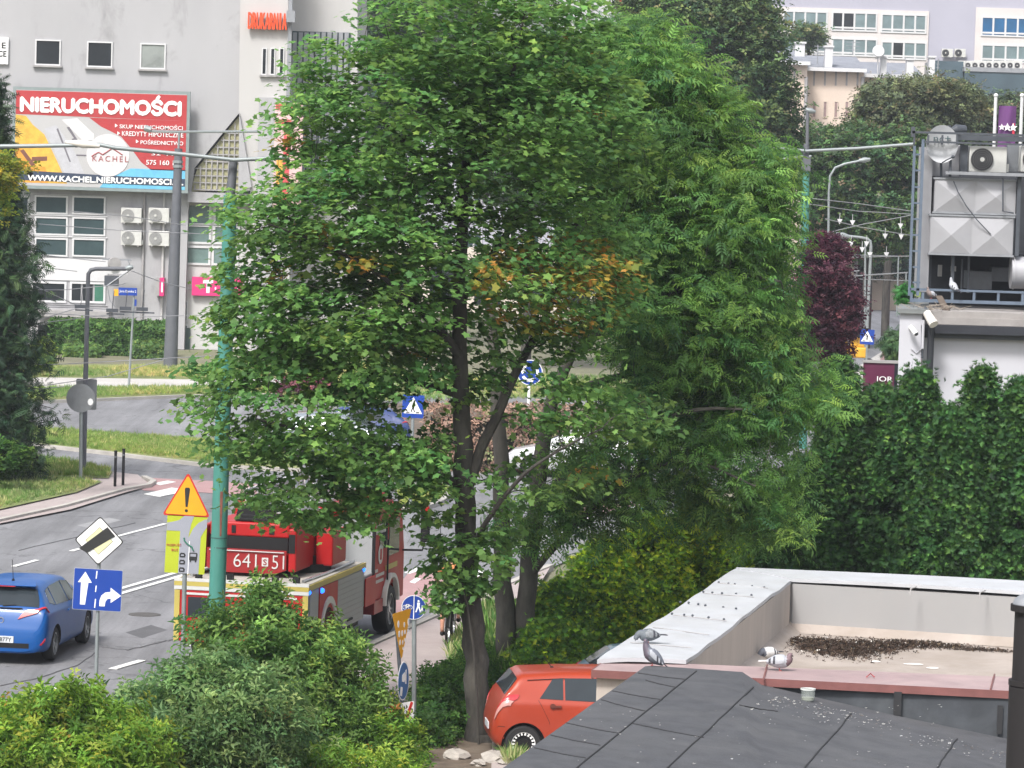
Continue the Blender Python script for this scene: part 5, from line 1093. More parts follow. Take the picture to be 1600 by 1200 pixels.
# ------------------------------------------------------------ cars
def chaikin(P, n=2):
    for _ in range(n):
        Q = [P[0]]
        for i in range(len(P) - 1):
            a, b = P[i], P[i + 1]; Q += [(a[0] * .75 + b[0] * .25, a[1] * .75 + b[1] * .25), (a[0] * .25 + b[0] * .75, a[1] * .25 + b[1] * .75)]
        Q.append(P[-1]); P = Q
    return P
def make_car(name, loc, heading, label, cat, prof, L, paint, wheel_r=.315, axles=(.72, 3.35), style='alloy', group=None, detail=True, lights=True, tracks=.76, side_win=None, rearwin=None, plate=None, tail=None):
    """prof rows: y, zb, belt, top, halfwidth, roof inset"""
    t = empty(name, loc, label, cat, group, rz=heading)
    A = np.array(prof, float)
    ys_ = A[:, 0]
    def q(y): return [np.interp(y, ys_, A[:, k]) for k in range(1, 6)]
    def section(y):
        zb, B, T, w_, ins = q(y); B = min(B, T - .03); wr = w_ - .05 - ins * min(1, max(0, (T - B) / .42))
        return [(0, zb), (w_ - .14, zb), (w_ - .03, zb + .08), (w_, zb + (B - zb) * .45), (w_ - .012, B - .10 * (B - zb)), (w_ - .055, B), (wr, T - .10 * min(1, (T - B) / .3) - .01), (wr - .13, T - .012), (0, T)]
    def S(y, tt, sd):
        s_ = section(y); i = min(int(tt), 7); f = tt - i; x = s_[i][0] * (1 - f) + s_[i + 1][0] * f; z = s_[i][1] * (1 - f) + s_[i + 1][1] * f
        return Vector((sd * x, y, z))
    ny = 64; Y_ = np.unique(np.concatenate([np.linspace(0, .7, 22), np.linspace(.7, L - .7, 36), np.linspace(L - .7, L, 18)]))
    rings = []
    for y in Y_:
        h = chaikin(section(y), 2); h2 = [(-x, z) for x, z in reversed(h[1:-1])]; rings.append([(x, y, z) for x, z in h + h2])
    n = len(rings[0]); vv = [p for r_ in rings for p in r_]; ff = []
    for i in range(len(rings) - 1):
        for k in range(n): a, b = i * n + k, i * n + (k + 1) % n; ff.append((a, b, b + n, a + n))
    ff += [tuple(range(n)), tuple(range((len(rings) - 1) * n, len(rings) * n))]
    m = MB(); m.add(vv, ff); body = m.build('body', [paint, M_tyre], t, world=False, smooth=False)
    # wheel arches
    for ya in axles:
        c_ = MB(); c_.disc((0, ya, wheel_r), wheel_r + .06, 3.0, 'x', 32, mi=0); co = c_.build('cut', M_tyre, None, world=False)
        # keep the middle of the floor: two short cylinders instead of one through the car
        bpy.data.objects.remove(co)
        for sd in (-1, 1):
            c_ = MB(); c_.disc((sd * 1.0, ya, wheel_r), wheel_r + .055, .56, 'x', 32); co = c_.build('cut', M_tyre, t, world=False)
            md = body.modifiers.new('b', 'BOOLEAN'); md.operation = 'DIFFERENCE'; md.object = co; md.solver = 'EXACT'
            dg = bpy.context.evaluated_depsgraph_get(); dg.update(); nm = bpy.data.meshes.new_from_object(body.evaluated_get(dg)); body.modifiers.clear(); old = body.data; body.data = nm; bpy.data.meshes.remove(old); bpy.data.objects.remove(co)
    me = body.data
    if len(me.materials) < 2: me.materials.append(M_tyre)
    for f in me.polygons:
        cx, cy, cz = f.center
        for ya in axles:
            if (cy - ya) ** 2 + (cz - wheel_r) ** 2 < (wheel_r + .052) ** 2 and abs(cx) < .92 and cz > .12: f.material_index = 1
        if cz < .215 and f.normal.z < -.5: f.material_index = 1
    me.polygons.foreach_set('use_smooth', [True] * len(me.polygons)); me.set_sharp_from_angle(angle=R(32)); me.update()
    def patch(nm, cs, sd, mt, off=.006, nu=10, nv=6, par=None):
        vv = []; 
        for j in range(nv + 1):
            for i in range(nu + 1):
                u, v = i / nu, j / nv
                y = (cs[0][0] * (1 - u) + cs[1][0] * u) * (1 - v) + (cs[3][0] * (1 - u) + cs[2][0] * u) * v
                tt = (cs[0][1] * (1 - u) + cs[1][1] * u) * (1 - v) + (cs[3][1] * (1 - u) + cs[2][1] * u) * v
                s1 = sd
                if tt > 8: tt = 16 - tt; s1 = -sd
                p = S(y, tt, s1); e = .01
                dy = S(min(y + e, L), tt, s1) - S(max(y - e, 0), tt, s1); dt = S(y, min(tt + .05, 8), s1) - S(y, max(tt - .05, 0), s1); nn = dy.cross(dt)
                if nn.length > 0: nn.normalize()
                if nn.dot(p - Vector((0, max(y, .7) if y < L / 2 else min(y, L - .7), .6))) < 0: nn = -nn
                vv.append((p, nn))
        P = [p + n_ * off for p, n_ in vv] + [p - n_ * .02 for p, n_ in vv]; N_ = len(vv); ff = []
        for j in range(nv):
            for i in range(nu): a = j * (nu + 1) + i; ff.append((a, a + 1, a + nu + 2, a + nu + 1))
        per = list(range(nu)) + [j * (nu + 1) + nu for j in range(nv)] + [nv * (nu + 1) + i for i in range(nu, 0, -1)] + [j * (nu + 1) for j in range(nv, 0, -1)]
        for k in range(len(per)): a, b = per[k], per[(k + 1) % len(per)]; ff.append((a, b, b + N_, a + N_))
        m = MB(); m.add(P, ff); return m.build(nm, mt, par or t, world=False, smooth=True)
    t['_p'] = 1; del t['_p']
    if side_win:
        for sd in (-1, 1):
            for cs in side_win: patch('side_window', cs, sd, M_cglass)
    if rearwin: patch('rear_window', [(rearwin[0], 16 - rearwin[2]), (rearwin[0], rearwin[2]), (rearwin[1], rearwin[3]), (rearwin[1], 16 - rearwin[3])], 1, M_cglass, nu=16)
    for i_, ya in enumerate(axles):
        for sd in (-1, 1): wheel(t, (sd * tracks, ya, wheel_r), wheel_r, sd, style)
    return t, patch, S
M_tyre = mat('tyre_rubber', (.016, .016, .017), .85, var=.15, vscale=12); M_cglass = glassm('car_glass', (.025, .032, .038), .05)
M_alloy = mat('alloy', (.45, .46, .48), .3, var=.05, metal=.8); M_wcover = mat('wheel_white', (.82, .82, .82), .4, var=.04); M_blk = mat('black_plastic', (.012, .012, .013), .7, spec=.25, var=.15)
M_tail = mat('tail_red', (.42, .012, .02), .2, var=.1, coat=.6); M_tailc = mat('tail_clear', (.45, .22, .2), .25, var=.1)
def wheel(t, c, r, sd, style, wd=.2):
    c = Vector(c); m = MB(); n = 36; pr = [(r * .66, -wd / 2), (r * .93, -wd / 2), (r, -wd * .32), (r, wd * .32), (r * .93, wd / 2), (r * .66, wd / 2)]
    vv = []; ff = []
    for k in range(n):
        a = 2 * math.pi * k / n
        for rr, x in pr: vv.append((c.x + x, c.y + rr * math.cos(a), c.z + rr * math.sin(a)))
    for k in range(n):
        for j in range(6): a = k * 6 + j; b = ((k + 1) % n) * 6 + j; a2 = k * 6 + (j + 1) % 6; b2 = ((k + 1) % n) * 6 + (j + 1) % 6; ff.append((a, a2, b2, b))
    m.add(vv, ff); w_ = empty('wheel', (0, 0, 0)); w_.parent = t; m.build('tyre', M_tyre, w_, world=False, smooth=True)
    xo = c.x + sd * wd * .42
    if style == 'alloy':
        m = MB(); m.disc((c.x + sd * wd * .18, c.y, c.z), r * .64, .02, 'x', 28, mi=1); m.ring((xo - sd * .02, c.y, c.z), r * .60, r * .69, .06, 'x', 32); m.disc((xo - sd * .02, c.y, c.z), r * .14, .03, 'x', 14)
        for k in range(10):
            a = 2 * math.pi * k / 10 + (.10 if k % 2 else -.10); m.box((xo - sd * .03, c.y + r * .38 * math.cos(a), c.z + r * .38 * math.sin(a)), (.025, r * .54, r * .075), rx=a)
        m.build('rim', [M_alloy, M_blk], w_, world=False)
    else:
        m = MB(); m.disc((xo - sd * .035, c.y, c.z), r * .68, .02, 'x', 30, mi=1); m.disc((xo - sd * .01, c.y, c.z), r * .30, .03, 'x', 20, mi=1); m.ring((xo - sd * .005, c.y, c.z), r * .63, r * .68, .03, 'x', 36)
        for k in range(18):
            a = 2 * math.pi * k / 18; m.box((xo - sd * .01, c.y + r * .565 * math.cos(a), c.z + r * .565 * math.sin(a)), (.03, r * .17, r * .085), rx=a)
        m.build('rim', [M_wcover, M_blk], w_, world=False)
    return w_
# ---- blue hatchback
P_blue = mat('blue_paint', (.003, .066, .25), .35, var=.05, vscale=.8, metal=.0, spec=.3, coat=.15)
prof = [(0, .24, .56, .60, .68, .0), (.04, .20, .66, .70, .78, .0), (.10, .22, .82, .87, .83, .02), (.16, .21, .93, 1.0, .855, .05), (.24, .20, .95, 1.08, .87, .10), (.60, .19, .96, 1.385, .885, .20), (.72, .19, .96, 1.41, .888, .21), (1.2, .18, .955, 1.455, .89, .215), (2.0, .18, .93, 1.465, .89, .22), (2.6, .18, .92, 1.40, .89, .22), (3.05, .18, .91, 1.17, .885, .18), (3.30, .18, .90, .97, .88, .06), (3.9, .20, .78, .83, .86, .0), (4.15, .22, .65, .70, .80, 0), (4.28, .28, .52, .56, .66, 0)]
hd = R(-6.5)
hv = Vector((math.sin(R(6.5)), math.cos(R(6.5)), 0))
rw = Vector((-9.13, 70.5, 0)); lc = rw - hv * .78
BC_, patch, S = make_car('parked_car', (lc.x, lc.y, .03), hd, 'bright blue hatchback driving left lane seen from behind with silver alloy wheels', 'car', prof, 4.28, P_blue, .315, (.80, 3.43), 'alloy', side_win=[[(1.02, 5.15), (1.95, 5.12), (1.9, 6.0), (1.05, 6.0)], [(2.0, 5.12), (2.95, 5.15), (2.55, 6.0), (1.98, 6.0)], [(.66, 5.35), (.96, 5.15), (.98, 6.0), (.80, 5.95)]], rearwin=(.215, .56, 6.9, 6.8))
BC_.name = 'blue_hatchback'
for sd in (-1, 1):
    patch('tail_lamp', [(.085, 7.5), (.36, 4.75), (.32, 5.3), (.15, 7.35)], sd, M_tail, off=.022, nu=16)
    patch('bumper_reflector', [(.03, 2.7), (.10, 2.7), (.10, 3.0), (.03, 3.0)], sd, M_tail, off=.012)
    m = MB(); m.ball((sd * .95, 2.72, .98), (.10, .07, .07)); m.build('mirror', P_blue, BC_, world=False, smooth=True)
m = MB(); m.box((0, -.012, .46), (.53, .02, .12)); m.build('licence_plate', mat('plate', (.55, .57, .60), .5), BC_, world=False)
lettering('ST 1877Y', (0.02, -.026, .46), (.42, .075), M_blk, BC_, world=False, ext=.003)
m = MB(); m.ring((0, .062, .80), .045, .058, .012, 'y', 24); m.build('badge', M_alloy, BC_, world=False)
m = MB(); m.box((0, .02, .35), (1.1, .05, .09)); m.build('bumper_insert', M_blk, BC_, world=False)
m = MB(); m.box((0, .16, 1.015), (.75, .03, .02)); m.tube([(0.0, .19, 1.05), (.25, .22, 1.07)], .01, 5); m.build('wiper', M_blk, BC_, world=False)
m = MB(); m.prism([(-.56, .44, 1.385), (.56, .44, 1.385), (.50, .72, 1.425), (-.50, .72, 1.425)], (0, 0, .03)); m.build('spoiler', P_blue, BC_, world=False, bevel=.01)
m = MB(); m.box((0, .43, 1.385), (.34, .02, .015)); m.build('brake_light', M_tail, BC_, world=False)
m = MB(); m.tube([(0, .95, 1.43), (0, .85, 1.83)], .006, 5); m.ball((0, .95, 1.44), (.03, .04, .03)); m.build('aerial', M_blk, BC_, world=False)
for yy in (1.98,): 
    for sd in (-1, 1):
        m = MB(); m.box((sd * .893, 1.75, .85), (.025, .2, .03)); m.box((sd * .893, 2.75, .85), (.025, .2, .03)); m.build('door_handle', P_blue, BC_, world=False)
# ---- orange hatchback
P_or = mat('orange_paint', (.31, .040, .018), .35, var=.04, vscale=.8, metal=.05, spec=.35, coat=.3)
prof2 = [(0, .34, .58, .63, .64, .0), (.04, .27, .70, .76, .73, .0), (.10, .23, .88, .93, .80, .02), (.16, .21, .98, 1.04, .82, .04), (.24, .20, 1.02, 1.14, .835, .08), (.39, .19, 1.0, 1.34, .845, .12), (.48, .19, 1.0, 1.395, .846, .14), (1.1, .18, .98, 1.43, .848, .165), (1.8, .18, .95, 1.435, .848, .165), (2.3, .18, .93, 1.39, .848, .17), (2.9, .18, .91, 1.18, .845, .14), (3.15, .19, .90, .98, .83, .05), (3.5, .22, .74, .80, .77, 0), (3.68, .26, .58, .62, .66, 0), (3.75, .32, .52, .55, .55, 0)]
ha = R(-84)  # faces right, a little away
hv = Vector((math.sin(R(84)), math.cos(R(84)), 0)); rv = Vector((hv.y, -hv.x, 0))
wr = G(816, 1190, .0); lc = wr - hv * .50 - rv * .74
OC, patch, S = make_car('orange_hatchback', (lc.x, lc.y, .0), ha, 'small orange hatchback parked behind the maple trunk with black and white wheel covers', 'car', prof2, 3.75, P_or, .29, (.50, 2.96), 'cover', tracks=.73,
    side_win=[[(.74, 5.06), (1.12, 5.04), (1.12, 6.0), (.95, 5.97)], [(1.15, 5.04), (1.92, 5.04), (1.90, 6.0), (1.15, 6.0)], [(2.3, 5.1), (2.85, 5.15), (2.5, 5.95), (2.3, 6.0)]], rearwin=(.19, .385, 6.7, 6.75))
for sd in (-1, 1):
    patch('tail_lamp', [(.07, 4.75), (.33, 4.55), (.42, 5.25), (.16, 5.6)], sd, M_tail, off=.018); patch('tail_lamp_clear', [(.045, 3.95), (.28, 3.9), (.33, 4.5), (.07, 4.7)], sd, M_tailc, off=.014)
    for yy in (.95, 2.0):
        m = MB(); m.box((sd * .852, yy + .05, .90), (.03, .17, .03)); m.disc((sd * .845, yy, .90), .045, .02, 'x', 14); m.build('door_handle', mat('handle_dark', (.12, .03, .02), .5), OC, world=False)
    patch('pillar', [(1.95, 5.04), (2.25, 5.06), (2.24, 6.0), (1.93, 6.0)], sd, M_blk, off=.005)
    patch('arch_trim', [(.18, 2.3), (.19, 2.3), (.19, 2.4), (.18, 2.4)], sd, P_or, off=.004, nu=1, nv=1)
    m = MB(); P = [S(yy, tt, sd) for yy, tt in ((.72, 4.95), (.76, 4.2), (.90, 3.3), (1.0, 1.9))]
    m.tube([p + Vector((sd * .001, 0, 0)) for p in P], .004, 4); P = [S(yy, tt, sd) for yy, tt in ((1.85, 4.9), (1.85, 4.0), (1.85, 3.0), (1.85, 2.0))]; m.tube([p + Vector((sd * .001, 0, 0)) for p in P], .004, 4); m.build('door_gap', M_blk, OC, world=False)
m = MB(); m.tube([(.1, 1.0, 1.42), (.1, .86, 1.60)], .006, 5); m.ball((.1, 1.0, 1.425), (.02, .03, .02)); m.build('aerial', M_blk, OC, world=False)
for sd in (-1, 1):
    m = MB(); m.tube([S(yy, tt, sd) for yy, tt in ((.02, 3.2), (.10, 3.15), (.20, 3.0))], .004, 4); m.tube([S(yy, 5.98, sd) + Vector((0, 0, .004)) for yy in np.linspace(.55, 2.9, 14)], .006, 4); m.build('body_gap', M_blk, OC, world=False)
m = MB(); m.box((0, -.005, .50), (.52, .02, .11)); m.build('licence_plate', mat('plate', (.55, .57, .60), .5), OC, world=False)
# ---- other, half hidden cars
def simple_car(name, loc, h, label, col, sc=1.0):
    pr = [(0, .32, .58, .62, .68, 0), (.05, .25, .78, .84, .80, 0), (.14, .20, .93, 1.0, .85, .04), (.3, .20, .95, 1.12, .87, .1), (.65, .19, .95, 1.38, .88, .2), (1.3, .18, .94, 1.46, .88, .21), (2.2, .18, .92, 1.44, .88, .21), (3.0, .18, .91, 1.12, .88, .17), (3.25, .18, .88, .95, .88, .05), (4.0, .2, .74, .80, .84, 0), (4.3, .28, .52, .56, .68, 0)]
    t, patch, S = make_car(name, loc, h, label, 'car', pr, 4.3, col, .31, (.8, 3.4), 'alloy', side_win=[[(.95, 5.15), (1.95, 5.12), (1.9, 6.0), (1.05, 6.0)], [(2.0, 5.12), (2.9, 5.15), (2.5, 6.0), (1.98, 6.0)]], rearwin=(.26, .6, 6.9, 6.9))
    patch('windscreen', [(3.14, 9.2), (3.14, 6.8), (2.35, 6.9), (2.35, 9.1)], 1, M_cglass, nu=12)
    for sd in (-1, 1):
        patch('tail_lamp', [(.09, 6.6), (.32, 4.9), (.30, 5.3), (.14, 7.0)], sd, M_tail, off=.015); patch('headlight', [(4.18, 4.4), (3.95, 4.2), (3.85, 5.2), (4.1, 5.9)], sd, mat('lamp_clear', (.5, .5, .52), .15), off=.012)
    return t
p = G(430, 712, .03); simple_car('silver_car', (p.x, p.y, .03), R(-100), 'silver car on the roundabout half hidden behind the maple leaves', mat('silver_paint', (.22, .25, .28), .3, var=.04, metal=.3, coat=.6))
p = G(1010, 748, .03); simple_car('white_car', (p.x, p.y, .03), R(85), 'white car crossing right of the maple trunks, seen through the leaves', mat('white_paint', (.50, .50, .52), .3, var=.03, coat=.6))
p = G(893, 1137, .05); simple_car('blue_grey_car', (p.x, p.y, .05), R(-84), 'blue grey car roof showing between the orange hatchback and the garage cap', mat('bluegrey_paint', (.16, .26, .38), .3, var=.04, metal=.3, coat=.6))
p = G(985, 1015, .05); simple_car('dark_grey_car', (p.x + .9, p.y + .6, .06), R(-60), 'dark grey car peeping out behind the garage parapet next to the golden hedge', mat('dark_paint', (.035, .04, .055), .3, var=.04, metal=.3, coat=.6))
p = G(640, 705, .03); simple_car('blue_car', (p.x, p.y, .03), R(95), 'dark blue car on the roundabout under the crossing sign, behind the leaves', mat('navy_paint', (.02, .04, .14), .3, var=.04, coat=.6))
# ---- yellow machine behind the purple plum
p = G(1334, 580, 0); t = empty('yellow_digger', (p.x, p.y, 0), 'small yellow digger behind the purple plum tree near the crossing sign', 'digger')
my = mat('digger_yellow', (.62, .33, .02), .5, var=.15); s = pm_(p.y)
m = MB(); m.box((0, .3, .9), (1.1, 1.2, .5)); m.box((.15, .2, 1.45), (.6, .8, .6)); m.build('cab', my, t, world=False, bevel=.06)
m = MB(); m.tube([(-.5, -.9, 1.3), (-1.0, -1.6, 2.3), (-1.2, -2.3, 1.1)], .12, 8); m.box((-1.2, -2.4, .8), (.7, .4, .5)); m.build('arm', my, t, world=False)
for sx in (-.75, .75): m = MB(); m.box((sx, 0, .3), (.4, 2.4, .56)); m.build('track', M_tyre, t, world=False, bevel=.1)
MB().box((.2, -.42, 1.85), (.85, .03, .45)).build('cab_window', M_cglass, t, world=False)

# ------------------------------------------------------------ fire engine
th = math.atan2(1.48, 7.5); h = Vector((math.sin(th), math.cos(th), 0)); rr_ = Vector((h.y, -h.x, 0))
RC = Vector(((490 - 800) / 6000 * 69.5, 69.5, 0)); org = RC - rr_ * 1.25
FT = empty('fire_engine', (org.x, org.y, .03), 'red and grey fire ladder truck with number on its turret, passing behind the green mast', 'fire engine', rz=-th)
M_fr = mat('fire_red', (.36, .010, .011), .45, var=.06, spec=.3); M_frd = mat('fire_red_dark', (.25, .01, .012), .4, var=.1); M_fg = mat('shutter_grey', (.27, .28, .29), .5, var=.05, metal=.2); M_fw = mat('fire_white', (.52, .52, .51), .4, var=.04)
M_deck = mat('deck_cream', (.34, .32, .285), .8, var=.15, vscale=2, dirt=.6, dirtcol=(.18, .17, .15), dscale=1.5); M_yel = mat('stripe_yellow', (.42, .34, .08), .5, var=.08); M_beac = emis('beacon_blue', (.01, .12, .9), 2.5)
def fb(nm, mt, boxes, bevel=0, par=None):
    if nm in ('side_shutter', 'side_panel', 'slot', 'rear_window', 'rear_lamp', 'corner_post', 'side_arm', 'grab_rail', 'cab_side_window', 'counterweight'):
        for b in boxes: o_ = MB().bb(*b).build(nm, mt, par or FT, world=False, bevel=bevel)
        return o_
    m = MB()
    for b in boxes: m.bb(*b)
    return m.build(nm, mt, par or FT, world=False, bevel=bevel)
fb('chassis', M_blk, [(-.5, .5, .1, 7.6, .45, .75), (-1.15, 1.15, .3, 4.4, .42, .58)])
fb('body_box', M_fg, [(-1.25, 1.25, .02, 4.4, .55, 1.60)], .02)
fb('rear_panel', M_fr, [(-1.20, 1.20, -.03, .018, .5, 1.44)], .01)
fb('deck', M_deck, [(-1.22, 1.22, .04, 4.42, 1.602, 1.63)])
m = MB(); m.bb(-1.27, 1.27, -.045, .0, 1.52, 1.60, 0).bb(1.252, 1.275, 0, 4.42, 1.53, 1.63, 0).bb(-1.275, -1.252, 0, 4.42, 1.53, 1.63, 0).bb(-1.27, 1.27, -.045, 0, 1.602, 1.66, 1); m.bb(-1.27, 1.27, -.042, 0, 1.45, 1.518, 1)
m.build('deck_trim', [M_yel, M_fw], FT, world=False)
fb('corner_post', M_yel, [(-1.26, -1.16, -.045, -.032, .5, 1.44), (1.16, 1.26, -.045, -.032, .5, 1.44)])
fb('rear_window', M_cglass, [(-1.0, -.35, -.045, -.032, .95, 1.32), (.1, .65, -.045, -.032, .75, 1.25)])
fb('rear_lamp', M_tail, [(-1.14, -1.04, -.05, -.03, .6, .85), (1.04, 1.14, -.05, -.03, .6, .85)])
fb('side_shutter', mat('shutter_light', (.31, .32, .33), .5, var=.04, metal=.2), [(1.25, 1.262, .12, .72, .62, 1.5), (1.25, 1.262, 2.25, 4.25, .55, 1.5)])
fb('side_panel', M_fr, [(1.25, 1.27, .80, 2.18, .5, 1.51), (1.25, 1.27, 4.45, 5.3, .75, 1.3)])
m = MB(); n = 20; P = []
for k in range(n + 1): a = math.pi * k / n; P.append((1.5 + .60 * math.cos(a), .62 + .66 * math.sin(a)))
for k in range(n, -1, -1): a = math.pi * k / n; P.append((1.5 + .50 * math.cos(a), .62 + .54 * math.sin(a)))
for k in range(n): m.prism([(1.262, *P[k]), (1.262, *P[k + 1]), (1.262, *P[2 * n - k]), (1.262, *P[2 * n + 1 - k])], (.04, 0, 0))
m.build('wheel_arch', M_fw, FT, world=False)
m = MB(); m.disc((1.255, 1.5, .58), .5, .03, 'x', 30); m.build('arch_opening', M_tyre, FT, world=False)
m = MB()
for k in range(9): m.bb(1.262, 1.268, 2.27, 4.23, .60 + k * .10, .606 + k * .10)
m.build('shutter_slats', M_sill, FT, world=False); fb('shutter_handle', M_blk, [(1.262, 1.285, 3.0, 3.4, .64, .68)])
for x_ in (-.9, -.3, .55, .95): MB().bb(x_ - .06, x_ + .06, .25, .33, 1.63, 1.74).build('work_lamp', M_blk, FT, world=False)
m = MB(); m.tube([(-1.1, .5, 1.66), (-1.1, 2.0, 1.66), (-1.05, 4.0, 1.68)], .035, 8); m.tube([(1.05, .4, 1.66), (1.1, 2.2, 1.66), (1.08, 4.2, 1.66)], .03, 8); m.build('deck_rail', M_alloy, FT, world=False)
fb('reflector_strip', M_fw, [(-1.05, 1.05, -.042, -.032, 1.36, 1.40)])
fb('tool_box', M_fg, [(-1.1, 1.22, 4.42, 5.35, .75, 1.35)], .02)
# cab
m = MB(); prof_c = [(5.3, .75), (5.3, 2.5), (5.45, 2.56), (7.5, 2.56), (7.75, 2.3), (7.98, 1.6), (8.0, .6), (7.3, .6), (7.15, .95), (6.2, .95), (6.05, .75)]
m.prism([(-1.22, y, z) for y, z in prof_c], (2.44, 0, 0)); m.build('cab', M_fr, FT, world=False, bevel=.04)
fb('cab_rear_wall', mat('cab_grey', (.32, .33, .34), .55, var=.05), [(-1.18, 1.2, 5.25, 5.297, .8, 2.40)], .01)
fb('cab_trim', M_fr, [(-1.22, 1.24, 5.22, 5.296, 2.41, 2.52)])
fb('cab_roof', M_frd, [(-1.1, 1.1, 5.5, 7.4, 2.561, 2.62)], .02)
fb('cab_side_window', M_cglass, [(1.222, 1.232, 6.55, 7.45, 1.55, 2.25), (1.222, 1.232, 5.75, 6.40, 1.75, 2.30)])
m = MB()
for (y0, y1, z) in ((5.42, 6.2, 2.22), (5.42, 6.25, 2.10), (5.42, 5.62, 1.35), (5.45, 6.2, 1.25), (5.5, 6.15, 1.13)):
    n_ = 7
    for k in range(n_): a = y0 + (y1 - y0) * k / n_; m.bb(1.224, 1.234, a, a + (y1 - y0) / n_ * .7, z - .03, z + .03)
m.build('side_lettering', M_fw, FT, world=False)
m = MB(); m.disc((1.236, 5.8, 1.65), .19, .01, 'x', 20); m.build('emblem', M_fw, FT, world=False); fb('emblem_mark', M_fr, [(1.24, 1.25, 5.75, 5.86, 1.55, 1.76)])
fb('reflective_strip', M_yel, [(1.224, 1.236, 6.3, 7.3, 1.28, 1.38)])
fb('grab_rail', M_blk, [(1.2, 1.26, 5.2, 5.24, 1.2, 2.2), (1.25, 1.28, 6.3, 6.34, 1.1, 1.9)])
m = MB(); P = []
for k in range(n + 1): a = math.pi * k / n; P.append((6.7 + .62 * math.cos(a), .60 + .60 * math.sin(a)))
for k in range(n, -1, -1): a = math.pi * k / n; P.append((6.7 + .53 * math.cos(a), .60 + .52 * math.sin(a)))
for k in range(n): m.prism([(1.20, *P[k]), (1.20, *P[k + 1]), (1.20, *P[2 * n - k]), (1.20, *P[2 * n + 1 - k])], (.10, 0, 0))
m.build('wheel_arch', M_fw, FT, world=False)
for ya, x in ((1.5, 1.1), (6.7, 1.12)):
    for sd in (-1, 1): wheel(FT, (sd * x, ya, .48), .48, sd, 'alloy', wd=.3)
fb('step', M_frd, [(1.0, 1.24, 5.35, 6.1, .5, .76)], .01)
for (x, y, z) in ((1.24, .05, 1.50), (1.24, 4.3, 1.50), (.85, 7.0, 2.70), (-.85, 7.0, 2.70), (1.28, .9, 1.45)):
    m = MB(); m.ball((x, y, z), (.055, .055, .05)); m.build('blue_beacon', M_beac, FT, world=False, smooth=True)
fb('light_bar', M_fr, [(-1.0, 1.0, 6.85, 7.15, 2.62, 2.78)], .03)
m = MB(); m.tube([(1.1, 7.7, 2.45), (1.4, 7.9, 2.45), (1.62, 7.95, 2.42), (1.66, 7.95, 2.25)], .025, 6); m.tube([(1.15, 7.8, 1.55), (1.6, 7.95, 1.55), (1.64, 7.95, 1.75)], .022, 6); m.build('mirror_arm', M_blk, FT, world=False)
fb('mirror', M_blk, [(1.56, 1.74, 7.88, 8.0, 1.72, 2.3)], .03); fb('mirror_cover', M_fr, [(1.55, 1.72, 7.89, 8.0, 2.31, 2.45)], .03)
# turret with number plate
TU = empty('turret', (.26, 0, 0)); TU.parent = FT
m = MB(); m.disc((.0, 2.6, 1.70), .75, .16, 'z', 32); m.disc((.0, 2.6, 1.86), .62, .16, 'z', 32); m.build('turntable_ring', M_blk, TU, world=False)
fb('counterweight', M_fr, [(-1.2, .32, .95, 2.3, 1.78, 2.08), (-1.2, .32, 1.1, 2.6, 2.36, 2.62)], .03, TU)
m = MB(); m.prism([(-1.2, .93, 2.14), (.32, .93, 2.14), (.32, .93, 1.78), (.1, .93, 1.70), (-.98, .93, 1.70), (-1.2, .93, 1.78)], (0, .05, 0)); m.build('number_panel', M_frd, TU, world=False)
fb('recess', M_blk, [(-1.18, .30, 1.1, 2.5, 2.08, 2.36)], 0, TU)
fb('side_arm', M_fr, [(.35, .50, .95, 3.6, 1.75, 2.55), (-1.36, -1.24, .95, 3.6, 1.75, 2.55)], .03, TU); fb('side_housing', M_fr, [(.52, .86, 2.3, 3.4, 1.75, 2.40)], .04, TU)
fb('tail_rim', M_fw, [(-1.15, .28, .9, .928, 2.10, 2.115)], 0, TU); fb('slot', M_blk, [(-.06, .04, 1.085, 1.098, 2.42, 2.56), (-.78, -.70, 1.085, 1.098, 2.42, 2.56), (.36, .48, .94, .95, 2.1, 2.45)], 0, TU)
lettering('641', (-.46, .922, 1.93), (.44, .25), M_fw, TU, world=False, ext=.006, bold=-.01); lettering('51', (.17, .922, 1.925), (.23, .25), M_fw, TU, world=False, ext=.006, bold=-.01)
fb('letter_box', M_fw, [(-.14, -.02, .92, .928, 1.84, 2.0)], 0, TU); lettering('S', (-.08, .915, 1.92), (.07, .11), M_frd, TU, world=False, ext=.003, bold=.01)
m = MB()
for k in range(5): m.tube([(-.75, 1.25 + .05 * k, 2.66 + .055 * k), (-.05, 1.25 + .05 * k, 2.66 + .055 * k)], .035, 6)
m.bb(-.7, -.1, 1.3, 1.9, 2.62, 2.9); m.build('hose_bundle', M_blk, TU, world=False)
# ladder boom over the cab
LB_ = empty('ladder', (0, 0, 0)); LB_.parent = FT
for sec, (w_, z0, hh, y0, y1, mt) in enumerate(((.42, 2.72, .42, 1.6, 7.9, M_fw), (.33, 2.80, .30, 2.2, 8.6, M_alloy))):
    m = MB()
    for sd in (-1, 1):
        m.bb(sd * w_ - .03, sd * w_ + .03, y0, y1, z0, z0 + .06); m.bb(sd * w_ - .025, sd * w_ + .025, y0, y1, z0 + hh, z0 + hh + .05)
        k = 0; y = y0
        while y < y1 - .4: m.tube([(sd * w_, y, z0 + .05), (sd * w_, y + .2, z0 + hh), (sd * w_, y + .4, z0 + .05)], .016, 5, cap=False); y += .4
    y = y0 + .1
    while y < y1: m.tube([(-w_, y, z0 + .04), (w_, y, z0 + .04)], .016, 5); y += .3
    m.build('ladder_section', mt, LB_, world=False)
fb('boom_cover', M_fw, [(-.1, .55, 1.7, 3.6, 2.66, 2.72)], .02, LB_)
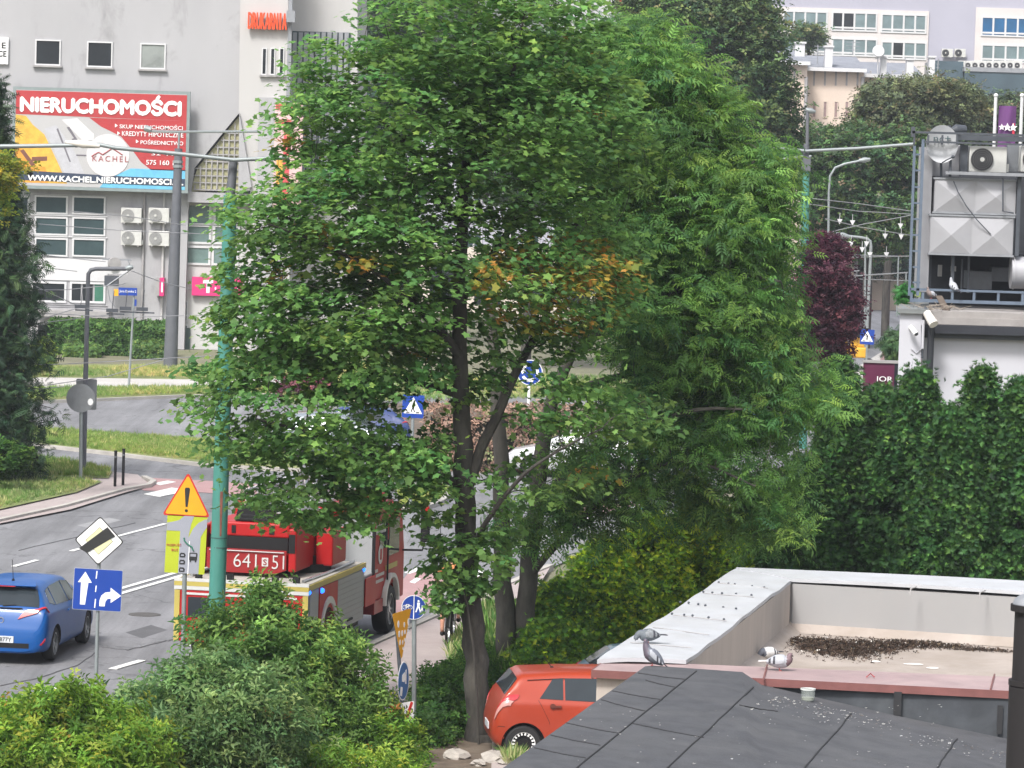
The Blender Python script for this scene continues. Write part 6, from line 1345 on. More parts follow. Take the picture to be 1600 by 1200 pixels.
fb('rescue_basket', M_fr, [(-1.6, -.95, 5.2, 6.0, 2.2, 2.65)], .03, LB_)

# ------------------------------------------------------------ cyclist
pw = G(699, 1008, .1); pw2 = G(706, 999, .1); hv = (pw2 - pw); hv.z = 0; hv.normalize(); an = -math.atan2(hv.x, hv.y)
BK = empty('bicycle', (pw.x, pw.y, .10), 'dark bicycle ridden away along the pavement left of the maple trunk', 'bicycle', rz=an)
for y in (0, 1.05):
    w_ = empty('wheel', (0, 0, 0)); w_.parent = BK; m = MB(); m.ring((0, y, .345), .315, .35, .045, 'x', 32); m.build('tyre', M_tyre, w_, world=False); m = MB(); m.ring((0, y, .345), .295, .314, .025, 'x', 32)
    for k in range(14): a = 2 * math.pi * k / 14; m.tube([(0, y, .345), (0, y + .3 * math.cos(a), .345 + .3 * math.sin(a))], .002, 3)
    m.build('rim', M_alloy, w_, world=False)
m = MB(); BBk = (0, .43, .29); st = (0, .25, .86)
for a, b in (((0, 0, .345), BBk), ((0, 0, .345), (0, .27, .78)), (BBk, st), (BBk, (0, .90, .72)), ((0, .29, .76), (0, .88, .84)), ((0, .86, .90), (0, 1.05, .345))): m.tube([a, b], .018, 8)
m.build('frame', M_blk, BK, world=False)
for sd in (-1, 1):
    m = MB(); m.tube([(sd * .03, .02, .345), (sd * .05, .05, .70)], .008, 5); m.build('rack_strut', M_alloy, BK, world=False)
MB().bb(-.06, .06, -.2, .22, .70, .72).build('luggage_rack', M_blk, BK, world=False); m = MB(); m.tube([(-.28, .84, .98), (-.1, .90, .99), (.1, .90, .99), (.28, .84, .98)], .014, 6); m.build('handlebar', M_blk, BK, world=False)
m = MB(); m.ball((0, .22, .89), (.07, .14, .035)); m.build('saddle', M_blk, BK, world=False, smooth=True); m = MB()
for k in range(9): a = math.pi * .15 + math.pi * .8 * k / 8
m.tube([(0, -.37 * math.cos(R(a_)), .345 + .37 * math.sin(R(a_))) for a_ in range(10, 120, 12)], .022, 6); m.build('mudguard', M_blk, BK, world=False)
MB().bb(-.03, .03, -.22, -.20, .62, .68).build('rear_lamp', M_tail, BK, world=False)
m = MB(); m.tube([(.06, .43, .29), (.09, .43, .29), (.09, .50, .43), (.17, .50, .43)], .01, 5); m.tube([(-.06, .43, .29), (-.09, .43, .29), (-.09, .36, .15), (-.17, .36, .15)], .01, 5); m.build('crank', M_blk, BK, world=False)
def skin_body(name, joints, edges, mats, par, faceset=None, lv=2):
    me = bpy.data.meshes.new(name); o = bpy.data.objects.new(name, me); C.objects.link(o); me.from_pydata([j[0] for j in joints], edges, []); me.update()
    md = o.modifiers.new('s', 'SKIN')
    for i, j in enumerate(joints): r_ = j[1]; me.skin_vertices[0].data[i].radius = (r_, r_ * (j[2] if len(j) > 2 else 1))
    me.skin_vertices[0].data[0].use_root = True
    sb = o.modifiers.new('u', 'SUBSURF'); sb.levels = lv; sb.render_levels = lv
    dg = bpy.context.evaluated_depsgraph_get(); nm = bpy.data.meshes.new_from_object(o.evaluated_get(dg)); o.modifiers.clear(); o.data = nm; nm.materials.clear()
    for m_ in mats: nm.materials.append(m_)
    nm.polygons.foreach_set('use_smooth', [True] * len(nm.polygons))
    if faceset:
        for f in nm.polygons: f.material_index = faceset(f.center)
    o.parent = par; return o
CY = empty('person', (pw.x, pw.y, .10), 'cyclist in pale shorts and orange top riding away, mostly hidden by the maple leaves', 'person', rz=an)
M_skin = mat('skin', (.50, .25, .17), .6, var=.06); M_short = mat('shorts', (.36, .40, .36), .9, var=.08); M_top = mat('orange_top', (.62, .22, .08), .85, var=.08); M_hair = mat('hair', (.06, .04, .03), .8, var=.3)
J = [((0, .24, 1.0), .15, .8), ((0, .32, 1.22), .14, .75), ((0, .42, 1.42), .155, .65), ((0, .46, 1.53), .06), ((0, .49, 1.62), .085, 1.1), ((0, .50, 1.74), .075, 1.1),
     ((-.11, .26, .97), .095), ((-.15, .62, .76), .065), ((-.15, .44, .42), .05), ((-.15, .40, .24), .035), ((-.15, .52, .18), .04),
     ((.11, .26, .97), .095), ((.15, .66, .98), .065), ((.15, .52, .66), .05), ((.15, .47, .49), .035), ((.15, .60, .45), .04),
     ((-.20, .42, 1.43), .06), ((-.31, .55, 1.22), .043), ((-.26, .80, 1.04), .032), ((.20, .42, 1.43), .06), ((.31, .55, 1.22), .043), ((.26, .80, 1.04), .032)]
E_ = [(0, 1), (1, 2), (2, 3), (3, 4), (4, 5), (0, 6), (6, 7), (7, 8), (8, 9), (9, 10), (0, 11), (11, 12), (12, 13), (13, 14), (14, 15), (2, 16), (16, 17), (17, 18), (2, 19), (19, 20), (20, 21)]
def fs(c):
    if c.z > 1.06 and c.z < 1.54 and abs(c.x) < .27: return 2
    if c.z > .74 and abs(c.x) < .27 and c.z <= 1.06 and c.y < .58: return 1
    return 0
skin_body('body', J, E_, [M_skin, M_short, M_top], CY, fs)
m = MB(); m.ball((0, .475, 1.72), (.088, .10, .10), 14, 9); m.build('hair', M_hair, CY, world=False, smooth=True)
for x, y, z in ((-.15, .50, .165), (.15, .575, .435)): m = MB(); m.ball((x, y, z), (.05, .13, .05), 12, 7); m.build('shoe', M_blk, CY, world=False, smooth=True)
for sx in (-1, 1):
    m = MB()
    for k in range(4): m.tube([(sx * (.262 + .0), .80, 1.03), (sx * (.245 + k * .018), .835, 1.015), (sx * (.245 + k * .018), .85, .985), (sx * (.245 + k * .018), .835, .968)], .009, 5)
    m.tube([(sx * .24, .79, 1.02), (sx * .215, .82, .995)], .010, 5); m.build('hand', M_skin, CY, world=False, smooth=True)
# ------------------------------------------------------------ masts, lamps, cables
M_green = mat('mast_green', (.050, .205, .17), .55, var=.16, vscale=3, dirt=.4, dirtcol=(.09, .20, .17), dscale=2.5, stretch=(1, 1, .3), bump=.15, bscale=20); M_mgrey = mat('mast_grey', (.10, .105, .12), .6, var=.12, vscale=2); M_galv = mat('galvanised', (.24, .265, .27), .5, var=.1, vscale=5, metal=.3)
M_rust = mat('rust', (.20, .07, .05), .9, var=.4, vscale=6)
def mast(name, label, top, bot, Y, r0, r1, mt, group=None, cat='mast'):
    a, b = at(*top, Y), at(*bot, Y); d = (a - b); b0 = b - d * (b.z / d.z); t = empty(name, (b0.x, b0.y, 0), label, cat, group)
    m = MB(); m.tube([b0, a], [r0, r1], 20); m.build('pole', mt, t, smooth=True); return t, b0, a
t, b0, a = mast('tram_mast', 'thick green steel mast leaning slightly in front of the fire engine', (360, 305), (339, 940), 65, .150, .115, M_green, 'overhead wire masts')
d = (a - b0).normalized()
m = MB(); p = at(365, 252, 65); m.tube([a, p], [.08, .07], 14); m.build('top_section', M_mgrey, t, smooth=True)
m = MB()
for py in (855, 840): q = at(342.5, py, 65); m.tube([q - d * .01, q + d * .01], .142, 18)
m.build('band', mat('band_dark', (.04, .10, .09), .7), t)
m = MB(); q0 = at(343, 838, 64.865); q1 = at(346, 768, 64.865); m.prism([q0 + Vector((-.03, 0, 0)), q0 + Vector((.03, 0, 0)), q1 + Vector((.025, 0, 0)), q1 + Vector((-.02, 0, 0))], (0, .03, 0)); m.build('rust_patch', M_rust, t)
def boom(name, label, pts, Y, r, mt, cat='boom', group=None):
    m = MB(); P = [at(x, y, Y) for x, y in pts]; m.tube(P, r, 10); return m.build(name, mt, None, smooth=True, label=label, cat=cat, group=group)
boom('catenary_boom', 'long grey horizontal boom carried by the green mast across the billboard', [(-40, 229), (60, 228), (155, 226), (180, 231), (285, 241), (365, 250), (452, 246)], 64.8, .035, M_galv)
p0, p1 = at(102, 222, 64.8), at(156, 228, 64.8); m = MB(); m.tube([p0, (p0 + p1) / 2, p1], [.03, .07, .04], 10); m.build('lamp_head', mat('lamp_cream', (.62, .58, .53)), None, smooth=True, label='pale streetlight head on the grey boom over the billboard', cat='lamp')
t, b0, a = mast('grey_mast', 'thick dark grey mast in front of the office building beside the shop sign', (279, 232), (266, 576), 166, .31, .17, M_mgrey, 'overhead wire masts')
m = MB(); m.tube([a, at(280, 206, 166)], .05, 8); m.tube([at(228, 202, 166), at(232, 205, 166), at(280, 206, 166), at(405, 205.5, 166)], .055, 6); m.tube([at(226, 200, 166), at(236, 203, 166)], .14, 8); m.build('lamp_arm', M_galv, t)
m = MB()
for py in (255, 262): q = at(278, py, 166); m.tube([q, q + Vector((0, 0, .12))], .22, 14)
m.build('band', M_galv, t)
t, b0, a = mast('green_mast', 'green mast with grey top at the right side of the ash crown', (1259, 262), (1256, 548), 130, .145, .125, M_green, 'overhead wire masts')
m = MB(); m.tube([a, at(1260, 225, 130)], .10, 12); q = at(1259, 256, 130); m.box((q.x, q.y, q.z), (.30, .34, .5)); m.build('top_section', M_mgrey, t)
boom('catenary_boom', 'thin grey horizontal boom from the right green mast to the annex ladder', [(1205, 230), (1259, 236), (1340, 232), (1428, 225)], 129.8, .055, M_galv)
mast('green_mast', 'green mast hidden inside the foliage left of the ash crown', (1017, 300), (1008, 760), 105, .14, .11, M_green, 'overhead wire masts')
mast('green_mast', 'small distant green mast under the wires beyond the purple plum', (1373, 330), (1370, 447), 280, .16, .14, M_green, 'overhead wire masts')
def lamp_post(label, base, Y, arm, r=.075, head=None, mt=None, hs=.1):
    b = at(*base, Y); P = [at(x, y, Y) for x, y in arm]; d = P[0] - b; b0 = b - d * (b.z / d.z); t = empty('street_lamp', (b0.x, b0.y, 0), label, 'street lamp', 'street lamps')
    m = MB(); m.tube([b0] + P, [r] + [r * .7] * len(P), 12); m.build('pole', mt or M_galv, t, smooth=True)
    if head: 
        h0, h1 = at(*head[0], Y), at(*head[1], Y); m = MB(); m.tube([h0, (h0 + h1) / 2, h1], [hs * .6, hs, hs * .5], 10); m.build('lamp_head', M_galv, t, smooth=True)
    return t
lamp_post('grey street lamp with bent arm by the signs seen from behind at the left', (130, 738), 111, [(137.5, 440), (138, 428), (142, 422), (150, 420), (198, 420)], .085, ((196, 420), (208, 417)), M_mgrey, .09)
lamp_post('tall street lamp rising against the cream tenement above the green mast', (1257, 520), 150, [(1262, 170)], .09, ((1259, 171), (1274, 175)), M_mgrey, .12)
lamp_post('street lamp with curved arm between the ash crown and the annex', (1293, 520), 160, [(1295, 300), (1297, 275), (1305, 262), (1320, 256), (1345, 251)], .07, ((1342, 251), (1360, 249)), M_galv, .12)
lamp_post('street lamp with arm bent left behind the square crossing sign at the right', (1353, 540), 190, [(1361, 385), (1360, 377), (1355, 373), (1345, 371), (1316, 368)], .10, ((1306, 366), (1328, 370)), M_galv, .16)
lamp_post('old street lamp arm poking out of the ash crown', (1205, 560), 140, [(1196, 290), (1198, 268), (1206, 254), (1225, 248)], .06, ((1225, 248), (1268, 244)), M_galv, .07)
# bare thin posts at right
for i, (x0, y0, x1, y1, Y, lb) in enumerate(((1352, 380, 1351, 520, 190, 'thin grey post just left of the bent street lamp at the right'), (1404, 400, 1402, 462, 250, 'thin pale post beside the annex ladder'), (1416, 425, 1415, 465, 240, 'pale post partly behind the annex ladder'))):
    mast('thin_post', lb, (x0, y0), (x1, y1), Y, .06, .05, M_galv, cat='post')
# overhead wires
def wire(pts, Y, r=.012, mt=None, label=None, Y1=None):
    P = []
    Y1 = Y1 or Y
    for i in range(len(pts) - 1):
        for k in range(6):
            u = k / 6; x = pts[i][0] * (1 - u) + pts[i + 1][0] * u; y = pts[i][1] * (1 - u) + pts[i + 1][1] * u; g = (i + u) / (len(pts) - 1); P.append(at(x, y + 0, Y + (Y1 - Y) * g))
    P.append(at(*pts[-1], Y1)); m = MB(); m.tube(P, r, 5)
    return m.build('overhead_wire', mt or M_wire, None, label=label, cat='wire', group='overhead wires')
M_wire = mat('wire_grey', (.34, .34, .35), .5, var=.08, metal=.3)
WL = [([(-40, 388), (60, 398), (165, 409)], 'wire above the left spruce, third from the top'), ([(-40, 413), (60, 417), (120, 424)], 'wire running into the left lamp arm'), ([(-40, 420), (40, 440), (126, 480)], 'wire falling steeply to the left crossing clamps'),
      ([(-40, 452), (100, 453), (192, 444), (196, 443)], 'wire ending at the blue street name plate'), ([(-40, 477), (120, 481), (215, 485)], 'wire through the middle of the left clamps'), ([(-40, 487), (100, 491), (190, 496), (330, 492)], 'wire just under the left clamps'), ([(-40, 506), (60, 500), (126, 480)], 'lower wire rising to the left clamps'), ([(-40, 512), (60, 505), (170, 492)], 'lowest wire rising to the left clamps'),
      ([(-40, 572), (100, 569), (260, 560), (330, 556)], 'long wire crossing the base of the thick grey mast'), ([(-40, 610), (80, 601), (168, 588), (256, 562)], 'wire over the pale pavement on the left'), ([(-40, 613), (60, 608), (100, 604)], 'lowest wire over the left grass strip'), ([(205, 423), (250, 440), (300, 452)], 'thin stay from the lamp arm to the magenta sign'), ([(60, 350), (200, 361), (330, 366)], 'wire crossing the windows under the billboard'), ([(110, 330), (200, 338), (290, 352)], 'upper wire crossing the air conditioners')]
for pts, lb in WL: wire(pts, 108, .012, label=lb, Y1=112)
WR = [([(1266, 310), (1340, 318), (1424, 330)], 'top thin wire at the right, below the long boom'), ([(1266, 319), (1340, 330), (1426, 335)], 'second thin wire at the right, below the long boom'), ([(1290, 342), (1345, 355), (1424, 368)], 'wire falling right over the distant trees'), ([(1300, 362), (1350, 350), (1400, 341), (1424, 336)], 'wire rising right over the distant trees'), ([(1266, 392), (1300, 398), (1360, 399), (1424, 401)], 'upper wire over the purple plum'), ([(1266, 400), (1340, 402), (1424, 400)], 'second wire over the purple plum'), ([(1262, 424), (1302, 421)], 'short stub wire left over the purple plum'), ([(1298, 428), (1342, 423)], 'short stub wire right over the purple plum'),
      ([(1262, 434), (1340, 431), (1418, 426)], 'thick double wire across the purple plum'), ([(1262, 439), (1340, 436), (1424, 439)], 'lowest wire across the purple plum')]
for pts, lb in WR: wire(pts, 150, .03 if 'thick' in lb or 'stub' in lb else .018, label=lb, Y1=160)
# hanging clamps and insulators
for i, (x, y) in enumerate(((126, 479), (175, 485), (196, 482), (222, 483))):
    p = at(x, y, 108.5); m = MB(); m.box((p.x, p.y, p.z), (.32, .12, .1)); m.box((p.x + .1, p.y, p.z - .1), (.5, .05, .04)); m.tube([p, p + Vector((.05, 0, .55))], .01, 4); m.build('wire_clamp', M_dsteel, None, label=('leftmost clamp where wires cross over the hedge', 'clamp left of the street name pole', 'clamp on the street name pole line', 'rightmost clamp over the hedge')[i], cat='clamp', group='wire clamps')
IL = ['under the top wire crossing, leftmost', 'under the top wire crossing, second', 'in the right pair beside the ladder, left', 'in the right pair beside the ladder, right', 'over the bent lamp arm, left', 'over the bent lamp arm, right', 'lowest on the right above the far mast', 'lowest beside the bent lamp pole', 'just above the purple plum top, left', 'just above the purple plum top, right', 'highest, next to the annex ladder']
IN = [(1312, 346), (1332, 348), (1383, 369), (1408, 370), (1323, 390), (1347, 390), (1385, 398), (1359, 398), (1330, 381), (1354, 381), (1407, 353)]
for i, (x, y) in enumerate(IN):
    p = at(x, y, 158); m = MB(); m.xz([(p.x - .11, p.z + .1), (p.x + .11, p.z + .1), (p.x, p.z - .12)], p.y - .03, p.y + .03); m.tube([p, p + Vector((0, 0, .35))], .01, 4); m.build('insulator', M_whitep, None, label='white wedge insulator ' + IL[i], cat='insulator', group='white insulators')

# ------------------------------------------------------------ traffic signs
M_sblue = mat('sign_blue', (.006, .045, .29), .4, var=.05); M_sw = mat('sign_white', (.8, .8, .8)); M_sy = mat('sign_amber', (.72, .34, .012), .45, var=.06); M_sr = mat('sign_red', (.50, .025, .02), .45); M_sk = mat('sign_black', (.02, .02, .02)); M_sg = mat('sign_lime', (.40, .46, .02), .5, var=.05); M_sgr = mat('sign_grey', (.30, .31, .36), .5, var=.04); M_back = mat('sign_back', (.17, .18, .19), .6, var=.12)
def ctr(P): return sum((Vector(p) for p in P), Vector()) / len(P)
class Plate:                       # flat drawing board in real metres, optionally turned about its vertical axis
    def __init__(s, t, c, yaw=0, rz_=0): s.t = t; s.c = Vector(c); s.yaw = yaw; s.k = 0; s.rz = rz_
    def P(s, x, z, d):
        xr, zr = x * math.cos(s.rz) - z * math.sin(s.rz), x * math.sin(s.rz) + z * math.cos(s.rz)
        return s.c + Vector((xr * math.cos(s.yaw) + d * math.sin(s.yaw), xr * math.sin(s.yaw) - d * math.cos(s.yaw), zr))
    def shape(s, nm, pts, mt, lvl, th=.004):
        m = MB(); a = [s.P(x, z, .004 + .0035 * lvl) for x, z in pts]; b = [s.P(x, z, .004 + .0035 * lvl - th) for x, z in pts]
        n = len(pts); m.add(a + b, [tuple(range(n)), tuple(range(2 * n - 1, n - 1, -1))] + [(i, (i + 1) % n, (i + 1) % n + n, i + n) for i in range(n)]); return m.build(nm, mt, s.t)
def circ(cx, cz, rx, rz=None, n=32, a0=0, a1=2 * math.pi): rz = rz or rx; return [(cx + rx * math.cos(a0 + (a1 - a0) * k / n), cz + rz * math.sin(a0 + (a1 - a0) * k / n)) for k in range(n if abs(a1 - a0) > 6.2 else n + 1)]
def rect(x0, z0, x1, z1): return [(x0, z0), (x1, z0), (x1, z1), (x0, z1)]
def rounded(P, r, n=5):
    out = []
    N = len(P)
    for i in range(N):
        a, b, c_ = Vector((*P[i - 1], 0)), Vector((*P[i], 0)), Vector((*P[(i + 1) % N], 0)); u = (a - b).normalized() * r; v = (c_ - b).normalized() * r
        for k in range(n + 1): w_ = k / n; q = (b + u) * (1 - w_) ** 2 + b * 2 * w_ * (1 - w_) + (b + v) * w_ ** 2; out.append((q.x, q.y))
    return out
def post(t, top, base_y, Y, r=.03, mt=None, dy=.05):
    a = at(*top, Y + dy); b = Vector((a.x, a.y, 0)); m = MB(); m.tube([b, a], r, 10); return m.build('post', mt or M_galv, t, smooth=True)
# 1 end of priority road + lane arrows
Y = 65.0; s = pm_(Y); c = at(153, 921, Y); t = empty('lane_sign', (c.x, Y, 0), 'white diamond struck by a black bar above a blue lane arrow board on one post', 'road sign')
a, b = at(156, 815, Y + .05), at(149, 1112, Y + .05); d = a - b; b -= d * (b.z / d.z); MB().tube([b, a], .032, 10).build('post', M_galv, t, smooth=True)
D = empty('diamond_sign', (0, 0, 0)); D.parent = t; D.location = Vector((0, 0, 0)); cc = at(155, 845, Y)
pl = Plate(D, cc, rz_=R(-1.5)); q = 39 * s
pl.shape('sign_plate', rounded([(q, 0), (0, q), (-q, 0), (0, -q)], .05), M_sk, 0); pl.shape('white_face', rounded([(q * .94, 0), (0, q * .94), (-q * .94, 0), (0, -q * .94)], .045), M_sw, 1)
pl.shape('inner_border', [(q * .56, 0), (0, q * .56), (-q * .56, 0), (0, -q * .56)], M_sk, 2); pl.shape('inner_square', [(q * .54, 0), (0, q * .54), (-q * .54, 0), (0, -q * .54)], mat('pale_yellow', (.62, .60, .36), .5), 3)
e = .085 * 1.0; pl.shape('black_bar', [(-.56 * q - .10, -.34 * q + .00), (-.56 * q + .04, -.56 * q + .02), (.50 * q + .06, .46 * q - .10), (.50 * q - .08, .46 * q + .05)], M_sk, 4)
B_ = empty('arrow_sign', (0, 0, 0)); B_.parent = t; cc = at(152.5, 921.5, Y); pl = Plate(B_, cc, rz_=R(-1.7)); W_, H_ = 77 * s, 66 * s
pl.shape('sign_plate', rounded(rect(-W_ / 2, -H_ / 2, W_ / 2, H_ / 2), .03), M_sgr, 0); pl.shape('blue_face', rounded(rect(-W_ / 2 + .01, -H_ / 2 + .01, W_ / 2 - .01, H_ / 2 - .01), .025), M_sblue, 1)
u = lambda x, y: ((x - 152.5) * s, (921.5 - y) * s)
pl.shape('straight_arrow', [u(*p) for p in ((126, 946), (126, 911), (121, 911), (132, 894), (143, 911), (137.5, 911), (134, 946))][::1], M_sw, 2)
pl.shape('turn_arrow', [u(*p) for p in ((156.5, 947), (156.5, 938), (159, 930), (165, 925), (173, 923.5), (173, 917), (190, 929), (174, 941), (174, 934), (169, 935), (166, 939), (165, 947))], M_sw, 2)
for i, (y0, y1) in enumerate(((892, 904), (915, 925), (936, 950))): pl.shape('lane_dash', [u(*p) for p in ((148.5, y1), (150.2, y1), (151, y0), (149.3, y0))], M_sw, 2)
# 2 warning triangle + lane diagram
Y = 66.0; s = pm_(Y); c = at(290, 850, Y); t = empty('warning_sign', (c.x, Y, 0), 'yellow triangular exclamation warning sign above a lime and grey lane diagram board', 'road sign')
a, b = at(291, 790, Y + .05), at(286, 1010, Y + .05); d = a - b; b -= d * (b.z / d.z); MB().tube([b, a], .04, 10).build('post', M_galv, t, smooth=True)
Tn = empty('triangle_sign', (0, 0, 0)); Tn.parent = t; cc = at(292, 783, Y); pl = Plate(Tn, cc, rz_=R(-1.5)); tr = [(-38 * s, -24 * s), (38 * s, -24 * s), (0, 46 * s)]
pl.shape('sign_plate', rounded(tr, .08), M_sr, 0); pl.shape('amber_face', rounded([(-34 * s, -21.5 * s), (34 * s, -21.5 * s), (0, 41 * s)], .06), M_sy, 1)
pl.shape('exclamation_bar', [(-.030, .0 + .16), (.030, .16), (.045, .26), (.03, .29), (-.03, .29), (-.045, .26)][::-1] if False else [(-.018, -.10), (.018, -.10), (.045, .20), (.035, .235), (-.035, .235), (-.045, .20)], M_sk, 2); pl.shape('exclamation_dot', circ(0, -.165, .027), M_sk, 2)
Bd = empty('lane_board', (0, 0, 0)); Bd.parent = t; cc = at(290.5, 851, Y); pl = Plate(Bd, cc, rz_=R(-1.7)); W_, H_ = 63 * s, 91 * s; u = lambda x, y: ((x - 290.5) * s, (851 - y) * s)
pl.shape('sign_plate', rounded(rect(-W_ / 2, -H_ / 2, W_ / 2, H_ / 2), .02), M_sg, 0)
L_, Rr, T_, Bt = 290.5 - 31.3, 290.5 + 31.3, 851 - 45.3, 851 + 45.3
pl.shape('road_shape', [u(*p) for p in ((L_, 830), (L_, 818), (268, 816), (278, 813), (286, T_), (301, T_), (297, 818), (294, 838), (294, 840), (300, 826), (308, 816), (318, 810), (Rr, 809), (Rr, 822), (318, 828), (313, 838), (312.5, Bt), (280.5, Bt), (280.5, 830))], M_sgr, 1)
pl.shape('lane_line', [u(*p) for p in ((295.4, Bt), (296.6, Bt), (296.6, 845), (295.4, 845))], M_sw, 2)
m = MB(); m.tube([pl.P(*u(x, y), .02) for x, y in ((287, 840), (288, 845), (293, 850), (300, 854), (303, 860))], .012, 6); m.build('green_arrow', mat('arrow_green', (.02, .16, .10), .6), Bd)
for y0 in (864, 875, 887):
    pl.shape('car_symbol', [u(*p) for p in ((282, y0 + 7), (290, y0 + 7), (291, y0 + 3), (289, y0), (283, y0), (281.5, y0 + 3))], M_sk, 3); pl.shape('car_symbol_window', [u(*p) for p in ((283.5, y0 + 5), (288.5, y0 + 5), (288, y0 + 2.6), (284, y0 + 2.6))], M_sgr, 4)
pl.shape('bus_symbol', rounded([u(*p) for p in ((297, 875), (309, 875), (309.5, 863), (296.5, 863))], .02), M_sk, 3); pl.shape('bus_symbol_window', [u(*p) for p in ((298.5, 869), (307.5, 869), (307.5, 864.8), (298.5, 864.8))], M_sgr, 4); pl.shape('bus_symbol_wheel', [u(*p) for p in ((298, 877.5), (300, 877.5), (300, 875), (298, 875))], M_sk, 3); pl.shape('bus_symbol_wheel', [u(*p) for p in ((306, 877.5), (308, 877.5), (308, 875), (306, 875))], M_sk, 3)
p = pl.P(*u(272, 852), .012); lettering('PRZEPUŚĆ', p, (23 * s, 4.5 * s), mat('letter_red', (.45, .06, .05), .6), Bd, ext=.002); p = pl.P(*u(273.5, 860), .012); lettering('BUS', p, (10 * s, 4 * s), mat('letter_red', (.45, .06, .05)), Bd, ext=.002)
# 3 cycle / pedestrian disc
Y = 61.7; s = pm_(Y); c = at(646.5, 949, Y); t = empty('path_sign', (c.x, Y, 0), 'round blue bicycle and pedestrian path sign on a galvanised post', 'road sign')
a, b = at(647, 935, Y + .05), at(647, 1170, Y + .05); d = a - b; b -= d * (b.z / d.z); MB().tube([b, a], .038, 12).build('post', M_galv, t, smooth=True)
pl = Plate(t, c); r_ = 18.7 * s
pl.shape('sign_plate', circ(0, 0, r_ + .006), M_sw, 0); pl.shape('blue_face', circ(0, 0, r_ - .004), M_sblue, 1); pl.shape('divider', rect(-.006, -r_, .008, r_), M_sw, 2)
def person_sym(pl, x, z, h, lvl=2, mt=None):
    mt = mt or M_sw; m_ = MB()
    pl.shape('person_symbol', circ(x, z + h * .42, h * .09, n=10), mt, lvl); pl.shape('person_symbol', [(x - h * .12, z + h * .30), (x + h * .12, z + h * .30), (x + h * .10, z - h * .02), (x + h * .24, z - h * .48), (x + h * .13, z - h * .48), (x, z - h * .10), (x - h * .14, z - h * .48), (x - h * .25, z - h * .48), (x - h * .10, z)], mt, lvl)
person_sym(pl, .075, .02, .20); person_sym(pl, .135, -.02, .11)
m = MB()
for cx in (-.145, -.055): 
    P = [pl.P(cx + .032 * math.cos(2 * math.pi * k / 14), .0 + .032 * math.sin(2 * math.pi * k / 14), .016) for k in range(15)]; m.tube(P, .0045, 4)
P = lambda x, z: pl.P(x, z, .016)
for a_, b_ in (((-.145, 0), (-.12, .045)), ((-.12, .045), (-.075, .045)), ((-.075, .045), (-.055, 0)), ((-.145, 0), (-.10, 0)), ((-.10, 0), (-.078, .05)), ((-.10, 0), (-.125, .05))): m.tube([P(*a_), P(*b_)], .0045, 4)
m.build('bicycle_symbol', M_sw, t)
# 4 oblique signs beside it
Y = 61.0; s = pm_(Y); c = at(628, 1050, Y); t = empty('oblique_sign_post', (c.x, Y, 0), 'post with edge-on yellow give way triangle, blue oval and white plate turned sideways', 'road sign')
a, b = at(620, 985, Y + .12), at(630, 1120, Y + .12); MB().tube([(b.x, b.y, 0), b, a], .03, 10).build('post', M_dsteel, t, smooth=True)
yw = R(66)
cc = at(627, 980, Y); pl = Plate(t, cc, yaw=yw); hw = 14 * s / math.cos(yw)
pl.shape('give_way_plate', rounded([(-hw, 24 * s), (hw, 27 * s), (.04, -52 * s)], .05), M_sy, 0)
for (x, z, w_, h_) in ((-.12, .06, .06, .12), (.10, .03, .05, .09), (.25, .06, .06, .12), (-.08, -.10, .07, .11), (.03, -.10, .06, .1), (.13, -.09, .06, .08), (.25, -.08, .05, .06), (-.04, -.24, .05, .1), (.06, -.25, .04, .08), (.14, -.22, .04, .07), (.08, -.35, .04, .06)): pl.shape('white_spot', circ(x, z, w_ / 2, h_ / 2, 8), M_sw, 1)
cc = at(630, 1064, Y); pl = Plate(t, cc, yaw=yw); hw = 8.3 * s / math.cos(yw); hz = 31 * s
pl.shape('oval_plate', circ(0, 0, hw, hz), M_sw, 0); pl.shape('blue_face', circ(0, 0, hw * .9, hz * .93), mat('faded_blue', (.05, .14, .33), .6, var=.15), 1); pl.shape('white_patch', [(-.06, .10), (.03, .14), (.07, .04), (.02, -.02), (-.06, -.0)], M_sw, 2); pl.shape('white_patch', [(-.12, -.22), (-.05, -.24), (-.03, -.1), (-.10, -.08)], M_sw, 2); pl.shape('white_patch', [(.06, -.05), (.1, -.06), (.09, .18), (.06, .16)], M_sw, 2)
cc = at(631, 1118, Y); pl = Plate(t, cc, yaw=R(35)); hw = 15 * s / math.cos(R(35))
pl.shape('white_plate', rounded([(-hw, -18 * s), (hw, -24 * s), (hw, 22 * s), (-hw, 19 * s)], .02), M_sw, 0); pl.shape('red_stripe', [(-.02, -.18), (.03, -.18), (hw * .9, .20), (hw * .65, .22)], M_sr, 1); person_sym(pl, -.02, .03, .12, 2, M_back)
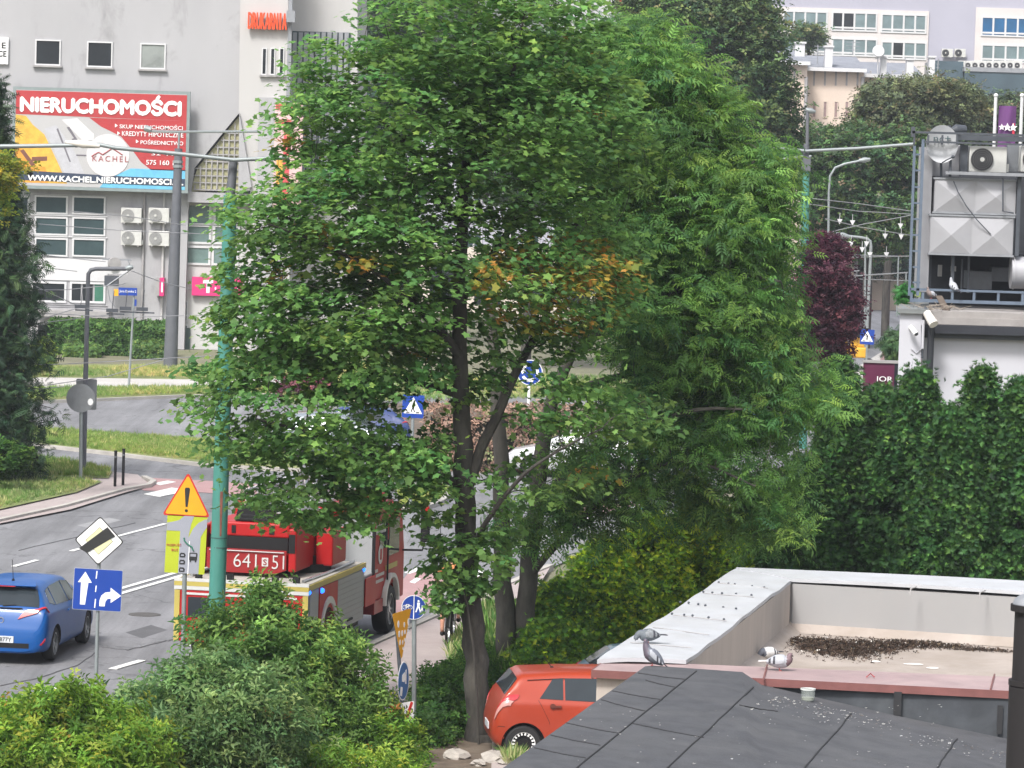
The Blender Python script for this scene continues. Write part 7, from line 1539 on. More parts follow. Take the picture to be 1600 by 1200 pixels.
# 5 crossing signs, roundabout sign, small blue
def crossing(cx, cy, w_px, Y, base, label):
    s = pm_(Y); c = at(cx, cy, Y); t = empty('crossing_sign', (c.x, Y, 0), label, 'road sign', 'pedestrian crossing signs'); post(t, (cx, cy), base, Y, .045, M_galv)
    pl = Plate(t, c, rz_=R(-1.5)); q = w_px * s / 2; pl.shape('sign_plate', rounded(rect(-q, -q * 1.06, q, q * 1.06), .04), M_sblue, 0); pl.shape('white_triangle', [(-q * .86, -q * .66), (q * .86, -q * .66), (0, q * .86)], M_sw, 1); person_sym(pl, .0, -q * .12, q * .85, 2, M_sk)
    pl.shape('stripe_symbol', rect(-q * .6, -q * .60, -q * .3, -q * .5), M_sk, 2); pl.shape('stripe_symbol', rect(q * .3, -q * .60, q * .6, -q * .5), M_sk, 2)
    return t
crossing(645.5, 635, 34, 103, 777, 'blue and white pedestrian crossing sign showing between the maple branches'); crossing(1355, 526.5, 22, 160, 620, 'blue and white pedestrian crossing sign beside the purple plum tree')
c = at(828, 582, 118.); s = pm_(118.); t = empty('roundabout_sign', (c.x, 118, 0), 'round blue roundabout sign with white arrows seen between the trunks', 'road sign'); post(t, (827, 590), 0, 118, .045, M_sw)
pl = Plate(t, c); r_ = 20 * s; pl.shape('sign_plate', circ(0, 0, r_), M_sw, 0); pl.shape('blue_face', circ(0, 0, r_ * .94), M_sblue, 1)
for k in range(3):
    a0 = R(90 + 120 * k); P = []
    for j in range(7): a = a0 + R(70) * j / 6; P.append((r_ * .72 * math.cos(a), r_ * .72 * math.sin(a)))
    Q = []
    for j in range(6, -1, -1): a = a0 + R(70) * j / 6; Q.append((r_ * .5 * math.cos(a), r_ * .5 * math.sin(a)))
    a = a0 + R(70); e1 = (r_ * .86 * math.cos(a), r_ * .86 * math.sin(a)); e2 = (r_ * .36 * math.cos(a), r_ * .36 * math.sin(a)); a2 = a0 + R(105); tip = (r_ * .62 * math.cos(a2), r_ * .62 * math.sin(a2)); pl.shape('arrow_symbol', P + [e1, tip, e2] + Q, M_sw, 2)
Y = 118.; c = at(1178, 650, Y); t = empty('small_blue_sign', (c.x, Y, 0), 'small blue square sign glimpsed in the lower ash foliage', 'road sign'); post(t, (1178, 650), 0, Y, .04); Plate(t, c).shape('sign_plate', rect(-.14, -.16, .14, .16), M_sblue, 0)
# 6 signs from behind by the lamp
Y = 108.5; c = at(126, 622, Y); t = empty('disc_sign', (c.x, Y, 0), 'round sign seen from behind with a white sticker on a pole near the bollards', 'road sign'); a, b = at(127, 600, Y), at(126, 748, Y); d = a - b; b -= d * (b.z / d.z); MB().tube([b, a], .05, 10).build('post', M_galv, t, smooth=True)
pl = Plate(t, at(126, 622, Y - .08)); pl.shape('sign_plate', circ(0, 0, 22.5 * pm_(Y)), M_back, 0, th=.02); pl.shape('sticker', circ(.28, -.10, .08, .10, 8), M_sw, 2)
Y = 111.4; c = at(134, 622, Y); t = empty('square_sign', (c.x, Y, c.z - .5), 'grey square sign back fixed to the lamp post behind the round sign', 'road sign'); pl = Plate(t, c); pl.shape('sign_plate', rounded(rect(-15.5 * pm_(Y), -18 * pm_(Y), 17 * pm_(Y), 30 * pm_(Y)), .05), M_back, 0, th=.02)
# street name plate
Y = 152.; t, b0, a = mast('street_name_sign', 'blue street name plate on a thin pole in front of the hedge', (210, 455), (201, 606), Y, .05, .04, M_galv, cat='sign'); c = at(200, 455.5, Y); MB().box((c.x, c.y - .06, c.z), (29 * pm_(Y), .05, 12 * pm_(Y))).build('name_plate', M_sblue, t); lettering('Jana Dymka 2', (c.x, c.y - .09, c.z), (26 * pm_(Y), 5 * pm_(Y)), M_sw, t); q = at(182, 457, Y); MB().box((q.x, q.y - .06, q.z), (.18, .04, .26)).build('emblem', M_sy, t); q = at(211, 473, Y); MB().box((q.x, q.y, q.z), (.12, .05, .26)).build('side_plate', M_sblue, t)
# bollards
for i, (x, y0, y1) in enumerate(((180.5, 705, 764), (193, 702, 762))):
    p = G(x - 1, y1); h = (y1 - y0) * pm_(p.y); t = empty('bollard', (p.x, p.y, 0), ('left one of two thin black bollards at the pavement corner', 'right one of two thin black bollards at the pavement corner')[i], 'bollard', 'black bollards at the corner'); m = MB(); m.tube([(p.x, p.y, 0), (p.x, p.y, h)], .04, 12); m.build('post', M_blk, t, smooth=True); m = MB(); m.disc((p.x, p.y, h + .01), .05, .03, 'z', 12); m.build('cap', M_blk, t); m = MB(); m.disc((p.x, p.y, h * .86), .043, .05, 'z', 12); m.build('band', M_mgrey, t)
# mobile dish / floodlight cluster on office wall
Y = Yb - 1.2; t = empty('wall_antenna', at(186, 430, Y), 'round grey antenna drum with dark box on the office wall above the hedge', 'antenna'); m = MB(); m.disc(at(179, 412, Y), .30, .3, (.3, -1, 0), 20); m.build('drum', M_sill, t); m = MB(); pb(m, 163, 420, 200, 428, Y, Y + .3); m.build('bracket', M_whitep, t); m = MB(); pb(m, 163, 431, 184, 447, Y, Y + .5); m.build('dark_box', M_dsteel, t); m = MB(); pb(m, 160, 404, 205, 407, Y + .1, Y + .2); m.tube([at(200, 407, Y), at(205, 420, Y), at(165, 448, Y)], .04, 5); m.tube([at(168, 448, Y), at(172, 470, Y), at(180, 480, Y)], .02, 4); m.build('mount_arm', M_steel, t)
# bin on soil
p = G(712, 1190, .03); m = MB(); 
for (x, y, r_) in ((712, 1184, .28), (772, 1189, .30), (795, 1194, .2), (748, 1196, .15)):
    p = G(x, y, .03); b_ = MB(); b_.ball((p.x, p.y, .06), (r_ * .8, r_ * .8, r_ * .45), 9, 6); b_.v = [v + Vector((rnd.uniform(-1, 1), rnd.uniform(-1, 1), rnd.uniform(-.5, .5))) * .035 for v in b_.v]
    b_.build('stone', mat('stone', (.34, .31, .28), .9, var=.2, vscale=5, bump=.4), None, label={712: 'rounded pale stone on the soil at the foot of the path sign', 772: 'flat pale stone under the orange car bumper', 795: 'stone nearest the wheel of the orange car', 748: 'small stone between the two bigger ones'}[x], cat='stone', group='stones on the soil bed')
# ------------------------------------------------------------ trees and shrubs
def limb(pts, Y0, dz=None):
    out = []
    for i, p in enumerate(pts):
        x, y, r = p[:3]; Y = Y0 + (p[3] if len(p) > 3 else 0); out.append((at(x, y, Y), r))
    return out
def rooted(l):
    (a, r), (b, _) = l[0], l[1]; d = b - a; q = a - d * (a.z / d.z) if abs(d.z) > .1 else Vector((a.x, a.y, 0)); q.z = 0
    if (q - a).length > 1.5: q = Vector((a.x, a.y, 0))
    return [(q - Vector((0, 0, .05)), r * 1.25)] + l
# --- maple: openings in the crown
MGAP = [(690, 330, 40, 40, .5), (790, 300, 40, 40, .6), (870, 360, 40, 30, .5), (600, 400, 30, 40, .4), (500, 430, 30, 30, .4), (640, 560, 40, 24, .5), (780, 640, 40, 40, .6), (520, 200, 22, 30, .5), (645, 640, 42, 42, 1), (828, 590, 36, 42, 1), (450, 645, 44, 26, .8), (725, 640, 30, 130, .75), (930, 700, 70, 22, .7), (740, 320, 50, 60, .45), (830, 330, 50, 50, .4), (560, 640, 60, 20, .5), (380, 560, 20, 60, .4), (640, 480, 30, 60, .35), (900, 560, 50, 24, .6), (560, 300, 40, 25, .4), (730, 520, 40, 60, .5), (480, 600, 50, 18, .5)]
Ym = G(752, 1160).y
lm = [rooted(limb([(752, 1150, .235), (745, 1060, .20), (738, 980, .185), (730, 900, .185), (728, 790, .17), (722, 700, .155), (720, 580, .13), (720, 450, .11), (724, 320, .09, .3), (733, 190, .06, .4), (742, 60, .04, .5), (748, -80, .02, .5)], Ym)),
      limb([(728, 765, .10), (752, 700, .09), (785, 630, .08), (812, 570, .07, .3), (850, 500, .055, .6), (880, 420, .04, .8), (905, 330, .025, 1)], Ym), limb([(722, 765, .085), (690, 745, .07, -.2), (640, 735, .055, -.5), (560, 705, .045, -.7), (480, 675, .03, -.9), (400, 655, .02, -1)], Ym),
      limb([(720, 560, .08), (690, 520, .07, -.4), (640, 470, .055, -.8), (580, 420, .04, -1.1), (500, 380, .03, -1.2), (420, 350, .015, -1.3)], Ym), limb([(720, 470, .07), (760, 410, .06, .5), (810, 340, .05, .9), (850, 260, .035, 1.2), (880, 170, .02, 1.4)], Ym),
      limb([(722, 620, .06), (660, 600, .05, .6), (580, 585, .035, 1), (500, 610, .025, 1.2), (430, 620, .012, 1.3)], Ym), limb([(725, 360, .06), (680, 290, .05, .4), (630, 220, .035, .7), (570, 170, .025, .9), (500, 120, .012, 1)], Ym), limb([(728, 300, .05), (770, 220, .04, -.5), (800, 120, .03, -.8), (820, 20, .015, -1)], Ym),
      limb([(735, 860, .05), (770, 800, .04, -.5), (820, 740, .03, -.8), (880, 700, .02, -1.0), (940, 670, .012, -1.1)], Ym)]
bm_ = [ell(760, 60, 200, 135, Ym, 2.0), ell(640, 190, 190, 135, Ym, 2.2), ell(840, 210, 170, 150, Ym, 2.2), ell(590, 330, 180, 120, Ym, 2.2), ell(445, 350, 76, 68, Ym - .5, 1.2), ell(720, 390, 200, 140, Ym, 2.3), ell(890, 420, 115, 130, Ym, 1.6), ell(455, 500, 115, 100, Ym - .4, 1.6), ell(570, 520, 160, 100, Ym, 2.0), ell(395, 640, 98, 80, Ym - .6, 1.2), ell(530, 660, 150, 85, Ym - .4, 1.6), ell(480, 755, 110, 55, Ym - .6, 1.0), ell(610, 730, 100, 70, Ym - .3, 1.2), ell(900, 640, 130, 50, Ym, 1.1), ell(700, 560, 110, 80, Ym, 1.6) + (.6,), ell(500, 110, 50, 60, Ym, .8), ell(470, 210, 55, 60, Ym, .8), ell(840, 560, 120, 60, Ym, 1.2) + (.6,), ell(850, 740, 110, 50, Ym, 1.2) + (.6,), ell(322, 610, 36, 50, Ym, .5), ell(360, 540, 46, 70, Ym - .8, .6), ell(380, 430, 40, 34, Ym - .8, .5), ell(385, 322, 40, 30, Ym - .8, .5), ell(430, 785, 75, 32, Ym - .6, .7), ell(530, 800, 80, 30, Ym - .6, .8), ell(560, 828, 30, 18, Ym - .6, .4) + (.3,), ell(660, 700, 60, 45, Ym, .9)]
MC = [(.078, .158, .044), (.062, .130, .042), (.112, .205, .055), (.094, .178, .050), (.15, .23, .06)]
MW = [.34, .26, .18, .18, .04]
def autumn(P, col, ci):
    c = np.array(at(880, 445, Ym)); d = np.sqrt(((P - c)[:, 0] / 1.45) ** 2 + ((P - c)[:, 2] / .85) ** 2); k = (d < 1) & (nr.rand(ci.max() + 1)[ci] < .62) & (nr.rand(len(P)) < .62)
    k |= (nr.rand(ci.max() + 1)[ci] < .012); y = np.array([(.44, .33, .06), (.34, .33, .07), (.44, .24, .06), (.22, .27, .06)]); col[k] = y[nr.choice(4, k.sum())] * (1 + nr.normal(size=(k.sum(), 1)) * .15); return np.clip(col, .004, .9)
tree('maple_tree', 'large maple with dark straight trunk and a patch of yellow leaves in mid crown', (at(752, 1160, Ym).x, Ym, 0), lm, bm_, 'maple', 1330, 56, .106, MC, MW, LM, BARK, crad=.40, flat=.34, mind=.26, colfn=autumn, cljit=.22, droop=.25, upb=1.25, gaps=MGAP)
# small epicormic spray round the trunk
sp = [ell(700, 905, 45, 50, Ym - .3, .4), ell(740, 880, 55, 60, Ym - .2, .4), ell(690, 830, 35, 35, Ym - .3, .3), ell(770, 830, 40, 50, Ym, .4)]
tree('maple_tree', 'young maple shoots leafing around the foot of the big trunk at pavement height', (at(738, 1150, Ym - .5).x, Ym - .6, 0), [limb([(748, 1165, .02, -.3), (742, 1040, .02, -.3), (730, 950, .018, -.3), (715, 880, .012, -.3)], Ym - .1)], sp, 'maple', 44, 34, .115, MC, MW, LM, BARK, crad=.26, flat=.5, mind=.18, cljit=.15)
# --- ash (right)
Ya = G(800, 1078).y
la = [rooted(limb([(797, 1070, .20), (788, 960, .18), (786, 880, .165), (783, 760, .145), (778, 640, .12), (770, 520, .10), (760, 400, .06)], Ya)), rooted(limb([(812, 1065, .20), (822, 950, .175), (833, 830, .16), (847, 720, .145), (862, 630, .125), (895, 550, .10, .2), (950, 455, .085, .5), (1020, 360, .065, .9), (1070, 250, .04, 1.2), (1100, 130, .02, 1.4)], Ya)),
      limb([(838, 800, .09), (880, 745, .075, -.4), (940, 700, .06, -.8), (1010, 665, .05, -1.2), (1090, 640, .035, -1.5), (1170, 640, .02, -1.7)], Ya), limb([(828, 900, .08), (870, 850, .065, -.5), (930, 790, .05, -1), (1000, 740, .04, -1.4), (1080, 720, .03, -1.7), (1180, 760, .015, -2)], Ya),
      limb([(900, 545, .08), (980, 490, .065, -.4), (1070, 450, .05, -.8), (1150, 430, .035, -1.1), (1220, 440, .02, -1.3)], Ya), limb([(960, 440, .07), (1040, 380, .055, -.3), (1120, 310, .04, -.6), (1180, 250, .02, -.8)], Ya), limb([(870, 620, .08), (960, 590, .06, .5), (1060, 570, .045, .9), (1160, 560, .03, 1.2), (1250, 570, .015, 1.4)], Ya)]
ba = [ell(1000, 190, 150, 115, Ya, 2.2), ell(1110, 320, 120, 120, Ya, 2.2), ell(1180, 440, 85, 120, Ya, 1.8), ell(1090, 480, 160, 130, Ya, 2.4), ell(1180, 610, 125, 85, Ya, 1.8), ell(1000, 80, 90, 60, Ya, 1.6), ell(1080, 170, 75, 55, Ya, 1.2), ell(1060, 640, 110, 75, Ya - .8, 1.3), ell(1150, 740, 95, 70, Ya - 1, 1.2), ell(1210, 800, 55, 60, Ya - 1, 1.0), ell(1000, 350, 120, 120, Ya, 2.0), ell(1200, 270, 50, 55, Ya, .8), ell(880, 830, 60, 40, Ya - .8, .8) + (.3,), ell(1262, 610, 45, 36, Ya, .8), ell(960, 730, 90, 45, Ya - 1, .9), ell(900, 790, 80, 40, Ya - .8, .8), ell(985, 780, 60, 35, Ya - .8, .8), ell(1040, 770, 100, 40, Ya - .8, .9) + (.5,), ell(780, 840, 40, 60, Ya - .5, .5) + (.4,)]
AC = [(.084, .168, .044), (.064, .138, .043), (.118, .215, .052), (.052, .115, .044), (.15, .24, .06)]; AW = [.35, .25, .22, .13, .05]
tree('ash_tree', 'light green ash with two grey stems and feathery leaves filling the right of the centre', (at(804, 1078, Ya).x, Ya, 0), la, ba, 'pinnate', 880, 34, .27, AC, AW, LM, BARKG, crad=.44, flat=.5, mind=.27, cljit=.24, droop=.25, gaps=[(1270, 405, 42, 185, 1), (1015, 430, 13, 40, .8), (1010, 730, 14, 30, .8), (1178, 650, 16, 16, .9), (1380, 600, 40, 40, 1), (1240, 860, 40, 30, .6), (1050, 620, 60, 20, .4)])
# --- thujas
TC = [(.020, .056, .015), (.026, .072, .016), (.042, .10, .020), (.012, .036, .013), (.062, .12, .024)]; TW = [.3, .3, .18, .17, .05]
def conifer_wall(name, label, px, top, halfw, Y, n, cols, wts, base_y=None, size=.12, per=54, prof=None, group=None, m=None, tpl='spray', lean=0):
    s = pm_(Y); a = at(px, top, Y); H = a.z; x0 = a.x; root = empty(name, (x0, Y, 0), label, 'conifer' if 'thuja' in name or 'spruce' in name else 'tree', group); hw = halfw * s
    MB().tube([(x0, Y, 0), (x0, Y, H * .5), (x0, Y, H * .92)], [.12, .08, .02], 8).build('trunk', BARK, root, smooth=True)
    u = nr.rand(n) ** .9; th = nr.rand(n) * 2 * math.pi; pr = prof or (lambda u: np.minimum(1, (1 - u) * 1.7) ** .8)
    ph = rnd.uniform(0, 6); R_ = hw * pr(u) * (1 + .13 * np.sin(th * 3 + ph + u * 9) + .10 * np.sin(th * 7 + u * 23)) * (1 - .22 * nr.rand(n) ** 2)
    c = np.stack([x0 + R_ * np.cos(th) + lean * u, Y + R_ * np.sin(th), u * H], 1); ci = np.repeat(np.arange(n), per)
    out = np.stack([np.cos(th), np.sin(th), .55 + 0 * th], 1); cr = .15 * (.6 + .8 * nr.rand(n))
    P = c[ci] + nr.normal(size=(n * per, 3)) * cr[ci][:, None] * .6 + out[ci] * (nr.rand(n * per) * cr[ci])[:, None] * .6
    N = out[ci] * .55 + nr.normal(size=(n * per, 3)) * .8; UP = np.array([0, 0, 1.0]) + out[ci] * .45
    scatter('foliage', P, N, size * (1 + nr.normal(size=n * per) * .25).clip(.4, 1.7), tpl, palette(n * per, cols, wts, .12, ci, .30), m or LMC, root, up=UP)
    return root
Yt = 73.0
for i, (px, top, hw, Y, lb) in enumerate(((1316, 575, 46, 75.5, 'leftmost dark thuja of the row, beneath the purple sign'), (1435, 592, 66, 74.5, 'broad dark thuja below the white pillar'), (1535, 590, 50, 73.5, 'tall pointed thuja before the white annex wall'), (1598, 612, 58, 73.0, 'rightmost thuja cut by the picture edge'), (1262, 730, 58, 75.0, 'low thuja at the left end of the row under the ash leaves'), (1487, 650, 56, 72.2, 'short thuja filling the gap between the two tallest'), (1378, 622, 44, 76.3, 'lower thuja hiding the foot of the purple sign'))):
    conifer_wall('thuja', lb, px, top, hw, Y, 760, TC, TW, group='row of dark thujas', prof=(lambda u: np.minimum(1, (1 - u) * (1.9) + .02) ** .85))
# golden hedge bushes
GC = [(.17, .28, .02), (.30, .39, .02), (.085, .18, .02), (.40, .44, .03), (.04, .10, .018)]; GW = [.3, .2, .27, .08, .15]
for i, (px, top, hw, Y, lb) in enumerate(((875, 925, 62, 69.5, 'darkest golden cypress at the left end beside the ash stems'), (945, 860, 62, 70.5, 'golden cypress second from the left'), (1020, 815, 60, 71.5, 'yellowest golden cypress in the middle of the hedge'), (1092, 790, 55, 72.5, 'golden cypress with bright yellow tips above the garage cap'), (1135, 815, 28, 72.0, 'narrow golden cypress at the right end of the golden hedge'), (860, 985, 45, 67.5, 'low dark cypress behind the orange car roof'))):
    conifer_wall('golden_cypress', lb, px, top, hw, Y, 420, GC, ([.3, .2, .27, .08, .15] if i not in (0, 5) else [.15, .05, .4, .02, .38]), group='golden cypress hedge', size=.11, prof=(lambda u: np.minimum(1, (1 - u) * 1.9) ** .5))
# --- shrubs lower left
SC = [(.075, .145, .038), (.055, .115, .034), (.11, .19, .05), (.15, .23, .06), (.34, .17, .05)]; 
def shrub(label, px, blobs, Y, tpl, n, per, size, cols, wts, group='shrubs in the lower left corner', crad=.26, flat=.8, upb=.7, name='shrub', mt=None, cljit=.18):
    b = G(px, 1250); b = Vector((at(px, 1200, Y).x, Y, 0)); stems = []
    for k in range(7):
        bl = blobs[k % len(blobs)]; c = Vector(bl[0]); p0 = b + Vector((rnd.uniform(-.4, .4), rnd.uniform(-.3, .3), 0)); stems.append([(p0, .03), (p0.lerp(c, .5) + Vector((rnd.uniform(-.2, .2), 0, .2)), .022), (c + Vector((rnd.uniform(-.4, .4), rnd.uniform(-.3, .3), 0)), .012)])
    return tree(name, label, b, stems, blobs, tpl, n, per, size, cols, wts, mt or LM, BARKG, crad=crad, flat=flat, upb=upb, group=group, mind=.14, twig=.004, cljit=cljit, shrub=True)
Y = 60.5
shrub('big elder like shrub with orange tinted tips in front of the fire engine', 440, [ell(395, 995, 75, 60, Y, .9), ell(330, 1000, 38, 36, Y - .2, .5), ell(470, 1035, 70, 60, Y, .9), ell(440, 1110, 140, 85, Y, 1.2), ell(545, 1070, 48, 58, Y, .7), ell(505, 1015, 45, 42, Y, .6), ell(560, 1140, 60, 70, Y - .2, .8), ell(520, 1210, 120, 70, Y, 1.0), ell(420, 935, 26, 26, Y, .3), ell(590, 1225, 70, 30, Y, .8)], Y, 'sprig', 520, 11, .16, SC, [.344, .247, .247, .16, .002])
Y = 57.0
SC2 = [(.085, .15, .055), (.06, .115, .045), (.12, .19, .075), (.17, .24, .10), (.28, .17, .06)]
shrub('grey green shrub with narrow folded leaves below the lane arrow sign', 300, [ell(285, 1120, 100, 70, Y, 1.0), ell(370, 1130, 110, 90, Y, 1.0), ell(330, 1200, 150, 90, Y, 1.0), ell(215, 1120, 34, 40, Y, .5), ell(330, 1070, 60, 40, Y, .7)], Y, 'sprig', 430, 11, .165, SC2, [.33, .267, .24, .16, .003])
Y = 55.0
SC3 = [(.10, .19, .03), (.07, .14, .025), (.15, .25, .04), (.22, .27, .05), (.35, .20, .04)]
shrub('yellow green shrub in the bottom left corner', 110, [ell(90, 1165, 130, 65, Y, .9), ell(180, 1180, 80, 70, Y, .8), ell(40, 1150, 60, 50, Y, .5), ell(115, 1095, 22, 26, Y, .25), ell(75, 1115, 60, 30, Y, .4), ell(20, 1180, 60, 60, Y, .6), ell(150, 1120, 40, 40, Y, .4)], Y, 'sprig', 300, 11, .16, SC3, [.35, .26, .23, .157, .003])
Y = 60.0
shrub('small bright shrub at the foot of the sideways signs', 600, [ell(600, 1165, 50, 45, Y, .6), ell(560, 1205, 90, 38, Y, .7), ell(620, 1205, 40, 30, Y, .5), ell(540, 1212, 120, 34, 57.8, .5), ell(630, 1222, 40, 24, 57.8, .4)], Y, 'sprig', 260, 13, .13, SC3, [.33, .33, .23, .1, .01])
# low hedge by the path, tall weeds
HC = [(.035, .085, .018), (.025, .06, .016), (.05, .11, .022), (.08, .14, .03)]
Y = 63.0
shrub('dark clipped ivy hedge between the path and the maple trunk', 690, [ell(690, 1110, 52, 65, Y, .9), ell(722, 1078, 40, 38, Y + 3, 1.4), ell(745, 1050, 28, 34, Y + 5, 1.2), ell(670, 1150, 40, 50, Y - 1.0, .8)], Y, 'tuft', 330, 26, .075, HC, [.35, .3, .25, .1], group=None, name='hedge', crad=.2)
P = []
for k in range(2200):
    x, y = rnd.uniform(745, 815), rnd.uniform(985, 1090); g = G(x, y); P.append((g.x, g.y, .02))
P = np.array(P); scatter('tall_weeds', P, nr.normal(size=(len(P), 3)) * .16 + np.array([0, 0, 1]), .65 * (1 + nr.normal(size=len(P)) * .3).clip(.3, 1.5), 'blade', palette(len(P), [(.07, .15, .03), (.05, .11, .03), (.13, .2, .06), (.2, .22, .1)], [.4, .3, .2, .1]), LMF, kind='stuff', label='tall grass and weeds between the maple and the ash stems', cat='weeds')
P = []
for k in range(500):
    x, y = rnd.uniform(790, 812), rnd.uniform(1160, 1200); g = G(x, y); P.append((g.x, g.y, .05))
for k in range(350):
    x = rnd.uniform(700, 740); y = 1010 - (x - 700) * .8 + rnd.uniform(0, 60); g = G(x, y); P.append((g.x, g.y, .05))
P = np.array(P); scatter('weeds', P, nr.normal(size=(len(P), 3)) * .3 + np.array([0, 0, 1]), .25 * (1 + nr.normal(size=len(P)) * .3).clip(.3, 1.5), 'blade', palette(len(P), [(.09, .17, .04), (.2, .22, .09), (.3, .3, .16)], [.5, .3, .2]), LMF, kind='stuff', label='pale weeds along the pavement edge by the maple trunk', cat='weeds')
# --- left spruce
def spruce():
    Y = 107.; s = pm_(Y); x0 = at(-30, 400, Y).x; H = at(-40, 118, Y).z; root = empty('spruce_tree', (x0, Y, 0), 'dark drooping spruce cut by the left edge of the photo', 'conifer'); MB().tube([(x0, Y, 0), (x0, Y, H)], [.22, .04], 10).build('trunk', BARK, root, smooth=True)
    cl = []
    n = 210; m = MB()
    for k in range(n):
        z = .8 + (H - .8) * (k / n); th = k * 2.4; Ln = (float(np.interp(z / H, [0, .15, .45, .62, .75, 1], [1.55, 1.95, 1.85, 1.55, .85, .3])) * rnd.uniform(.72, 1.15)) * 1
        p0 = Vector((x0, Y, z)); p1 = p0 + Vector((math.cos(th) * Ln, math.sin(th) * Ln, -.15 * Ln)); m.tube([p0, p0.lerp(p1, .5) + Vector((0, 0, .1)), p1], [.03, .02, .008], 4)
        for j in range(9): u = .25 + .75 * j / 8; cl.append(p0.lerp(p1, u) + Vector((0, 0, .1 * (1 - abs(u - .5) * 2))))
    m.build('branches', BARK, root, fixn=False); cl = np.array([tuple(c) for c in cl]); per = 13; ci = np.repeat(np.arange(len(cl)), per); P = cl[ci] + nr.normal(size=(len(ci), 3)) * np.array([.16, .16, .12]) - np.array([0, 0, 1]) * (nr.rand(len(ci), 1) * .4)
    scatter('crown', P, nr.normal(size=(len(ci), 3)) * .7 + np.array([0, 0, .6]), .26 * (1 + nr.normal(size=len(ci)) * .25).clip(.4, 1.6), 'needle', palette(len(ci), [(.018, .040, .018), (.012, .028, .015), (.030, .06, .022), (.05, .085, .03)], [.4, .3, .22, .08], .12, ci, .2), LMC, root)
spruce()
Y = 100.
tree('birch_tree', 'small yellow green leafy branch in front of the spruce at the left edge', (at(-40, 700, Y).x, Y, 0), [rooted(limb([(-45, 700, .06), (-45, 480, .05), (-30, 330, .03), (5, 270, .012)], Y))], [ell(12, 272, 30, 30, Y, .5), ell(-20, 300, 40, 60, Y, .6), ell(5, 310, 20, 25, Y, .3)], 'tuft', 40, 24, .14, [(.17, .20, .03), (.10, .15, .03), (.25, .24, .04)], [.4, .35, .25], LM, BARK, crad=.3, mind=.15)
Y = 104.
tree('bush', 'round dark bush at the left edge beneath the spruce by the pavement', (at(-10, 740, Y).x, Y, 0), [limb([(-10, 745, .03), (0, 715, .02)], Y)], [ell(-5, 718, 38, 28, Y, .6), ell(25, 715, 22, 16, Y, .4)], 'tuft', 40, 30, .15, HC, [.4, .3, .2, .1], LM, BARK, crad=.22, mind=.12, shrub=True)
Y = 108.
tree('bush', 'yellow green conifer bush peeping right of the spruce', (at(66, 590, Y + 50).x, Y + 50, 0), [limb([(66, 585, .04), (66, 555, .03)], Y + 50)], [ell(66, 556, 12, 27, Y + 50, .4)], 'tuft', 30, 26, .2, [(.14, .20, .03), (.10, .15, .03)], [.6, .4], LMF, BARK, crad=.25, mind=.12, shrub=True)
# hedges at the office building
def hedge(label, x0, x1, ytop, ybot, Y, dep=1.2, n=None, cols=None, size=.16):
    a, b = at(x0, ytop, Y), at(x1, ytop, Y); g = empty('hedge', ((a.x + b.x) / 2, Y, 0), label, 'hedge', None); H = a.z; n = n or int((b.x - a.x) * H * 55)
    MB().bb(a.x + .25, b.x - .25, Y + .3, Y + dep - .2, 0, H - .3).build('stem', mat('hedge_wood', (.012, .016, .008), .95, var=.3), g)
    xs = nr.uniform(a.x, b.x, n); side = nr.rand(n); zs = np.where(side < .35, H + nr.normal(size=n) * .08, nr.uniform(0, H, n)); yy = np.where(side < .35, Y + nr.uniform(0, dep, n), Y + nr.normal(size=n) * .12 + .12 * np.sin(xs * 2))
    P = np.stack([xs, yy, zs], 1); N = np.where((side < .35)[:, None], np.array([[0, -.2, 1]]), np.array([[0, -1, .5]])) + nr.normal(size=(n, 3)) * .6; scatter('foliage', P, N, size * (1 + nr.normal(size=n) * .25).clip(.4, 1.6), 'tuft', palette(n, cols or HC, [.35, .3, .25, .1], .2), LMF, g)
hedge('long clipped dark green hedge in front of the office building', 78, 262, 505, 575, 176, n=9000)
hedge('low clipped bush before the long hedge, left one', 100, 156, 543, 578, 174, .9, 1600, [(.06, .12, .03), (.045, .09, .025), (.09, .15, .03), (.12, .18, .04)]); hedge('low clipped bush before the long hedge, right one next to the thick mast', 206, 258, 540, 578, 174, .9, 1600, [(.05, .10, .03), (.045, .09, .025), (.09, .15, .03), (.12, .16, .04)])
hedge('low red brown dry hedge strip across the roundabout behind the trunks', 660, 900, 636, 664, 116, 1.2, 1600, [(.20, .13, .10), (.24, .15, .11), (.14, .11, .08), (.14, .16, .07)], .13)
# purple plum and purple shrub
PC = [(.045, .012, .022), (.07, .02, .03), (.03, .010, .018), (.11, .04, .05), (.16, .08, .09)]
Y = 128.
tree('plum_tree', 'dark purple leaved plum tree right of the green mast', (at(1300, 700, Y).x, Y, 0), [rooted(limb([(1300, 690, .12), (1300, 560, .10), (1302, 460, .06), (1305, 400, .03)], Y)), limb([(1300, 560, .06), (1325, 500, .04), (1345, 470, .015)], Y)], [ell(1292, 440, 40, 70, Y, 1.4), ell(1300, 490, 40, 55, Y, 1.2), ell(1290, 400, 26, 35, Y, .8), ell(1295, 540, 30, 30, Y, .9), ell(1322, 462, 22, 26, Y, .8), ell(1280, 500, 30, 60, Y, 1.0)], 'tuft', 420, 24, .15, PC, [.34, .24, .24, .14, .04], LM, BARK, crad=.36, mind=.16)
Y = 150.
tree('purple_shrub', 'purple leaved shrub on the roundabout seen under the maple crown', (at(480, 690, Y).x, Y, 0), [limb([(480, 680, .06), (480, 630, .04)], Y)], [ell(475, 612, 38, 24, Y, 1.2), ell(530, 620, 30, 16, Y, 1.0)], 'tuft', 120, 22, .2, [(.12, .035, .05), (.18, .07, .08), (.07, .025, .035)], [.4, .3, .3], LM, BARK, crad=.45, mind=.2, shrub=True)
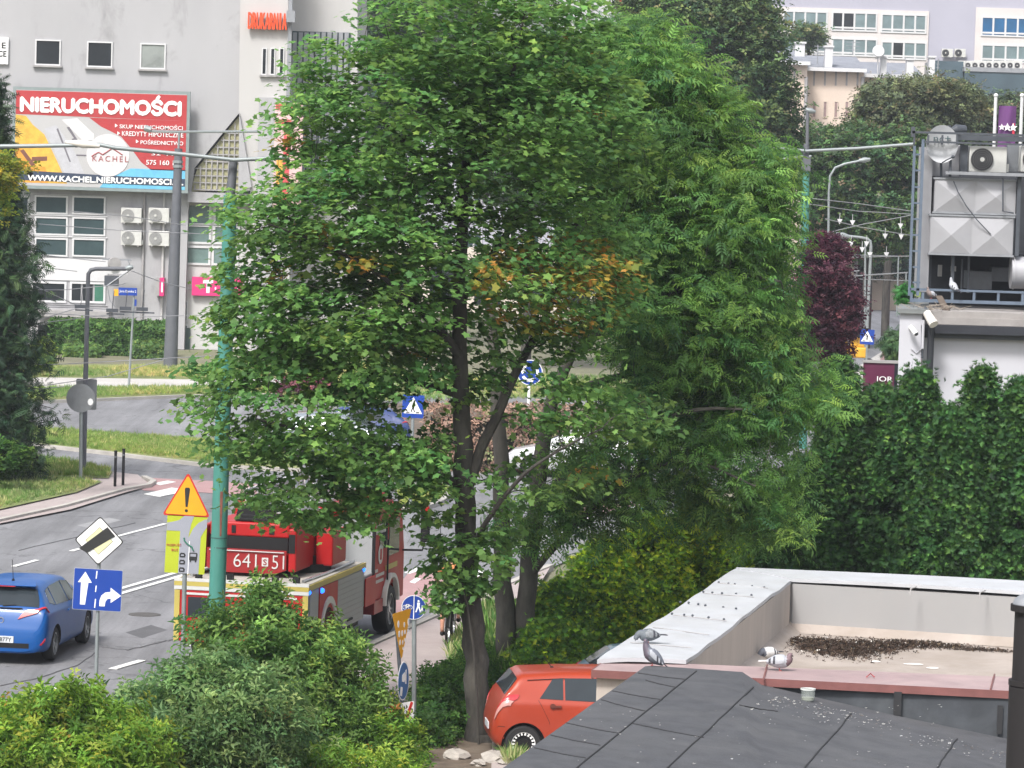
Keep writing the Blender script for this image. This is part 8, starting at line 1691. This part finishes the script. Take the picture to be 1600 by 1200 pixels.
# far trees
FC = [(.040, .075, .028), (.028, .055, .026), (.06, .095, .032), (.085, .12, .040), (.10, .10, .045)]
def far_tree(label, px, base, blobs, Y, n, cols=None, wts=None, per=44, size=.34, trunk=.25):
    b = at(px, base, Y); root_l = [[(Vector((b.x, Y, 0)), trunk), (Vector((b.x, Y, Vector(blobs[0][0]).z * .7)), trunk * .7), (Vector(blobs[0][0]), trunk * .4)]]
    return tree('broadleaf_tree', label, (b.x, Y, 0), root_l, blobs, 'tuft', n, per, size, cols or FC, wts or [.3, .28, .22, .14, .06], LMF, BARK, crad=.8, flat=.7, mind=.45, twig=.02, cljit=.24, group='trees in the background')
Y = 190.
far_tree('tall dark tree between the ash crown and the cream tenement', 1170, 650, [ell(1172, 60, 48, 62, Y, 3), ell(1172, 150, 58, 75, Y, 3.5), ell(1215, 155, 20, 35, Y, 2), ell(1140, 30, 60, 60, Y, 3), ell(1195, 230, 65, 70, Y, 3), ell(1080, 50, 70, 50, Y, 3), ell(1120, 150, 80, 90, Y, 3), ell(1030, 20, 60, 40, Y, 3), ell(1205, 70, 14, 30, Y, 1)], Y, 620, size=.25)
Y = 220.
far_tree('broad olive tree in front of the tenement roof end', 1380, 600, [ell(1382, 165, 30, 32, Y, 2.5), ell(1350, 205, 18, 24, Y, 2), ell(1400, 170, 36, 30, Y, 3), ell(1450, 148, 38, 18, Y, 3), ell(1490, 165, 38, 30, Y, 3), ell(1430, 200, 50, 35, Y, 3)], Y, 420, [(.07, .085, .040), (.05, .065, .035), (.09, .11, .05), (.10, .12, .05), (.11, .09, .05)], size=.25)
Y = 205.
far_tree('bright green lower tree behind the wires right of the plum tree', 1350, 600, [ell(1342, 245, 48, 40, Y, 3), ell(1380, 260, 55, 55, Y, 3), ell(1320, 300, 60, 70, Y, 3), ell(1385, 330, 50, 50, Y, 3), ell(1420, 260, 30, 60, Y, 2), ell(1290, 250, 40, 50, Y, 2.5), ell(1350, 350, 80, 45, Y, 3)], Y, 560, [(.045, .095, .030), (.030, .065, .026), (.07, .12, .035), (.035, .055, .03), (.10, .08, .05)], size=.25)
Y = 235.
far_tree('dark tree filling the background behind the dish and rails', 1520, 520, [ell(1520, 185, 60, 40, Y, 3), ell(1580, 190, 50, 40, Y, 3), ell(1540, 230, 80, 40, Y, 3), ell(1460, 230, 50, 60, Y, 3), ell(1640, 200, 50, 60, Y, 3)], Y, 300, [(.05, .075, .035), (.035, .055, .03), (.06, .09, .04), (.08, .10, .05), (.10, .07, .05)], size=.27)
Y = 260.
far_tree('dark tree in the far gap under the overhead wires', 1340, 520, [ell(1320, 390, 60, 40, Y, 3), ell(1390, 385, 50, 40, Y, 3), ell(1440, 390, 50, 45, Y, 3), ell(1250, 380, 60, 60, Y, 3)], Y, 300, [(.022, .045, .026), (.016, .03, .02), (.04, .06, .03), (.05, .07, .03), (.06, .06, .04)], size=.27)
Y = 300.
far_tree('small round tree in front of the left windows of the lavender building', 1255, 450, [ell(1262, 58, 20, 14, Y, 2)], Y, 40, size=.27)
Y = 215.
far_tree('dark evergreen mass behind the top left of the maple', 610, 600, [ell(600, 40, 40, 70, Y, 3), ell(620, 130, 50, 90, Y, 3), ell(680, 60, 70, 80, Y, 3), ell(600, 200, 40, 60, Y, 2.5)], Y, 330, [(.03, .06, .03), (.022, .045, .028), (.05, .085, .035), (.07, .10, .04), (.05, .05, .04)], size=.25)
Y = 175.
far_tree('mid green tree hidden behind the middle of the maple crown', 820, 600, [ell(830, 120, 90, 80, Y, 3), ell(900, 190, 80, 80, Y, 3), ell(950, 90, 70, 50, Y, 3), ell(820, 260, 90, 70, Y, 3)], Y, 330, [(.05, .11, .03), (.035, .08, .03), (.08, .14, .04), (.10, .16, .05), (.05, .05, .04)], size=.25)
Y = 160.
far_tree('green tree behind the ash crown near the hidden mast', 1130, 680, [ell(1130, 400, 90, 90, Y, 3), ell(1180, 520, 70, 80, Y, 3), ell(1080, 540, 90, 80, Y, 3), ell(1230, 600, 50, 60, Y, 2)], Y, 380, [(.045, .09, .03), (.03, .07, .03), (.07, .12, .04), (.09, .14, .05), (.05, .05, .04)], size=.23)
Y = 78.
conifer_wall('thuja', 'dark thuja in shade behind the ash and golden hedge', 1185, 800, 60, 77, 420, TC, [.4, .3, .05, .24, .01], group='row of dark thujas')
# plant by the pillar
Y = 100.
tree('pine_tree', 'small round pine leaning out beside the white pillar', (at(1404, 640, Y).x, Y, 0), [limb([(1408, 640, .05), (1404, 540, .04)], Y)], [ell(1402, 540, 14, 22, Y, .5)], 'needle', 60, 16, .22, [(.03, .06, .025), (.045, .085, .03)], [.6, .4], LMC, BARK, crad=.2, mind=.08)
Y = 86.5
tree('potted_conifer', 'green conifer tip showing left of the platform ladder foot', (at(1415, 640, Y).x, Y, 0), [limb([(1415, 640, .05), (1414, 470, .03)], Y)], [ell(1414, 462, 6, 18, Y, .25)], 'needle', 24, 16, .16, [(.02, .09, .02), (.03, .12, .03)], [.6, .4], LMC, BARK, crad=.1, mind=.05)
# ------------------------------------------------------------ haze
hm = bpy.data.materials.new('haze'); hm.use_nodes = True; hn = hm.node_tree; hn.nodes.remove(hn.nodes['Principled BSDF'])
pv = hn.nodes.new('ShaderNodeVolumePrincipled'); pv.inputs['Color'].default_value = (.86, .90, 1, 1); pv.inputs['Density'].default_value = .0003; pv.inputs['Anisotropy'].default_value = .2
hn.links.new(pv.outputs[0], hn.nodes['Material Output'].inputs['Volume'])
m = MB(); m.bb(-950, 950, -70, 1650, -1.2, 45); ho = m.build('haze', hm, None, kind='stuff')
